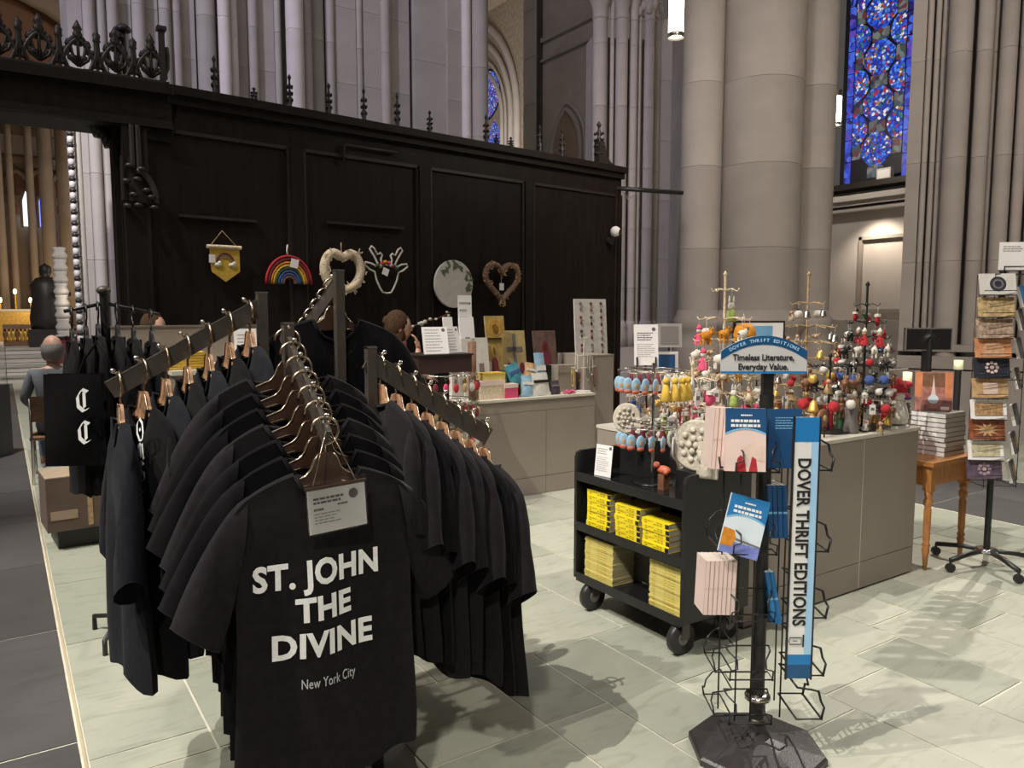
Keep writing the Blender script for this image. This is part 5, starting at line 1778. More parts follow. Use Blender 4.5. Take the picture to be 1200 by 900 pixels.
def spine_row(n, px0, px1, py, label, cover, h, w=.13, lean=0, y=-.095, th=None, rz=0):
    xa, xb = lx(px0, py, y), lx(px1, py, y)
    th = (xb - xa) / n if th is None else th
    for i in range(n):
        x = xa + th * (i + .5)
        t = thing('paperback_book', '%s, %s from the left' % (label, ORD[i]), 'book', basis(ds) @ Vector((x, y, lz(py) + .003)), 0, 'books in the spinner', (R(-4), R(lean), ANG + rz))
        q = th * .47
        MB().box((-q, 0, 0), (q, .0015, h)).box((-q, 0, 0), (-q + .0012, w, h)).box((q - .0012, 0, 0), (q, w, h)).build('cover', cover, t)
        MB().box((-q + .0012, .0015, .001), (q - .0012, w - .002, h - .001)).build('pages', 'paper', t)
        MB().box((-q * .8, -.0006, h * .46), (q * .8, 0, h * .50)).build('spine_band', 'bookcyan' if 'blue' in cover else 'bookbeige', t)
spine_row(4, 833, 854, 547, 'pink-spined paperback in the top left basket of the spinner', 'pinkpage', .212, lean=4, y=-.055)
spine_row(7, 824, 861, 712, 'pale pink paperback in the third left basket of the spinner', 'pinkpage', .190, lean=3, y=-.075)
spine_row(4, 901, 924, 626, 'blue-spined paperback in the second right basket of the spinner', 'bookblue', .185, lean=-2, y=-.06)
spine_row(2, 906, 917, 724, 'slim blue paperback leaning in the third right basket of the spinner', 'bookblue2', .185, lean=-9, y=-.06)
wC, hC = .115, .205
for i in range(4):
    upright_book('dark blue paperback in the top right basket of the spinner, %s from the front' % ORD[i], (lx(921, 500, -.05), -.055 + .014 * i, tiersA[0] + .006), wC, hC - .002 * i, .0125, 'bookblue',
                 [('cover_lettering', lines_mb(-wC * .3, wC * .3, hC * .86, 5, .009, .0035, -.0006, 4, .3), 'bookcyan')] if i == 0 else [], (R(-4), 0, 0))

# ================================================================== WOODEN TABLE WITH BOOKS
TX0, TX1, TY0, TY1, TZ = 4.665, 5.22, 2.405, 3.10, .685
tb = thing('side_table', 'honey wooden side table with turned legs carrying a stack of white books', 'table', ((TX0 + TX1) / 2, (TY0 + TY1) / 2, 0))
MB().box((TX0 - .0, TY0, TZ - .028), (TX1, TY1, TZ)).build('tabletop', 'pine', tb, True)
leg = MB().box((-.026, -.026, .50), (.026, .026, .657)).lathe([(.011, 0), (.018, .10), (.024, .13), (.017, .145), (.025, .16), (.017, .175), (.021, .20), (.022, .38), (.017, .395), (.027, .415), (.027, .44), (.018, .455), (.025, .47), (.022, .50)], n=14)
for x in (TX0 + .045, TX1 - .085):
    for y in (TY0 + .045, TY1 - .05):
        b = MB().put(leg, TR(x, y, 0)); b.build('leg', 'pine', tb, True)
MB().box((TX0 + .07, TY0 + .035, .53), (TX1 - .11, TY0 + .055, .655)).build('apron', 'pine', tb, True)
MB().box((TX0 + .035, TY0 + .07, .53), (TX0 + .055, TY1 - .07, .655)).build('apron', 'pine', tb, True)
z = TZ
bw_ = .27
for i in range(9):
    th = .0300
    white_book('white hardback, %s from the bottom of the stack on the wooden table' % ORD[i], (4.905 + rr.uniform(-.004, .004), 2.575 + rr.uniform(-.004, .004), z), .22, .25, th, rr.uniform(-.015, .015))
    MBk = None
    z += th + .0006
ztb = z
# picture book on a stand on top of the stack
qa = ax_(1095, 487, 4.97)
t = thing('picture_book', 'book with an orange and pink church interior cover displayed on the white book stack', 'book', (5.0, 2.60, ztb - .002), ANG - R(22), None, (R(-12), 0, ANG - R(24)))
w2, h2 = .215, .255
MB().box((-w2 / 2, 0, 0), (w2 / 2, .002, h2)).box((-w2 / 2, .016, 0), (w2 / 2, .018, h2)).box((-w2 / 2, 0, 0), (-w2 / 2 + .002, .018, h2)).build('cover', M.setdefault('rosecover', mat('rose cover picture', (.36, .15, .12), .4, 0, .5, 25)), t)
MB().box((-w2 / 2 + .002, .002, .001), (w2 / 2 - .003, .016, h2 - .001)).build('pages', 'white2', t)
e = -.0008
for nm, mb, mm in (('orange_arches', MB().box((-w2 * .5, e, h2 * .35), (-w2 * .30, 0, h2)).box((w2 * .30, e, h2 * .35), (w2 * .5, 0, h2)), 'orange_cov'), ('dark_vault', MB().box((-w2 * .30, e * 1.1, h2 * .62), (w2 * .30, 0, h2 * .97)), 'brown'), ('pale_spire', MB().prism([(-.02, h2 * .3), (.02, h2 * .3), (.008, h2 * .55), (0, h2 * .92), (-.008, h2 * .55)], e * 1.4, 0), 'pinkpage'),
                   ('blue_glow', MB().prism([(.03 * math.cos(a), h2 * .30 + .03 * math.sin(a)) for a in [2 * PI * i / 12 for i in range(12)]], e * 1.5, 0), 'bookpale'), ('label', MB().box((w2 * .2, e * 1.3, .01), (w2 * .42, 0, .03)), 'white')):
    if mm == 'orange_cov' and mm not in M: M[mm] = mat('orange cover', (.60, .22, .10), .4, 0, .2, 20)
    mb.build(nm, mm, t)
t = thing('acrylic_stand', 'clear acrylic easel holding the picture book on the stack', 'stand', (5.0, 2.60, ztb), ANG - R(24))
MB().box((-.09, -.036, .001), (.09, -.033, .13)).box((-.09, -.036, .0), (.09, .05, .003)).build('plate', 'acrylic', t)
# more papers at the back of the table and a small lamp
t = thing('leaflet_holder', 'grey leaflet holder behind the white book stack on the table', 'holder', (5.16, 2.78, TZ), ANG)
MB().box((-.06, -.01, .0), (.06, .03, .24)).build('pocket', 'papergrey', t)
MB().box((-.05, -.02, .0), (.05, -.012, .22)).build('leaflet', 'white2', t)
for i in range(6):
    flat_book('white_book', 'white book at the far left of the table beyond the island, %s up' % ORD[i], 'white books on the far left of the table', (4.68, 2.92, TZ + .03 * i), .24, .2, .027, 'signwhite', .06, 'white2', False)

# ================================================================== CARD SPINNER TOWER
TB = Vector((5.09, 2.27, 0)); TD = depth_of((5.09, 2.27, .7))
TH = TB.x * math.cos(AZ) + TB.y * math.sin(AZ)
def tz_(py, y=0): return ah_(1165, py, TH + y).z
def tx_(px, py, y=0):
    p = ah_(px, py, TH + y) - TB
    return p.x * math.sin(AZ) - p.y * math.cos(AZ)
tw = thing('card_spinner', 'tall black wire card spinner on a five-legged caster base at the right', 'stand', TB, ANG)
for i in range(5):
    a = R(200 + 72 * i)
    dx, dy = .30 * math.cos(a), .30 * math.sin(a)
    MB().tube([(0, 0, .105), (dx * .5, dy * .5, .10), (dx, dy, .075)], .016, 6).build('base_leg', 'black', tw)
    MB().cyl((dx, dy - .012, .028), (dx, dy + .012, .028), .028, n=12).cyl((dx, dy, .03), (dx, dy, .075), .008, n=6).build('caster', 'blackp', tw)
MB().lathe([(.065, .10), (.065, .118), (.04, .125), (.02, .125)], n=18).build('hub', 'chrome', tw)
MB().cyl((0, 0, .11), (0, 0, tz_(318)), .019, n=12).build('pole', 'black', tw)
b = MB()
for dx, dy in ((-.10, -.09), (.10, -.09), (.10, .09), (-.10, .09)):
    b.tube([(dx, dy, tz_(568)), (dx, dy, tz_(322))], .0025, 5)
for z in (tz_(566), tz_(444), tz_(322)):
    b.tube([(-.10, -.09, z), (.10, -.09, z), (.10, .09, z), (-.10, .09, z)], .0025, 5, closed=True)
b.build('wire_frame', 'black', tw)
gold_c = M.setdefault('c_tan', mat('tan engraved card', (.46, .33, .17), .5, 0, .5, 40))
M['c_floral'] = mat('floral print card', (.38, .27, .20), .5, 0, .6, 45)
M['c_orange'] = mat('orange scene card', (.56, .25, .12), .5, 0, .35, 25)
M['c_dark'] = mat('midnight card', (.03, .03, .045), .45, 0, .4, 20)
M['c_peach'] = mat('peach scroll card', (.52, .33, .17), .5, 0, .3, 25)
M['c_red'] = mat('crimson star card', (.24, .07, .03), .5, 0, .6, 30)
M['c_purple'] = mat('purple rose window card', (.12, .08, .12), .5, 0, .5, 30)
M['c_pic'] = mat('brown picture', (.42, .26, .13), .5, 0, .5, 40)
M['c_pic2'] = mat('pale landscape', (.55, .50, .33), .5, 0, .4, 30)
M['c_grey'] = mat('monochrome card', (.10, .095, .09), .5, 0, .5, 20)
cards = [(334, 'white2', 'white card with a dark round emblem', 'emblem'), (360, 'c_tan', 'tan card of engraved figures', ''), (385, 'c_floral', 'card with a dense floral print', ''), (408, 'c_orange', 'orange card with an arched scene', 'arch'), (431, 'c_dark', 'midnight blue card with a pale rosette', 'rosette'),
         (455, 'c_peach', 'peach card with scrollwork', 'scroll'), (480, 'white', 'white bordered card with a brown picture', 'pic'), (504, 'c_red', 'crimson card with a golden starburst', 'star'), (528, 'white', 'white bordered card with a pale landscape', 'pic2'), (550, 'c_purple', 'purple card with a pale rose window', 'rosette')]
ctr = -.035
for k, (py, mm, lab, kind) in enumerate(cards):
    z = tz_(py + 11, -.118)
    T0 = basis(tw)
    x0 = tx_(1171 - (py - 334) * .075, py, -.118)
    hh = .118 if k else .128
    ww = .20
    loc = T0 @ Vector((x0 - .0, -.118, z))
    t = thing('greeting_card', '%s, %s from the top of the tower\'s front column' % (lab, ORD[k]), 'card', loc, 0, 'cards in the spinner tower', (R(-14), 0, ANG - R(8)))
    MB().box((-ww / 2, 0, 0), (ww / 2, .012, hh)).build('card', mm, t)
    e = -.0008; cz = hh / 2
    def disc(r, m_, nm, lay=1): MB().prism([(r * math.cos(a), cz + r * math.sin(a)) for a in [2 * PI * i / 18 for i in range(18)]], e * lay, 0).build(nm, m_, t)
    if kind == 'emblem': disc(.046, 'c_dark', 'emblem'); disc(.030, 'papergrey', 'emblem_ring', 2); disc(.02, 'c_dark', 'emblem_core', 3)
    if kind == 'rosette':
        for i in range(8):
            a = 2 * PI * i / 8
            MB().prism([(.030 * math.cos(a) + .010 * math.cos(q), cz + .030 * math.sin(a) + .010 * math.sin(q)) for q in [2 * PI * j / 8 for j in range(8)]], e, 0).build('petal', 'pinkpage' if 'midnight' in lab else M.setdefault('lilac', mat('lilac', (.40, .28, .36), .5)), t)
        disc(.012, 'pinkpage', 'rosette_core', 2)
    if kind == 'arch': MB().prism([(-.06, .01), (.06, .01), (.06, .06), (.03, .10), (-.03, .10), (-.06, .06)], e, 0).build('arch_picture', M.setdefault('c_salmon', mat('salmon', (.60, .34, .20), .5, 0, .3, 40)), t)
    if kind == 'scroll': MB().box((-.04, e, .02), (.04, 0, .09)).build('panel_picture', 'bookbeige', t)
    if kind in ('pic', 'pic2'): MB().box((-ww * .4, e, .022), (ww * .4, 0, hh - .02)).build('picture', 'c_pic' if kind == 'pic' else 'c_pic2', t)
    if kind == 'star':
        MB().prism([((.085 if i % 2 == 0 else .03) * math.cos(2 * PI * i / 20), cz + (.05 if i % 2 == 0 else .02) * math.sin(2 * PI * i / 20)) for i in range(20)], e, 0).build('starburst', 'c_peach', t)
    MB().tube([(x0 - .095, -.09, z - .0), (x0 - .095, -.135, z - .004), (x0 + .095, -.135, z - .004), (x0 + .095, -.09, z)], .0028, 5).tube([(x0 - .095, -.135, z + .022), (x0 + .095, -.135, z + .022)], .0025, 5).build('card_pocket', 'black', tw)
for k, py in enumerate((345, 372, 405, 440, 482, 515, 548)):
    z = tz_(py + 14)
    x0 = tx_(1200, 330, -.03) + .03
    loc = basis(tw) @ Vector((x0, -.03 + .0, z))
    t = thing('greeting_card', '%s card from the top in the tower\'s right-hand column' % ORD[k], 'card', loc, 0, 'cards in the spinner tower', (R(-14), 0, ANG + R(52)))
    MB().box((-.075, 0, 0), (.075, .012, .13)).build('card', 'c_grey' if k else 'bookblue2', t)
    MB().box((-.078, .012, 0), (.075, .03, .125)).build('card_pack', 'white', t)
    MB().box((-.05, -.0008, .03), (.05, 0, .10)).build('picture', 'c_pic' if k in (5, 6, 3) else 'papergrey', t)
# sign on top
zz0, zz1 = tz_(317), tz_(284)
t = thing('tower_sign', 'white sign card with heading and emblem on top of the card spinner', 'sign', basis(tw) @ Vector((tx_(1198, 300, -.02), -.02, zz0)), ANG - R(6))
hs = zz1 - zz0; ws = .265
MB().box((-ws / 2, 0, 0), (ws / 2, .003, hs)).build('card', 'white', t)
MB().box((-ws / 2, -.004, -.004), (ws / 2, .006, .002)).box((-ws * .38, -.003, .022), (ws * .4, -.001, .026)).box((-ws * .38, -.003, .0), (-ws * .36, -.001, .026)).build('holder', 'black', t)
lines_mb(-ws * .42, ws * .05, hs * .86, 3, .013, .006, -.0006, 6, .2).build('heading_print', 'ink_l', t)
logo_mb((ws * .33, hs * .78), .020, -.0004).build('round_emblem', 'ink', t)
MB().cyl((0, .01, -.05), (0, .01, .01), .004, n=6).build('stem', 'black', t)

# ================================================================== BACK COUNTER
BY = 5.405; BH = .86
bx0, bx1 = 2.45, ay_(697, 470, BY).x
cnt = thing('back_counter', 'long taupe laminate counter of gifts and icons in front of the oak screen', 'counter', ((bx0 + bx1) / 2, BY + .3, 0))
MB().box((bx0 + .02, BY + .02, .0), (bx1 - .02, BY + .58, BH - .03)).build('carcass', 'laminate_d', cnt, True)
xm = ay_(640, 520, BY).x
xs = [bx0, 2.84, xm, bx1]
zk, zd = ay_(605, 562, BY).z, ay_(640, 480, BY).z
for a, b in zip(xs, xs[1:]):
    MB().box((a + .002, BY, .004), (b - .002, BY + .018, zk - .002)).build('plinth_panel', 'laminate', cnt, True)
    MB().box((a + .002, BY, zk + .002), (b - .002, BY + .018, zd - .003)).build('door_panel', 'laminate', cnt, True)
MB().box((bx0, BY, zd), (bx1, BY + .018, BH - .022)).build('drawer_band', 'laminate', cnt, True)
MB().box((bx0 - .01, BY - .012, BH - .02), (bx1, BY + .60, BH)).build('worktop', 'counter', cnt, True)
# tall end cabinet
ye = BY + .12
xa, xb = ay_(693, 440, ye).x, ay_(719, 440, ye).x; ze = ay_(705, 417, ye).z
t = thing('tall_cabinet', 'plain taupe cabinet end standing taller than the back counter at its right end', 'cabinet', (bx1 + .15, ye + .2, 0))
MB().box((bx1 + .003, ye, 0), (xb, ye + .45, ze)).build('carcass', 'laminate', t, True)
MB().box((bx1 + .001, ye - .004, ze), (xb + .004, ye + .45, ze + .012)).build('top', 'laminate', t, True)

# things on the back counter --------------------------------------------------
def on_c(px0, py0, px1, py1, yy=BY + .25):
    """base centre, width, height of a thing standing on the counter at depth yy"""
    a = ay_((px0 + px1) / 2, py1, yy)
    w = ay_(px1, py1, yy).x - ay_(px0, py1, yy).x
    return a.x, w, ay_((px0 + px1) / 2, py0, yy).z, a.z
def icon(label, px0, py0, px1, py1, yy, field, parts, zb=BH, lean=-8, name='icon_panel', cat='icon'):
    x, w, zt, zb_ = on_c(px0, py0, px1, py1, yy)
    h = zt - zb
    t = thing(name, label, cat, (x, yy, zb + .001), 0, None, (R(lean), 0, 0))
    MB().box((-w / 2, 0, 0), (w / 2, .018, h)).build('board', field, t)
    for nm, poly, mm in parts:
        MB().prism([(u * w, v * h) for u, v in poly], -.0025, 0, None).build(nm, mm, t)
    return t
def ell(cx, cy, rx, ry, n=14): return [(cx + rx * math.cos(2 * PI * i / n), cy + ry * math.sin(2 * PI * i / n)) for i in range(n)]
def rc(a, b, c, d): return [(a, b), (c, b), (c, d), (a, d)]
M['icon_gold'] = mat('gilded panel', (.40, .27, .09), .5, .1, .25, 14)
M['icon_brown'] = mat('aged brown panel', (.13, .075, .06), .6, 0, .35, 14)
y_ = BY + .30
zi = BH + .26
t = thing('display_riser', 'dark stepped riser carrying the two stacked gold icons on the counter', 'riser', (ay_(580, 430, y_ + .1).x, y_ + .12, BH))
MB().box((-.16, -.0, 0), (.16, .16, .0 + .24)).build('block', 'oak2', t)
icon('small gilded arched icon above the red saint icon on the counter', 570, 370, 592, 396, y_ + .05, 'icon_gold', [('arch', ell(.5 - .5, .45, .34, .38), 'ochre_felt'), ('figure', ell(0, .38, .18, .24), 'dgreen')], zb=ay_(581, 396, y_ + .05).z)
icon('red-robed saint icon on a gold ground, under the small arched icon', 573, 397, 593, 432, y_, 'icon_gold', [('robe', [(-.25, .05), (.25, .05), (.18, .6), (0, .72), (-.18, .6)], 'maroon'), ('halo', ell(0, .78, .16, .12), 'gold'), ('face', ell(0, .78, .08, .08), 'brown')])
icon('wide gilded icon with a blue-grey cross and two dark medallions', 594, 387, 620, 426, y_ + .06, M.setdefault('icon_pale', mat('pale gilded panel', (.50, .37, .17), .5, .1, .2, 14)), [('cross', rc(-.07, .05, .07, .95), 'papergrey'), ('crossbar', rc(-.35, .66, .35, .74), 'papergrey'), ('medallion', ell(-.28, .4, .11, .09), 'maroon'), ('medallion', ell(.28, .4, .11, .09), 'maroon')])
icon('dusky brown icon at the right of the row on the counter', 630, 387, 656, 424, y_ + .08, 'icon_brown', [('figure', ell(0, .5, .22, .34), 'maroon'), ('figure_head', ell(0, .72, .1, .08), 'brown')])
# earring board
x, w, zt, zb = on_c(677, 350, 714, 418, BY + .42)
t = thing('earring_board', 'tall white board of earrings and pendants at the right end of the counter', 'display', (x, BY + .42, BH), 0, None, (R(-4), 0, 0))
h = zt - BH
MB().box((-w / 2, 0, 0), (w / 2, .015, h)).build('board', 'white2', t)
for r_ in range(4):
    for c_ in range(3):
        u = (-.32 + .32 * c_) * w; v = h - .045 - r_ * .135
        b = MB().cyl((u, -.012, v), (u, -.002, v), .014, n=8)
        b.tube([(u - .008, -.008, v), (u, -.008, v - .06)], .002, 4).ball((u, -.008, v - .05 - .01 * c_), (.016, .006, .022), n=6)
        b.build('earring', ['papergrey', 'brown', 'gunmetal', 'maroon'][(r_ + c_) % 4], t)
# jewellery stand
x, w, zt, zb = on_c(665, 396, 702, 460, BY + .12)
t = thing('jewellery_stand', 'white branching jewellery stand with bracelets at the counter\'s right end', 'stand', (x, BY + .12, BH))
h = zt - BH
b = MB().cyl((0, 0, 0), (0, 0, .012), .07, n=14).cyl((0, 0, 0), (0, 0, h), .006, n=6)
for z, r_ in ((h, .05), (h * .68, .10), (h * .45, .14)):
    b.tube([(-r_, 0, z + .01), (-r_ * .5, 0, z - .004), (0, 0, z), (r_ * .5, 0, z - .004), (r_, 0, z + .01)], .005, 5)
b.build('frame', 'white2', t)
for i, (u, z, l) in enumerate(((-.09, .68, .12), (.09, .68, .16), (-.13, .45, .14), (.13, .45, .15), (-.05, .45, .10), (.05, .66, .2))):
    MB().tube([(u - .012, -.008, z * h), (u - .014, -.008, z * h - l), (u, -.008, z * h - l - .02), (u + .014, -.008, z * h - l), (u + .012, -.008, z * h)], .003, 4).ball((u, -.01, z * h - l - .02), .011, n=6).build('necklace', ['white_felt', 'steel', 'gold', 'maroon', 'brown', 'steel'][i], t)
# soft pouches, boxes and so on: (kind, label, box, material, second material)
def pouch(label, px0, py0, px1, py1, yy, m1, m2, tilt=0, cat='pouch', name='cloth_pouch', zb=BH):
    x, w, zt, zb_ = on_c(px0, py0, px1, py1, yy)
    h = max(.03, zt - zb)
    t = thing(name, label, cat, (x, yy, zb + .002), 0, 'small goods on the back counter', (R(-12), R(tilt), 0))
    def fn(u, v, sg): return Vector(((u - .5) * w * (1 - .12 * v), sg * .02 * math.sin(PI * u) * (.3 + .7 * math.sin(PI * min(1, v + .1))), h * v))
    MB().grid(lambda u, v: fn(u, v, -1), 8, 6).grid(lambda u, v: fn(u, v, 1), 8, 6, flip=True).build('bag', m1, t)
    MB().box((-w * .4, -.022, h * .55), (w * .4, -.018, h * .68)).build('band', m2, t)
    return t
pouch('teal cloth pouch leaning left of the peach pouch on the counter', 600, 425, 616, 447, BY + .14, 'teal', 'blue_felt', -20, zb=BH + .10)
pouch('peach printed pouch between the teal and pale blue pouches', 614, 425, 628, 442, BY + .14, 'c_peach', 'white_felt', 10, zb=BH + .12)
pouch('sky blue striped pouch standing at the counter front', 611, 440, 626, 464, BY + .06, 'sky', 'white_felt', 5)
pouch('white pouch with black dots at the counter front', 624, 437, 645, 463, BY + .06, 'white2', 'black', 0)
pouch('dark plum pouch beside the dotted pouch', 646, 446, 657, 462, BY + .07, M.setdefault('plum', mat('plum cloth', (.05, .035, .05), .8)), 'papergrey', 0)
pouch('pale blue figurine pouch behind the dotted pouch', 630, 413, 643, 436, BY + .2, 'sky', 'white_felt', 0, zb=BH)
def carton(label, px0, py0, px1, py1, yy, m1, m2, dep=.12, name='gift_box', zb=None, cat='box'):
    x, w, zt, zb_ = on_c(px0, py0, px1, py1, yy)
    zb = BH if zb is None else zb
    h = max(.025, zt - zb)
    t = thing(name, label, cat, (x, yy, zb + .001), 0, 'small goods on the back counter')
    MB().box((-w / 2, 0, 0), (w / 2, dep, h * .72)).build('box', m1, t)
    MB().box((-w / 2 - .002, -.002, h * .72), (w / 2 + .002, dep + .002, h)).build('lid', m2, t)
    return t
c1 = carton('pale gift box at the counter front under the yellow box', 563, 446, 592, 462, BY + .06, 'cream', 'pinkpage', .16)
carton('yellow gift box resting on the pale box on the counter', 567, 437, 592, 446, BY + .08, 'yellow2', M.setdefault('lemon', mat('lemon card', (.66, .44, .06), .6)), .12, zb=ay_(578, 446, BY + .06).z + .002)
carton('pink spotted gift box beside the pale boxes on the counter', 592, 450, 607, 462, BY + .05, 'pink_felt', 'pinkpage', .09)
carton('dark green standing box behind the pink gift box', 594, 434, 610, 460, BY + .2, 'dgreen', 'dgreen', .12)
carton('plain taupe box behind the red berry sprig on the counter', 654, 428, 675, 458, BY + .2, 'laminate', 'laminate', .14)
carton('small dark jar of potpourri behind the dotted pouch', 638, 428, 654, 446, BY + .3, 'dgreen', 'black', .1)
carton('white gift box right of the saint icon', 593, 428, 600, 440, BY + .32, 'white', 'white2', .08)
x, w, zt, zb = on_c(659, 455, 676, 462, BY + .04)
t = thing('berry_sprig', 'sprig of red berries lying at the counter front edge', 'sprig', (x, BY + .04, BH))
for i in range(9): MB().ball((-.05 + .0125 * i, .012 * (-1) ** i, .014 + .006 * (i % 3)), .014, n=6).build('berry', 'pink_felt', t)
MB().tube([(-.06, 0, .01), (.07, 0, .012)], .004, 5).build('stem', 'brown', t)
for i, (px, py) in enumerate(((626, 430), (635, 428), (652, 425))):
    x, w, zt, zb = on_c(px - 3, py - 14, px + 3, py + 10, BY + .40)
    t = thing('figurine', '%s pale standing figurine in front of the brown icon' % ['left', 'middle', 'right'][i], 'figurine', (x, BY + .40, BH))
    MB().lathe([(.03, 0), (.032, .02), (.022, .12), (.018, .18), (.008, .20)], n=10).build('robe', ['white_felt', 'sky', 'white2'][i], t)
    MB().ball((0, 0, .22), .02, n=8).build('head', 'skin', t)
# signs and printed things at the left of the counter
def card(label, px0, py0, px1, py1, yy, lean=-10, name='price_sign', n=5, zb=None, rz=0, base=True):
    x, w, zt, zb_ = on_c(px0, py0, px1, py1, yy)
    zb = zb_ if zb is None else zb
    h = zt - zb
    t = thing(name, label, 'sign', (x, yy, zb), rz, None, (R(lean), 0, rz))
    MB().box((-w / 2, 0, 0), (w / 2, .003, h)).build('card', 'white', t)
    lines_mb(-w * .40, w * .3, h * .9, n, h * .11, h * .03, -.0006, int(px0), .3).build('print', 'ink_l', t)
    logo_mb((w * .34, h * .88), w * .07, -.0004).build('round_emblem', 'ink', t)
    return t
SY = 5.02
xs0, xs1 = ay_(491, 425, SY).x, ay_(553, 425, SY).x
zsh = ay_(522, 417, SY).z; zsb = ay_(522, 437, SY).z
ks = thing('keyring_spinner', 'dark keyring spinner with price sheets on top in front of the back counter', 'stand', ((xs0 + xs1) / 2, SY + .15, 0))
MB().box((xs0, SY, zsb), (xs1, SY + .34, zsh)).build('top_box', M.setdefault('mahog', mat('dark mahogany', (.045, .022, .020), .4, 0, .2, 6)), ks, True)
MB().box((xs0 - .01, SY - .01, zsh), (xs1 + .01, SY + .35, zsh + .012)).build('top', 'oak2', ks, True)
xp = ay_(532, 440, SY).x
MB().box((xp - .03, SY + .13, .03), (xp + .03, SY + .19, zsb)).build('post', 'black', ks, True)
MB().cyl((xp, SY + .16, 0), (xp, SY + .16, .03), .22, n=20).build('base', 'black', ks, True)
rings = MB()
krz = [zsb - .02, zsb - .22, zsb - .44]
for z in krz:
    rings.tube([(xp + .26 * math.cos(a), SY + .16 + .26 * math.sin(a), z) for a in [2 * PI * i / 20 for i in range(20)]], .004, 5, closed=True)
    for i in range(4): rings.tube([(xp, SY + .16, z), (xp + .26 * math.cos(PI / 2 * i), SY + .16 + .26 * math.sin(PI / 2 * i), z)], .004, 5)
rings.build('ring_rails', 'steel', ks, True)
kr = thing('keyring', 'x', 'keyring', (0, 0, 0), 0, 'keyrings on the spinner')
MB().tube([(.012 * math.sin(a), 0, -.012 + .012 * math.cos(a)) for a in [2 * PI * i / 10 for i in range(10)]], .002, 4, closed=True).build('ring', 'steel', kr)
MB().cyl((0, 0, -.024), (0, 0, -.06), .003, n=5).build('chain', 'steel', kr)
fobs = []
FM = ['red_felt', 'white2', 'tan', 'pink_felt', 'steel', 'red_felt', 'white_felt', 'maroon', 'gold']
kfs = [MB().ball((0, 0, -.085), (.024, .010, .036), n=8).mesh('fob', m_) for m_ in FM]
FN = ['red', 'off-white', 'straw', 'pink', 'silver', 'bright red', 'white', 'maroon', 'gold']
rk = random.Random(5); first = True
pos = 0
for ti, z in enumerate(krz):
    for i in range(16):
        a = PI + R(-20 + 17 * i)
        m_ = rk.randrange(len(FM))
        loc = (xp + .26 * math.cos(a), SY + .16 + .26 * math.sin(a), z - .004)
        lab = '%s keyring, %s from the left on the %s ring of the spinner' % (FN[m_], ORD[i], ['top', 'middle', 'bottom'][ti])
        if first: k_ = kr; k_.location = loc; k_['label'] = lab; first = False; inst(kfs[m_], 'fob', k_)
        else:
            k_ = kr.copy(); COL.objects.link(k_); k_.location = loc; k_['label'] = lab
            for ch in kr.children:
                if ch.name.startswith('fob'): continue
                c_ = ch.copy(); COL.objects.link(c_); c_.parent = k_
            inst(kfs[m_], 'fob', k_)
card('left of two leaning white price sheets on the keyring spinner', 498, 382, 526, 416, SY + .08, -16, 'price_sheet', 8, zsh + .012, R(-8))
card('right white price sheet leaning behind the other on the keyring spinner', 523, 382, 545, 416, SY + .16, -14, 'price_sheet', 8, zsh + .012, R(22))
ZR = BH + .30
t = thing('display_riser', 'low shelf riser behind the keyring spinner holding small prints', 'riser', (ay_(548, 440, BY + .40).x, BY + .40, BH))
MB().box((-.20, -.08, 0), (.20, .12, .30)).build('block', 'white2', t)
card('tall narrow white notice standing above the prints', 538, 346, 554, 376, BY + .46, -2, 'notice_card', 7, ZR + .0)
for px0, py0, px1, py1, lab in ((526, 371, 537, 392, 'small white print card with a dark mark, left of the pair'), (545, 371, 562, 393, 'white print card with a small dark window picture'), (553, 395, 571, 420, 'grey and white print card below the window picture card'), (540, 396, 556, 414, 'pale print card under the notice, half hidden')):
    x, w, zt, zb = on_c(px0, py0, px1, py1, BY + .33)
    low = py1 > 400
    yy = BY + .26 if low else BY + .38
    zb = BH + .02 if low else ZR
    t = thing('print_card', lab, 'print', (x, yy, zb), 0, None, (R(-8), 0, 0))
    h = max(.08, zt - zb) 
    MB().box((-w / 2, 0, 0), (w / 2, .012, h)).build('card', 'white2' if low else 'white', t)
    MB().box((-w * .16, -.0008, h * .25), (w * .16, 0, h * .55)).build('picture', 'papergrey', t)
# reddish cup by the sheets
x, w, zt, zb = on_c(543, 400, 552, 415, BY + .18)
t = thing('pencil_cup', 'small red-brown cup right of the price sheets', 'cup', (x, BY + .10, BH))
MB().lathe([(.03, 0), (.035, zt - BH), (.030, zt - BH), (.026, .01), (0, .01)], n=12).build('cup', 'brown', t)

# ------------------------------------------------------------------ partition and desk behind the racks
PYW = 6.15
xa, xb = ay_(128, 400, PYW).x, ay_(314, 400, PYW).x; zp = ay_(220, 383, PYW).z
t = thing('desk_partition', 'taupe desk partition standing before the oak screen behind the left rack arm', 'partition', ((xa + xb) / 2, PYW, 0))
MB().box((xa, PYW, 0), (xb, PYW + .06, zp)).build('panel', 'laminate', t, True)
MB().box((xa - .004, PYW - .006, zp), (xb + .004, PYW + .066, zp + .012)).build('cap', 'laminate_d', t, True)
dk = thing('till_desk', 'taupe till desk in front of the partition, mostly hidden by hanging shirts', 'desk', ((xa + xb) / 2 + .1, PYW - .3, 0))
zdk = ay_(215, 432, PYW - .2).z
MB().box((xa + .35, PYW - .42, 0), (xb + .0, PYW - .02, zdk - .03)).build('carcass', 'laminate_d', dk, True)
MB().box((xa + .33, PYW - .44, zdk - .03), (xb + .02, PYW - .01, zdk)).build('worktop', 'counter', dk, True)
q = ay_(288, 410, PYW - .1)
t = thing('notice_card', 'white notice card on the till desk behind the left rack post', 'sign', (q.x, PYW - .12, zdk), 0, None, (R(-6), 0, R(0)))
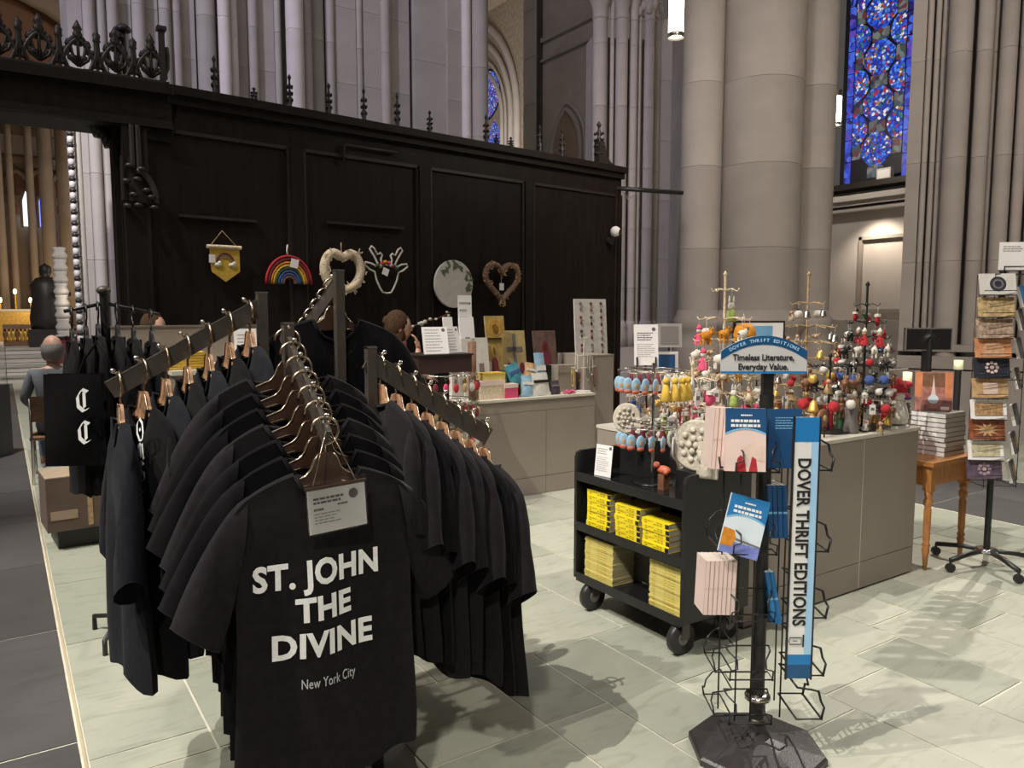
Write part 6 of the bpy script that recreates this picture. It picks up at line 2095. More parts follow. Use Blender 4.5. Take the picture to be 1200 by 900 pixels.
w_, h_ = .17, ay_(288, 385, PYW - .12).z - zdk
MB().box((-w_ / 2, 0, 0), (w_ / 2, .003, h_)).build('card', 'white', t)
lines_mb(-w_ * .35, w_ * .4, h_ * .85, 5, .028, .008, -.0006, 4).build('print', 'ink_l', t)
q = ay_(215, 431, PYW - .25)
t = thing('straw_basket', 'yellow straw tray basket on the till desk behind the left rack arm', 'basket', (q.x, PYW - .25, zdk))
hb = .12
b = MB()
for i in range(6):
    z = .012 + hb * i / 6; k = .84 + .16 * i / 5
    b.tube([(.14 * k, -.08 * k, z), (.14 * k, .08 * k, z), (-.14 * k, .08 * k, z), (-.14 * k, -.08 * k, z)], .012, 6, closed=True)
b.build('weave', 'lemon', t)
MB().box((-.115, -.065, 0), (.115, .065, .012)).build('bottom', 'tan', t)
q = ay_(250, 428, PYW - .22)
t = thing('paper_sheet', 'loose white paper stack right of the straw basket on the till desk', 'paper', (q.x, PYW - .22, zdk), .2)
MB().box((-.08, -.1, 0), (.08, .1, .03)).build('stack', 'white', t)
MB().box((-.07, -.09, .03), (.09, .08, .034), 0, RZ(.1)).build('top_sheet', 'white2', t)

# ================================================================== PEOPLE
def skin_body(joints, edges, root, sub=2):
    names = list(joints)
    idx = {n: i for i, n in enumerate(names)}
    me = bpy.data.meshes.new('figure')
    me.from_pydata([joints[n][0] for n in names], [(idx[a], idx[b]) for a, b in edges], [])
    ob = bpy.data.objects.new('figure', me); COL.objects.link(ob)
    ob.modifiers.new('skin', 'SKIN').use_smooth_shade = True
    sv = me.skin_vertices[0].data
    for n in names:
        r = joints[n][1]; sv[idx[n]].radius = r if isinstance(r, tuple) else (r, r)
        sv[idx[n]].use_root = (n == root)
    sb = ob.modifiers.new('sub', 'SUBSURF'); sb.levels = sub; sb.render_levels = sub
    dg = bpy.context.evaluated_depsgraph_get(); dg.update()
    m2 = bpy.data.meshes.new_from_object(ob.evaluated_get(dg))
    bpy.data.objects.remove(ob); bpy.data.meshes.remove(me)
    return m2


def person(label, loc, rz, joints, edges, mats, pick, hairparts):
    t = thing('person', label, 'person', loc, rz)
    m2 = skin_body(joints, edges, 'pelvis')
    m2.name = 'body'
    m2.materials.clear()
    for q in mats: m2.materials.append(M[q])
    for p in m2.polygons:
        p.material_index = pick(p.center); p.use_smooth = True
    inst(m2, 'body', t)
    for nm, mb, mm in hairparts: mb.build(nm, mm, t)
    return t


def add_hand(J, E, side, w, d, up, curl=.5):
    """palm and five bent fingers from wrist w along d; up = back of the hand"""
    d = Vector(d).normalized(); upv = Vector(up).normalized(); s = d.cross(upv).normalized() * side
    w = Vector(w)
    pl = 'palm%d' % side
    J[pl] = (tuple(w + d * .05), (.030, .018)); E.append(('wrist%d' % side, pl))
    for i, (o, l) in enumerate(((-.026, .062), (-.009, .072), (.009, .068), (.026, .054))):
        a = w + d * .085 + s * o
        k1, k2 = 'f%d%da' % (side, i), 'f%d%db' % (side, i); k0 = 'f%d%dr' % (side, i)
        J[k0] = (tuple(a), .0095)
        J[k1] = (tuple(a + d * l * .55 - upv * l * .3 * curl), .0088); J[k2] = (tuple(a + d * l * .85 - upv * l * .85 * curl), .0075)
        E += [(pl, k0), (k0, k1), (k1, k2)]
    a = w + d * .03 - s * .03
    J['t%da' % side] = (tuple(a + d * .02 - s * .012 - upv * .01), .011); J['t%db' % side] = (tuple(a + d * .055 - s * .016 - upv * .025), .009)
    E += [('wrist%d' % side, 't%da' % side), ('t%da' % side, 't%db' % side)]


def head_parts(c, f, hair, size=1.0, bald=False, long=False):
    """ears, nose, eyes, mouth, hair around a head centred at c, facing the unit vector f (in x-y)"""
    c = Vector(c); f = Vector((f[0], f[1], 0)).normalized(); r = Vector((f.y, -f.x, 0)); u = Vector((0, 0, 1))
    out = []
    F = Matrix(((r.x, f.x, 0, c.x), (r.y, f.y, 0, c.y), (0, 0, 1, c.z), (0, 0, 0, 1)))
    b = MB().ball((0, 0, 0), (.080 * size, .100 * size, .125 * size), n=16)
    out.append(('face', MB().put(b, F), 'skin'))
    b = MB().ball((0, .098, -.01), (.015, .022, .026), n=8).ball((.080, -.005, -.01), (.013, .022, .034), n=8).ball((-.080, -.005, -.01), (.013, .022, .034), n=8)
    out.append(('nose_and_ears', MB().put(b, F), 'skin'))
    b = MB().ball((.03, .083, .012), (.013, .010, .008), n=8).ball((-.03, .083, .012), (.013, .010, .008), n=8)
    out.append(('eyes', MB().put(b, F), 'white2'))
    out.append(('pupils', MB().put(MB().ball((.03, .092, .012), .0045, n=6).ball((-.03, .092, .012), .0045, n=6), F), 'black'))
    out.append(('mouth', MB().put(MB().ball((0, .085, -.062), (.024, .010, .007), n=8), F), 'pink_felt'))
    b = MB()
    if bald:
        def hg(a, v):
            th = PI * (.18 + .64 * v) if False else 0
            ang = R(170) + R(200) * a
            z = -.085 + .135 * v
            k = math.sqrt(max(.05, 1 - (z / .135) ** 2))
            return Vector((.087 * k * math.cos(ang), .107 * k * math.sin(ang) + .0, z)) * size
        b.grid(hg, 16, 8)
        rr_ = random.Random(1)
        out.append(('hair', MB().put(b, F), hair))
    else:
        b.ball((0, -.022, .025), (.092 * size, .105 * size, .125 * size), n=16)
        if long: b.ball((0, -.10, .06), (.05, .05, .05), n=10).ball((0, -.06, -.09), (.085, .065, .13), n=12).ball((.06, -.0, -.06), (.03, .05, .11), n=8).ball((-.06, -.0, -.06), (.03, .05, .11), n=8)
        out.append(('hair', MB().put(b, F), hair))
    return out


# seated man, seen from behind
hp = ah_(62, 421, 7.3)
J = {'pelvis': ((0, 0, .52), (.15, .12)), 'waist': ((0, -.02, .72), (.15, .115)), 'chest': ((0, -.01, .95), (.17, .12)), 'neckb': ((0, 0, 1.06), (.07, .07)), 'neck': ((0, .015, 1.12), (.052, .052)), 'skull': ((0, .03, 1.20), (.06, .06)),
     'sh1': ((.17, 0, 1.02), .062), 'el1': ((.25, .0, .78), .048), 'wrist1': ((.17, .22, .66), .028), 'sh-1': ((-.17, 0, 1.02), .062), 'el-1': ((-.25, .0, .78), .048), 'wrist-1': ((-.17, .22, .66), .028),
     'hip1': ((.10, .06, .50), .088), 'kn1': ((.13, .44, .50), .060), 'an1': ((.13, .36, .10), .038), 'toe1': ((.14, .50, .04), .034), 'hip-1': ((-.10, .06, .50), .088), 'kn-1': ((-.13, .44, .50), .060), 'an-1': ((-.13, .40, .10), .038), 'toe-1': ((-.14, .55, .04), .034)}
E_ = [('pelvis', 'waist'), ('waist', 'chest'), ('chest', 'neckb'), ('neckb', 'neck'), ('neck', 'skull')]
for s in (1, -1):
    E_ += [('chest', 'sh%d' % s), ('sh%d' % s, 'el%d' % s), ('el%d' % s, 'wrist%d' % s), ('pelvis', 'hip%d' % s), ('hip%d' % s, 'kn%d' % s), ('kn%d' % s, 'an%d' % s), ('an%d' % s, 'toe%d' % s)]
    add_hand(J, E_, s, J['wrist%d' % s][0], (-.4 * s, .9, -.15), (0, 0, 1), .4)
def pickm(c):
    if c.z > 1.065 or (abs(c.x) < .28 and c.y > .17 and c.z > .6): return 0
    if c.z > .60 and c.y < .2: return 1
    if c.z > .16: return 2
    return 0 if c.z > .085 else 3
mz = hp.z - 1.235
man = person('seated balding man in a grey shirt seen from behind on a wooden chair', (hp.x, hp.y, 0), R(-4), J, E_, ['skin', 'shirt_g', 'denim', 'white'], pickm, head_parts((0, .035, 1.235), (-.15, 1), 'hair_g', 1.13, True))
ch_ = thing('wooden_chair', 'wooden chair with thin metal legs under the seated man', 'chair', (hp.x, hp.y, 0), R(-4))
MB().box((-.22, -.16, .40), (.22, .30, .425)).build('seat', 'wood_ch', ch_)
MB().grid(lambda u, v: Vector(((u - .5) * .40, -.17 - .03 * math.sin(PI * u) - .05 * v, .58 + .24 * v)), 8, 3).grid(lambda u, v: Vector(((u - .5) * .40, -.188 - .03 * math.sin(PI * u) - .05 * v, .58 + .24 * v)), 8, 3, flip=True).build('backrest', 'wood_ch', ch_)
for x in (-.20, .20):
    MB().tube([(x, -.21, .80), (x, -.18, .42), (x, -.24, 0)], .012, 6).build('leg', 'steel', ch_)
    MB().tube([(x, .28, .42), (x, .32, 0)], .012, 6).build('leg', 'steel', ch_)

# woman leaning at the till behind the counter
wp = ay_(464, 384, 6.22)
f = Vector((.95, -.31, 0))
def L_(fx, sx, z): return (f.x * fx + f.y * sx * 1.0, f.y * fx - f.x * sx, z)
zh = wp.z
J = {'pelvis': (L_(-.16, 0, .88), (.13, .10)), 'waist': (L_(-.14, 0, 1.04), (.12, .095)), 'chest': (L_(-.06, 0, 1.26), (.14, .10)), 'neckb': (L_(-.01, 0, zh - .16), (.055, .055)), 'neck': (L_(.0, 0, zh - .11), (.045, .045)), 'skull': (L_(.02, 0, zh - .03), (.05, .05)),
     'sh1': (L_(-.04, .16, 1.32), .05), 'el1': (L_(.14, .20, 1.12), .038), 'wrist1': (L_(.19, .07, zh - .20), .025), 'sh-1': (L_(-.04, -.16, 1.32), .05), 'el-1': (L_(.08, -.20, 1.10), .038), 'wrist-1': (L_(.26, -.12, 1.02), .025),
     'hip1': (L_(-.16, .09, .84), .09), 'kn1': (L_(-.12, .09, .47), .06), 'an1': (L_(-.16, .09, .09), .04), 'toe1': (L_(-.04, .10, .035), .035), 'hip-1': (L_(-.16, -.09, .84), .09), 'kn-1': (L_(-.12, -.09, .47), .06), 'an-1': (L_(-.16, -.09, .09), .04), 'toe-1': (L_(-.04, -.10, .035), .035)}
E_ = [('pelvis', 'waist'), ('waist', 'chest'), ('chest', 'neckb'), ('neckb', 'neck'), ('neck', 'skull')]
for s in (1, -1):
    E_ += [('chest', 'sh%d' % s), ('sh%d' % s, 'el%d' % s), ('el%d' % s, 'wrist%d' % s), ('pelvis', 'hip%d' % s), ('hip%d' % s, 'kn%d' % s), ('kn%d' % s, 'an%d' % s), ('an%d' % s, 'toe%d' % s)]
add_hand(J, E_, 1, J['wrist1'][0], (f.x * -.2, f.y * -.2, 1), (f.x, f.y, 0), .6)
add_hand(J, E_, -1, J['wrist-1'][0], (f.x, f.y, -.3), (0, 0, 1), .5)
def pickw(c):
    fx = c.x * f.x + c.y * f.y
    if c.z > zh - .19 or (fx > .10 and c.z < 1.2 and c.z > .9) or (fx > .15 and c.z > 1.1): return 0
    if c.z > .9: return 1
    return 2 if c.z > .08 else 3
hpz = head_parts(L_(.03, 0, zh), (f.x, f.y), 'hair_b', 1.08, False, True)
wom = person('woman with brown hair and a white top, hand to her face, behind the counter', (wp.x, wp.y, 0), 0, J, E_, ['skin', 'white_felt', 'denim', 'black'], pickw, hpz)
MB().tube([L_(.06, .08, 1.34), L_(.07, .03, 1.2), L_(.02, -.04, 1.05)], .022, 6).build('lanyard', 'maroon', wom)

# person bending behind the partition
pp = ay_(181, 385, 6.55)
J = {'pelvis': ((0, .0, .85), (.13, .10)), 'waist': ((0, .0, .98), (.12, .10)), 'chest': ((0, -.0, pp.z - .24), (.14, .10)), 'neckb': ((0, -.01, pp.z - .13), .055), 'neck': ((0, -.01, pp.z - .09), .045), 'skull': ((0, -.01, pp.z - .03), .05)}
E_ = [('pelvis', 'waist'), ('waist', 'chest'), ('chest', 'neckb'), ('neckb', 'neck'), ('neck', 'skull')]
for s in (1, -1):
    J.update({'sh%d' % s: ((.15 * s, 0, pp.z - .20), .05), 'el%d' % s: ((.19 * s, .02, pp.z - .44), .038), 'wrist%d' % s: ((.12 * s, -.12, pp.z - .54), .025), 'hip%d' % s: ((.09 * s, 0, .8), .085), 'kn%d' % s: ((.09 * s, .02, .45), .058), 'an%d' % s: ((.09 * s, .0, .09), .04), 'toe%d' % s: ((.10 * s, -.12, .035), .034)})
    E_ += [('chest', 'sh%d' % s), ('sh%d' % s, 'el%d' % s), ('el%d' % s, 'wrist%d' % s), ('pelvis', 'hip%d' % s), ('hip%d' % s, 'kn%d' % s), ('kn%d' % s, 'an%d' % s), ('an%d' % s, 'toe%d' % s)]
    add_hand(J, E_, s, J['wrist%d' % s][0], (-.3 * s, -.9, -.1), (0, 0, 1), .5)
person('brown-haired person whose head just shows above the desk partition', (pp.x, pp.y, 0), R(15), J, E_, ['skin', 'black', 'denim', 'black'], lambda c: 0 if c.z > pp.z - .15 or (c.y < -.09 and c.z > .3) else (1 if c.z > .85 else (2 if c.z > .08 else 3)), head_parts((0, -.01, pp.z), (.5, -1), 'hair_b', .9))

# ================================================================== ODDS AND ENDS
# brown carton on a dark plinth behind the second rack
gx, gy = .36, 5.98
t = thing('low_plinth', 'low black plinth under the brown carton behind the second rack', 'plinth', (.40, 6.08, 0), R(4))
MB().box((-.16, -.16, 0), (.36, .22, .135)).build('block', 'black', t)
t = thing('carton_box', 'brown carton with folded flaps on a low black plinth behind the second rack', 'box', (.40, 6.02, .136), R(4))
MB().box((-.22, -.17, 0), (.30, .20, .36)).build('case', 'carton', t)
MB().box((-.22, -.17, .362), (.02, .20, .368)).box((.03, -.17, .362), (.30, .20, .368)).build('flap', M.setdefault('carton_l', mat('pale carton', (.36, .27, .19), .85, 0, .1, 6)), t)
MB().box((.02, -.175, .372), (.05, -.169, .02), 0, RY(.0)).build('tape', 'tan', t)
MB().tube([(.10, -.175, .36), (.16, -.178, .18), (.22, -.175, .02)], .008, 5).tube([(.22, -.175, .36), (.23, -.178, .2), (.22, -.175, .02)], .008, 5).build('strap', 'brown', t)
MB().box((-.20, -.1735, .08), (-.04, -.1705, .14)).build('label', 'carton_l', t)
# pedestal at the left edge
q = az_(2, 535, 0)
t = thing('notice_pedestal', 'black pedestal with a framed white notice and clear top at the left edge', 'pedestal', (q.x - .16, q.y + .1, 0), ANG)
zt_ = ah_(4, 450, depth_of(q) + .05).z
MB().box((-.20, -.14, 0), (.235, .14, zt_)).build('case', 'black', t)
MB().box((-.14, -.148, zt_ - .50), (.16, -.140, zt_ - .10)).build('notice', 'white', t)
lines_mb(-.12, .14, zt_ - .14, 8, .04, .012, -.1485, 3).build('print', 'ink_l', t)
MB().box((-.19, -.13, zt_), (.22, -.124, zt_ + .42)).box((-.19, .124, zt_), (.22, .13, zt_ + .42)).box((-.19, -.124, zt_), (-.184, .124, zt_ + .42)).box((.214, -.124, zt_), (.22, .124, zt_ + .42)).build('clear_top', 'acrylic', t)
# dark screen and stands in front of the fluted pier
def floor_at(px, D): p = ah_(px, 450, D); return Vector((p.x, p.y, 0))
D = 8.9
pa_, pb_ = ah_(1061, 397, D), ah_(1116, 397, D)
zt1, zb1 = ah_(1088, 384, D).z, ah_(1088, 411, D).z
c_ = (pa_ + pb_) / 2; w_ = (pb_ - pa_).length
t = thing('display_screen', 'wide dark display screen on a stand in front of the fluted pier', 'screen', (c_.x, c_.y, 0), ANG)
MB().box((-w_ / 2, 0, zb1), (w_ / 2, .05, zt1)).build('frame', 'papergrey', t)
MB().box((-w_ / 2 + .015, -.003, zb1 + .015), (w_ / 2 - .015, 0, zt1 - .015)).build('panel', 'screen_off', t)
MB().box((-.03, .05, .03), (.03, .09, zb1 + .1)).box((-.35, -.15, 0), (.35, .25, .03)).build('stand', 'blackp', t)
D = 8.2
p = floor_at(1087, D); zt1 = ah_(1087, 386, D).z
t = thing('pole_stand', 'black pole with a short drooping crossbar in front of the dark screen', 'stand', p, ANG)
MB().cyl((0, 0, .02), (0, 0, zt1), .028, n=8).build('pole', 'black', t)
MB().cyl((0, 0, 0), (0, 0, .02), .2, n=18).build('base', 'black', t)
zc_ = ah_(1087, 400, D).z
MB().tube([(-.075, 0, zc_), (0, 0, zc_ + .07), (.085, 0, zc_)], [.03, .04, .03], 6).build('crossbar', 'black', t)
for px, py0, py1, w_, lab, D in ((1122, 422, 433, .10, 'small cream lampshade on a dark post beside the card spinner', 7.6), (1063, 436, 451, .10, 'small cream lampshade left of the picture book', 7.4)):
    p = floor_at(px, D)
    z1, z0 = ah_(px, py0, D).z, ah_(px, py1, D).z
    t = thing('post_lamp', lab, 'lamp', p)
    MB().lathe([(w_ * .42, z0), (w_ * .42, z1), (w_ * .40, z1), (w_ * .40, z0)], n=16).build('shade', 'lampshade', t)
    MB().cyl((0, 0, .02), (0, 0, z0 + .02), .032, n=8).build('post', 'blackp', t)
    MB().cyl((0, 0, 0), (0, 0, .02), .12, n=14).build('base', 'blackp', t)

# sprig of white blossoms on the screen beside the round board
t = hang('blossom_garland', 'thin garland of white blossoms low on the oak screen left of the round board', 'garland', 500, 378)
k, v = kx(500), pxm(500)
pts = [(-24, -6), (-12, -1), (-2, 3), (8, 4), (17, 8), (25, 12)]
MB().tube([(x * k, -.01, z * v) for x, z in pts], .006, 5).build('twig', 'brown', t)
for x, z, r in ((-20, -4, 1.6), (-10, -1, 3.0), (-6, 1, 2.6), (-13, -1, 1.8), (0, 4, 2.0), (7, 4, 1.6), (22, 4, 2.0), (22, 8, 1.7), (20, 12, 1.4)):
    MB().ball((x * k, -.02, z * v), (r * k, .015, r * v), n=7).build('blossom', 'white_felt', t)

# ================================================================== ORNAMENTS
RO = random.Random(77)
PROTO = {}


def proto(key, build):
    """list of (part name, mesh, material) sharing meshes between ornaments of a kind"""
    if key not in PROTO: PROTO[key] = [(n, mb.mesh(n, m)) for n, mb, m in build()]
    return PROTO[key]


def loop_(z0=0.0, l=.05): return MB().tube([(0, 0, z0), (.002, 0, z0 + l * .5), (0, 0, z0 + l)], .0012, 4)


def orn_bauble(m): return lambda: [('ball', MB().ball((0, 0, -.03), .028, n=10), m), ('cap', MB().cyl((0, 0, -.004), (0, 0, .006), .008, n=8), 'steel'), ('loop', loop_(.004, .03), 'white_felt')]
def orn_animal(m, m2):
    def f():
        b = MB().ball((0, 0, -.045), (.034, .022, .024), n=8).ball((.034, 0, -.028), (.017, .015, .016), n=8)
        for x in (-.02, .02):
            for y in (-.011, .011): b.cyl((x, y, -.06), (x, y, -.09), .006, n=5)
        return [('body', b, m), ('ears', MB().ball((.03, .01, -.012), (.006, .004, .011), n=6).ball((.03, -.01, -.012), (.006, .004, .011), n=6).ball((-.036, 0, -.04), .006, n=6), m2), ('loop', loop_(-.02, .06), 'white_felt')]
    return f
def orn_doll(m, m2, hat):
    def f():
        return [('dress', MB().lathe([(.036, -.115), (.034, -.11), (.014, -.05), (.010, -.045)], n=10).cyl((-.03, 0, -.07), (0, 0, -.055), .006, n=5).cyl((.03, 0, -.07), (0, 0, -.055), .006, n=5), m), ('head', MB().ball((0, 0, -.028), .019, n=8), m2), ('hat', MB().lathe([(.020, -.020), (.016, -.008), (.003, .012)], n=8), hat), ('loop', loop_(.008, .04), 'white_felt')]
    return f
def orn_rabbit(m, m2):
    def f():
        return [('body', MB().lathe([(.022, -.12), (.028, -.11), (.020, -.07), (.012, -.055)], n=8), m2), ('head', MB().ball((0, 0, -.04), (.020, .018, .020), n=8), m), ('ears', MB().ball((-.010, 0, -.008), (.006, .004, .022), n=6).ball((.012, 0, -.008), (.006, .004, .022), n=6), m), ('loop', loop_(.0, .04), 'white_felt')]
    return f
def orn_tag(m): return lambda: [('card', MB().box((-.020, -.002, -.075), (.020, .002, -.012)), m), ('print', MB().box((-.012, -.003, -.05), (.012, -.002, -.03)), 'papergrey'), ('string', loop_(-.014, .04), 'white_felt')]
def orn_bird(m, m2): return lambda: [('body', MB().ball((0, 0, -.035), (.034, .016, .018), n=8).ball((.028, 0, -.022), .012, n=8), m), ('tail', MB().prism([(-.03, -.04), (-.06, -.028), (-.058, -.046)], -.004, .004), m2), ('wing', MB().ball((0, -.015, -.034), (.022, .006, .011), n=6).ball((0, .015, -.034), (.022, .006, .011), n=6), m2), ('loop', loop_(-.018, .05), 'white_felt')]
def orn_star(m): return lambda: [('star', MB().prism([((.034 if i % 2 == 0 else .014) * math.sin(2 * PI * i / 10), -.04 + (.034 if i % 2 == 0 else .014) * math.cos(2 * PI * i / 10)) for i in range(10)], -.005, .005), m), ('loop', loop_(-.006, .04), 'white_felt')]
def orn_mitten(m, m2): return lambda: [('mitten', MB().ball((0, 0, -.05), (.024, .011, .032), n=8).ball((.022, 0, -.048), (.010, .009, .016), n=6), m), ('cuff', MB().cyl((0, 0, -.026), (0, 0, -.010), .019, n=8), m2), ('loop', loop_(-.01, .04), 'white_felt')]
def orn_angel(m, m2): return lambda: [('gown', MB().lathe([(.026, -.095), (.010, -.045)], n=8), m), ('wings', MB().prism([(0, -.05), (.036, -.03), (.032, -.065)], -.004, .0).prism([(0, -.05), (-.032, -.065), (-.036, -.03)], -.004, .0), m2), ('head', MB().ball((0, 0, -.032), .013, n=8), 'skin'), ('loop', loop_(-.02, .05), 'gold')]
def orn_bell(m): return lambda: [('bell', MB().lathe([(.030, -.06), (.024, -.05), (.018, -.02), (.008, -.006), (0, -.004)], n=10), m), ('clapper', MB().ball((0, 0, -.06), .008, n=6), 'brown'), ('loop', loop_(-.006, .04), 'white_felt')]

KINDS = {
    'white rabbit': (orn_rabbit('white_felt', 'green_felt'), 'white felt rabbit in a green coat'),
    'pink doll': (orn_doll('pink_felt', 'white_felt', 'pink_felt'), 'pink felt doll'),
    'red doll': (orn_doll('red_felt', 'skin', 'white_felt'), 'red felt doll with a white hat'),
    'orange dog': (orn_animal('orange_felt', 'ochre_felt'), 'orange felt animal'),
    'ochre camel': (orn_animal('ochre_felt', 'brown'), 'ochre straw animal'),
    'white sheep': (orn_animal('white_felt', 'papergrey'), 'white felt sheep'),
    'brown horse': (orn_animal('brown', 'tan'), 'brown wooden animal'),
    'black animal': (orn_animal('black', 'papergrey'), 'black felt animal'),
    'red ball': (orn_bauble('red_felt'), 'red ball ornament'),
    'white ball': (orn_bauble('white2'), 'white ball ornament'),
    'gold ball': (orn_bauble('gold'), 'gold ball ornament'),
    'blue ball': (orn_bauble('blue_felt'), 'blue ball ornament'),
    'tag': (orn_tag('white'), 'white card tag'),
    'straw bird': (orn_bird('tan', 'cream'), 'straw bird'),
    'white dove': (orn_bird('white_felt', 'white2'), 'white dove'),
    'grey bird': (orn_bird('papergrey', 'white2'), 'grey felt bird'),
    'red star': (orn_star('red_felt'), 'red star'),
    'straw star': (orn_star('tan'), 'straw star'),
    'green star': (orn_star('dgreen'), 'dark green star'),
    'red mitten': (orn_mitten('red_felt', 'white_felt'), 'red mitten'),
    'green mitten': (orn_mitten('green_felt', 'white_felt'), 'green felt mitten'),
    'white angel': (orn_angel('white_felt', 'white2'), 'white angel'),
    'wood angel': (orn_angel('tan', 'brown'), 'wooden angel'),
    'straw angel': (orn_angel('cream', 'tan'), 'straw angel'),
    'tin bell': (orn_bell('steel'), 'silver bell'),
    'gold bell': (orn_bell('gold'), 'gold bell'),
    'pink mitten': (orn_mitten('pink_felt', 'white_felt'), 'pink felt mitten'),
}


def ornament(kind, loc, label, group, rz=None, sc=1.0):
    build, _ = KINDS[kind]
    t = thing('hanging_ornament', label, 'ornament', loc, RO.uniform(-.6, .6) if rz is None else rz, group)
    t.scale = (sc, sc, sc)
    for n, me in proto(kind, build): inst(me, n, t)
    return t


SIDE = {0: 'front', 1: 'left', 2: 'back', 3: 'right'}
used_lab = {}


def uniq(lab):
    used_lab[lab] = used_lab.get(lab, 0) + 1
    n = used_lab[lab]
    return lab if n == 1 else '%s, %s one' % (lab, ORD[min(15, n - 1)])


def tree(name_lab, short, base, zb, ztop, tiers, kinds, wire='tan', seed=1, sc=1.0, base_r=.12):
    """branched wire stand; tiers: list of (height fraction, radius, hooks)"""
    RO.seed(seed)
    t = thing('ornament_tree', name_lab, 'stand', (base[0], base[1], zb))
    H = ztop - zb
    MB().cyl((0, 0, 0), (0, 0, .012), base_r, n=18).build('base', 'black', t)
    MB().cyl((0, 0, .01), (0, 0, H), .007, n=8).lathe([(.004, 0), (.014, .012), (.004, .03), (0, .034)], (0, 0, H - .01), 8).build('stem', wire, t)
    rows = []
    for ti, (fz, r, n) in enumerate(tiers):
        z = H * fz
        ph = RO.uniform(0, 6.28)
        for k in range(n):
            a = ph + 2 * PI * k / n
            dx, dy = math.cos(a), math.sin(a)
            MB().tube([(0, 0, z), (dx * r * .5, dy * r * .5, z + .012), (dx * r, dy * r, z - .004), (dx * (r + .012), dy * (r + .012), z + .014)], .0035, 5).build('branch', wire, t)
            rows.append((ti, a, base[0] + dx * r, base[1] + dy * r, zb + z))
    for i, (ti, a, x, y, z) in enumerate(rows):
        kd = kinds[ti][RO.randrange(len(kinds[ti]))]
        if kd is None: continue
        rel = (a - (AZ + PI)) % (2 * PI)        # 0 = towards the viewer
        q = 'front' if rel < PI / 4 or rel > 7 * PI / 4 else ('right' if rel < 3 * PI / 4 else ('back' if rel < 5 * PI / 4 else 'left'))
        s_ = sc * RO.uniform(.9, 1.25)
        drop = {'white rabbit': .04, 'pink doll': .048, 'red doll': .048}.get(kd, .04) * s_
        lab = uniq('%s, %s of %s tier, %s' % (KINDS[kd][1], q, ORD[ti] if ti < len(tiers) - 1 else 'lowest', short))
        ornament(kd, (x, y, z - drop * .9), lab, 'ornaments on the %s' % short, None, s_)
    return t


zI = IH
b1 = ay_(848, 400, 3.02); b2 = ay_(945, 400, 3.10); b3 = ay_(1014, 400, 2.62)
zt1, zt2, zt3 = ay_(846, 322, 3.02).z, ay_(942, 322, 3.10).z, ay_(1013, 334, 2.62).z
tree('tall branching ornament tree of felt animals left of the spinner header', 'felt animal tree', (b1.x, b1.y), zI, zt1,
     [(.90, .07, 5), (.72, .14, 8), (.58, .16, 10), (.46, .18, 12), (.35, .20, 13), (.24, .21, 14), (.13, .22, 13)],
     [['white rabbit', None, None, None, 'straw bird'], ['pink doll', 'orange dog', 'red doll', 'white sheep'], ['orange dog', 'ochre camel', 'white sheep', 'pink doll', 'straw bird'], ['white sheep', 'white dove', 'straw bird', 'white angel', 'ochre camel'], ['white sheep', 'tag', 'white rabbit', 'straw angel', 'white dove'], ['pink mitten', 'white dove', 'pink doll', 'white rabbit', 'red mitten'], ['tag', 'green mitten', 'tag', 'white dove', 'orange dog', 'red ball']], 'cream', 5, .95)
tree('pale wire ornament tree of bells and straw figures behind the spinner header', 'bell tree', (b2.x, b2.y), zI, zt2,
     [(.80, .10, 5), (.64, .17, 9), (.53, .20, 11), (.42, .22, 12), (.32, .23, 13), (.22, .24, 14), (.12, .23, 13)],
     [['straw angel', 'red ball', 'tin bell', 'white ball', 'gold ball'], ['tin bell', 'white angel', 'straw bird', 'wood angel', None], ['tin bell', 'straw star', 'gold bell', 'brown horse', 'straw angel'], ['white angel', 'straw star', 'white ball', 'brown horse', 'tin bell'], ['straw angel', 'tag', 'tin bell', 'white angel', 'red ball', 'wood angel'], ['tag', 'white ball', 'straw angel', 'gold bell', 'red star'], ['brown horse', 'wood angel', 'gold ball', 'red ball', 'straw bird']], 'tan', 6, .85)
tree('dark wire ornament tree crowded with red and black ornaments at the island right', 'red tree', (b3.x, b3.y), zI, zt3,
     [(.86, .06, 4), (.74, .10, 7), (.64, .13, 9), (.54, .15, 11), (.44, .16, 12), (.34, .16, 13), (.24, .16, 12), (.14, .14, 10)],
     [['red mitten', 'green star', None, 'white sheep'], ['red star', 'red doll', 'white sheep', 'red mitten', 'black animal', 'white ball'], ['black animal', 'red mitten', 'white sheep', 'blue ball', 'grey bird'], ['black animal', 'red doll', 'red ball', 'white dove', 'tin bell', 'grey bird'], ['grey bird', 'brown horse', 'tag', 'blue ball', 'black animal', 'red star'], ['tag', 'white sheep', 'red mitten', 'black animal', 'white ball', 'red star'], ['red ball', 'brown horse', 'red mitten', 'tag', 'tin bell', 'wood angel'], ['red doll', 'pink mitten', 'white angel', 'tin bell', 'wood angel', 'gold bell']], 'black', 7, .85)
# big felt bell and hanging figures near the top of the first tree
t = thing('felt_basket', 'large golden straw bell hung high on the felt animal tree', 'ornament', (b1.x + .06, b1.y - .10, zt1 - .28), .3)
MB().lathe([(.062, -.10), (.064, -.06), (.055, -.02), (.03, .0), (0, .004)], n=14).build('bell', 'orange_felt', t)
MB().lathe([(.066, -.10), (.068, -.088), (.062, -.08)], n=14).build('rim', 'ochre_felt', t)
MB().tube([(0, 0, 0), (0, .01, .06)], .0015, 4).build('loop', 'white_felt', t)

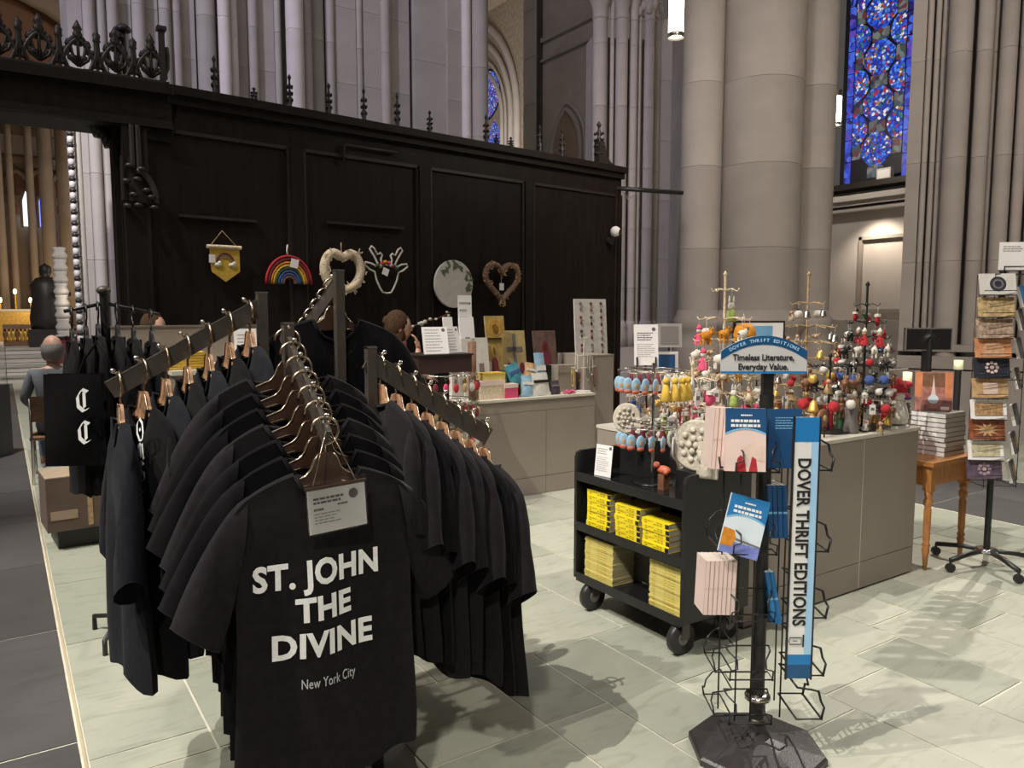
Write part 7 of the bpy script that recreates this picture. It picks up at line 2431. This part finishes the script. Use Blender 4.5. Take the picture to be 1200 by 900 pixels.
# second, lower stand of straw angels and figures between the trees (in front of the bell tree)
b4 = ay_(972, 450, 2.66)
tree('low dark stand of wooden figures at the island front beside the spinner', 'low figure stand', (b4.x, b4.y), zI, ay_(972, 418, 2.66).z,
     [(.86, .12, 8), (.55, .14, 8)], [['brown horse', 'gold ball', 'wood angel', 'straw star', 'black animal'], ['red ball', 'gold bell', 'brown horse', 'white ball', 'wood angel']], 'black', 9, 1.0)
# standing figures along the island front
def figure(label, px, py, yy, h, m1, m2, m3, name='wooden_figure'):
    q = ay_(px, py, yy)
    t = thing(name, label, 'figurine', (q.x, yy, zI), RO.uniform(-.3, .3))
    MB().lathe([(h * .16, 0), (h * .17, h * .05), (h * .13, h * .35), (h * .15, h * .55), (h * .06, h * .68)], n=10).build('robe', m1, t)
    MB().ball((0, 0, h * .78), h * .11, n=8).build('head', m2, t)
    MB().lathe([(h * .12, h * .82), (h * .09, h * .92), (h * .02, h * 1.0)], n=8).build('hat', m3, t)
    MB().cyl((h * .14, -h * .1, 0), (h * .15, -h * .1, h * .8), h * .015, n=5).build('staff', 'brown', t)
figure('tall grey bearded figure with a staff at the island front edge', 997, 505, 2.56, .26, 'papergrey', 'skin', 'white_felt', 'standing_figure')
figure('small yellow duck-coloured figure behind the spinner baskets on the island', 952, 485, 2.66, .13, 'ochre_y', 'white_felt', 'gold')
figure('green-robed wooden figure left of the tall bearded figure', 985, 500, 2.66, .20, 'dgreen', 'skin', 'brown')
figure('small red-coated figure on the island left of the green figure', 972, 480, 2.72, .17, 'red_felt', 'skin', 'white_felt')
# roasted-brown owl dish on little legs
q = ay_(968, 490, 2.53)
t = thing('wooden_owl', 'round red-brown wooden owl on two thin legs at the island front', 'figurine', (q.x, 2.55, zI))
MB().cyl((-.02, 0, 0), (-.015, 0, .07), .005, n=5).cyl((.02, 0, 0), (.015, 0, .07), .005, n=5).build('legs', 'black', t)
MB().lathe([(0, 0), (.04, .002), (.052, .014), (.04, .026), (0, .03)], (0, .015, .11), 16, 0, RX(PI / 2)).build('body', 'brown', t)
MB().lathe([(.026, 0), (.034, -.006), (.044, 0)], (0, -.0, .11), 14, 0, RX(PI / 2)).build('rim', 'c_orange', t)
MB().ball((0, -.014, .11), (.018, .006, .018), n=8).build('face', 'tan', t)
# plush with a red hat at the island's right
q = ay_(1047, 480, 2.58)
t = thing('plush_gnome', 'white plush gnome in a floppy red hat at the right of the island top', 'plush', (q.x - .02, 2.55, zI))
t.scale = (1.25, 1.25, 1.15)
MB().cyl((0, 0, 0), (0, 0, .010), .06, n=14).cyl((0, .02, 0), (0, .02, .30), .004, n=6).tube([(-.11, .02, .30), (.12, .02, .30)], .004, 5).build('wire_stand', 'white2', t)
MB().lathe([(.05, .02), (.056, .06), (.04, .13), (.02, .16)], n=12).build('body', 'white_felt', t)
MB().ball((0, -.01, .17), (.040, .036, .036), n=10).build('head', 'white_felt', t)
MB().lathe([(.048, .185), (.040, .215), (.015, .26)], n=12).ball((.05, -.01, .22), (.05, .03, .022), n=8).build('hat', 'red_felt', t)
MB().ball((.0, -.05, .172), .011, n=6).build('nose', 'pink_felt', t)
MB().ball((.02, -.04, .155), (.03, .015, .012), n=6).build('scarf', M.setdefault('violet', mat('violet felt', (.14, .05, .22), .95)), t)
for i, (px, m1, nm) in enumerate(((1037, 'red_felt', 'red and white striped stocking'), (1058, 'black', 'black and white spotted stocking'), (1063, 'papergrey', 'grey spotted stocking'))):
    q = ay_(px, 470, 2.55)
    t = thing('hanging_stocking', '%s beside the plush gnome' % nm, 'ornament', (q.x, 2.55, zI), RO.uniform(-.2, .2))
    MB().cyl((0, .02, 0), (0, .02, .16), .003, n=5).cyl((0, .02, 0), (0, .02, .006), .03, n=10).build('wire_stand', 'white2', t)
    MB().tube([(0, 0, .15), (0, 0, .08), (.004, 0, .05), (.04, 0, .04)], [.020, .020, .022, .014], 8).build('stocking', m1, t)
    MB().cyl((0, 0, .14), (0, 0, .165), .023, n=8).build('cuff', 'white_felt', t)
    for k in range(3): MB().ball((.0 + .003 * k, -.019, .13 - .03 * k), (.012, .005, .007), n=6).build('spot', 'white2', t)
# green-white floppy thing: tall stand of cards, framed picture
q = ay_(895, 390, 2.95)
t = thing('framed_picture', 'small framed blue picture with a white mount above the spinner header', 'frame', (q.x, 2.98, zI), ANG + .15)
zf0, zf1 = .34, ay_(895, 376, 2.95).z - zI
wf = .16
MB().box((-wf, 0, zf1 - .19), (wf, .02, zf1)).build('frame', 'oak2', t)
MB().box((-wf + .012, -.002, zf1 - .178), (wf - .012, 0, zf1 - .012)).build('mount', 'white', t)
MB().box((-wf * .55, -.0035, zf1 - .14), (wf * .5, -.002, zf1 - .03)).build('picture', 'bookcyan', t)
MB().cyl((0, .01, 0), (0, .01, zf1 - .18), .008, n=6).box((-.07, -.05, 0), (.07, .07, .012)).build('easel', 'black', t)
# mercury-glass and clear jars line along the back of the island
for i, (px, py, yy, h, m1) in enumerate(((893, 470, 3.3, .12, 'white2'), (910, 470, 3.3, .10, 'c_red'), (925, 468, 3.25, .14, 'tan'), (958, 470, 3.0, .12, 'brown'), (985, 470, 2.84, .10, 'white2'), (1003, 470, 2.74, .12, 'gold'), (1026, 470, 2.64, .14, 'white2'))):
    q = ay_(px, py, yy)
    t = thing('gift_jar', 'small %s jar, %s from the left along the back of the island' % ({'white2': 'pale', 'c_red': 'crimson', 'tan': 'straw-coloured', 'brown': 'brown', 'gold': 'gold'}[m1], ORD[i]), 'jar', (q.x, yy, zI), 0, 'jars along the back of the island')
    MB().lathe([(.03, 0), (.036, .02), (.034, h * .8), (.024, h)], n=12).build('jar', m1, t)
    MB().cyl((0, 0, h), (0, 0, h + .015), .026, n=12).build('lid', 'brown', t)
# price signs and framed pictures left of the trees
def icard(label, px0, py0, px1, py1, yy, rz, kind):
    a = ay_((px0 + px1) / 2, py1, yy); w = (ay_(px1, py1, yy) - ay_(px0, py1, yy)).length * .92
    zt = ay_((px0 + px1) / 2, py0, yy).z; h = zt - a.z
    t = thing('price_sign' if kind == 'sign' else 'framed_picture', label, 'sign' if kind == 'sign' else 'frame', (a.x, a.y, a.z), rz, None, (R(-6), 0, rz))
    if kind == 'sign':
        MB().box((-w / 2, 0, 0), (w / 2, .003, h)).build('card', 'white', t)
        lines_mb(-w * .38, w * .36, h * .80, 4, h * .055, h * .02, -.0006, 3).build('heading_print', 'ink', t)
        lines_mb(-w * .38, w * .4, h * .52, 7, h * .05, h * .012, -.0006, 4).build('small_print', 'ink_l', t)
        logo_mb((w * .32, h * .88), w * .08, -.0004).build('round_emblem', 'ink', t)
        MB().box((-w * .42, -.008, -.01), (-w * .36, .01, h * .2)).box((w * .36, -.008, -.01), (w * .42, .01, h * .2)).build('clip', 'black', t)
    else:
        MB().box((-w / 2, 0, 0), (w / 2, .015, h)).build('frame', 'mould' if kind == 'grey' else 'white2', t)
        MB().box((-w * .36, -.002, h * .12), (w * .36, 0, h * .88)).build('picture', 'papergrey' if kind == 'grey' else 'bookblue', t)
    MB().cyl((0, .012, -(a.z - zI)), (0, .012, .02), .006, n=6).cyl((0, .012, -(a.z - zI)), (0, .012, -(a.z - zI) + .01), .05, n=12).build('support', 'black', t)
    return t
YS = 3.50
icard('tall white price sign in a clip stand left of the felt animal tree', 746, 380, 769, 428, YS, ANG + .1, 'sign')
icard('grey framed picture behind the tall price sign', 773, 379, 796, 407, YS + .08, ANG, 'grey')
icard('pale framed dark blue picture left of the felt animal tree', 771, 412, 792, 440, YS, ANG, 'blue')

# ---- cart-top ornament stand with a disc base
cb = ax_(764, 571, 2.72); zC = ZS[2]
cy_ = cb.y; cxx = 2.72
t = thing('keychain_tree', 'chrome keychain stand with a round black base on the cart top', 'stand', (cxx, cy_, zC))
zt_ = ax_(764, 425, cxx).z - zC
MB().lathe([(.105, 0), (.105, .006), (.09, .010), (.012, .014)], n=24).build('base', 'black_gloss', t)
MB().cyl((0, 0, .012), (0, 0, zt_), .008, n=10).build('stem', 'chrome', t)
rows = []
for ti, (z, r) in enumerate(((zt_ * .48, .17), (zt_ * .94, .18))):
    MB().tube([(r * math.cos(a), r * math.sin(a), z) for a in [2 * PI * i / 24 for i in range(24)]], .003, 5, closed=True).tube([(-r, 0, z), (r, 0, z)], .003, 5).tube([(0, -r, z), (0, r, z)], .003, 5).build('ring_rail', 'chrome', t)
    rows.append((z, r))
def fob_shoe():
    return [('loop', loop_(-.005, .02), 'steel'), ('upper', MB().ball((0, 0, -.050), (.026, .007, .040), n=10), 'sky'), ('panel', MB().ball((0, 0, -.052), (.017, .0088, .022), n=8), 'c_peach'), ('sole', MB().ball((0, 0, -.082), (.022, .009, .014), n=8), M.setdefault('coral', mat('coral enamel', (.52, .13, .07), .5)))]
def fob_fish():
    return [('loop', loop_(-.005, .02), 'steel'), ('plate', MB().ball((0, 0, -.06), (.024, .006, .048), n=8), 'white2'), ('stripe', MB().ball((0, 0, -.06), (.018, .0075, .036), n=8), 'papergrey')]
def fob_bottle():
    return [('loop', loop_(-.005, .02), 'steel'), ('bottle', MB().lathe([(.018, -.10), (.020, -.06), (.010, -.035), (.008, -.012)], n=8), 'maroon'), ('label', MB().cyl((0, 0, -.09), (0, 0, -.062), .0215, n=8), 'white2')]
def fob_tassel():
    return [('loop', loop_(-.005, .02), 'steel'), ('knot', MB().ball((0, 0, -.02), .016, n=8), 'ochre_y'), ('tassel', MB().lathe([(.010, -.03), (.026, -.10), (.022, -.105)], n=8), 'ochre_y')]
FB = {'shoe': (fob_shoe, 'blue and coral keychain'), 'fish': (fob_fish, 'white and grey keychain'), 'bottle': (fob_bottle, 'dark red bottle keychain'), 'tassel': (fob_tassel, 'mustard tassel keychain')}
seq = {0: ['shoe'] * 6 + ['fish'] * 7 + ['bottle'] * 4, 1: ['shoe'] * 6 + ['tassel'] * 4 + ['fish'] * 6 + ['bottle'] * 4}
for ti, (z, r) in enumerate(rows):
    n = len(seq[ti])
    for i, kd in enumerate(seq[ti]):
        a = AZ + PI - R(95) + R(265) * i / (n - 1) + 0
        a = (AZ + PI) - R(80) + R(300) * i / n
        a = AZ + PI + R(100) - R(290) * (n - 1 - i) / n * -1 if False else AZ + PI - R(85) + R(310) * i / n
        k_ = thing('keychain', '%s, %s from the left round the %s ring of the cart-top stand' % (FB[kd][1], ORD[i] if i < 16 else ['seventeenth', 'eighteenth', 'nineteenth', 'twentieth'][i - 16], ['lower', 'upper'][ti]), 'keychain', (cxx + r * math.cos(a), cy_ + r * math.sin(a), zC + z - .018), a + PI / 2 + R(50), 'keychains on the cart-top stand')
        for nm, me in proto('fob' + kd, FB[kd][0]): inst(me, nm, k_)
        k_.scale = (1.15, 1.15, 1.15) if kd != 'shoe' else (.95, .95, .95)

# cast-stone plaques on the cart
def plaque(label, px, py, xx, r, kind, zb, rz=None):
    q = ax_(px, py, xx)
    t = thing('stone_plaque', label, 'plaque', (xx, q.y, zb), 0, None, (R(-7), 0, -PI / 2 + .35 if rz is None else rz))
    if kind == 'round':
        MB().lathe([(0, -.012), (r, -.012), (r, .004), (r * .9, .012), (r * .8, .004), (r * .72, .010), (r * .6, .003), (0, .003)], (0, 0, r), 26, 0, RX(PI / 2)).build('disc', 'plaster', t)
        b = MB()
        for i in range(10):
            a = 2 * PI * i / 10
            b.ball((r * .60 * math.cos(a), -.010, r + r * .60 * math.sin(a)), (r * .13, .008, r * .13), n=6)
        for i in range(6):
            a = 2 * PI * i / 6
            b.ball((r * .28 * math.cos(a), -.012, r + r * .28 * math.sin(a)), (r * .14, .010, r * .14), n=6)
        b.ball((0, -.014, r), (r * .14, .012, r * .14), n=8).build('relief', 'plaster', t)
    else:
        MB().box((-r * .55, -.0, 0), (r * .55, .03, r * 2)).build('slab', 'plaster', t)
        MB().lathe([(r * .36, 0), (r * .40, r * .2), (r * .30, r * .8), (r * .34, r * 1.1), (r * .16, r * 1.35)], (0, -.02, 0.004), 10).ball((0, -.03, r * 1.55), (r * .2, r * .18, r * .24), n=8).ball((r * .35, -.01, r * 1.2), (r * .18, .02, r * .34), n=8).ball((-r * .35, -.01, r * 1.2), (r * .18, .02, r * .34), n=8).build('carved_figure', 'plaster', t)
    return t
# dark back stand that lifts the plaques
t = thing('display_block', 'black display block at the right end of the cart carrying the carved plaques', 'riser', (2.80, CY0 + .13, ZS[2]))
MB().box((-.10, -.09, 0), (.12, .10, .10)).build('block', 'black', t)
plaque('large round cast stone plaque with a ring of carved leaves, right end of the cart', 815, 540, 2.74, .125, 'round', ZS[2] + .101)
plaque('upright cast stone saint relief at the right end of the cart', 828, 548, 2.66, .085, 'slab', ZS[2] + .101, -PI / 2 + .5)
t = thing('display_block', 'pale display block at the left of the cart top carrying the round plaques', 'riser', (2.86, 3.02, ZS[2]))
MB().box((-.06, -.14, 0), (.06, .12, .19)).build('block', 'black', t)
plaque('round cast stone plaque at the far left of the cart top behind the keychains', 733, 517, 2.86, .085, 'round', ZS[2] + .191)
plaque('smaller cast stone plaque beside the left round plaque on the cart top', 757, 520, 2.84, .060, 'round', ZS[2] + .191)
t = thing('stone_bar', 'pale cast stone lintel bar beside the large round plaque on the cart top', 'ornament', (2.88, 2.63, ZS[2]), 0)
MB().box((-.02, -.17, .15), (.02, .15, .185)).build('bar', 'plaster', t)
MB().box((-.015, .10, 0), (.015, .13, .15)).box((-.015, -.13, 0), (.015, -.10, .15)).build('leg', 'plaster', t)
# straw goat and carved crab-like keyholder near the cart's disc
q = ax_(778, 545, 2.66)
t = thing('carved_animal', 'small red-brown carved animal on a tall slim base on the cart top', 'figurine', (2.66, q.y, ZS[2]))
MB().box((-.02, -.02, 0), (.02, .02, .075)).build('base', 'brown', t)
MB().ball((0, 0, .095), (.026, .045, .022), n=8).ball((-.02, .03, .118), .017, n=8).ball((-.02, -.035, .09), .014, n=6).build('body', 'coral', t)

# ---- third island-left stand: hanging cards, bead strings and felt tags between the cart and the first tree
b5 = ay_(800, 450, 2.95)
tree('short wire stand of felt mittens and tags between the cart and the felt animal tree', 'mitten stand', (max(3.15, b5.x), 2.95), zI, ay_(812, 428, 2.95).z,
     [(.80, .13, 11), (.45, .15, 12)], [['pink mitten', 'white dove', 'white sheep', 'tag'], ['tag', 'green mitten', 'white sheep', 'white rabbit', 'tag']], 'cream', 12, 1.0)
b6 = ay_(760, 450, 3.40)
tree('wire stand of white lace and dove ornaments at the left end of the island', 'lace stand', (max(3.15, b6.x), 3.36), zI, ay_(745, 428, 3.36).z,
     [(.85, .14, 12), (.5, .15, 12)], [['white dove', 'white angel', 'white sheep', 'tag'], ['white angel', 'straw star', 'straw angel', 'blue ball', 'gold ball']], 'cream', 13, 1.0)
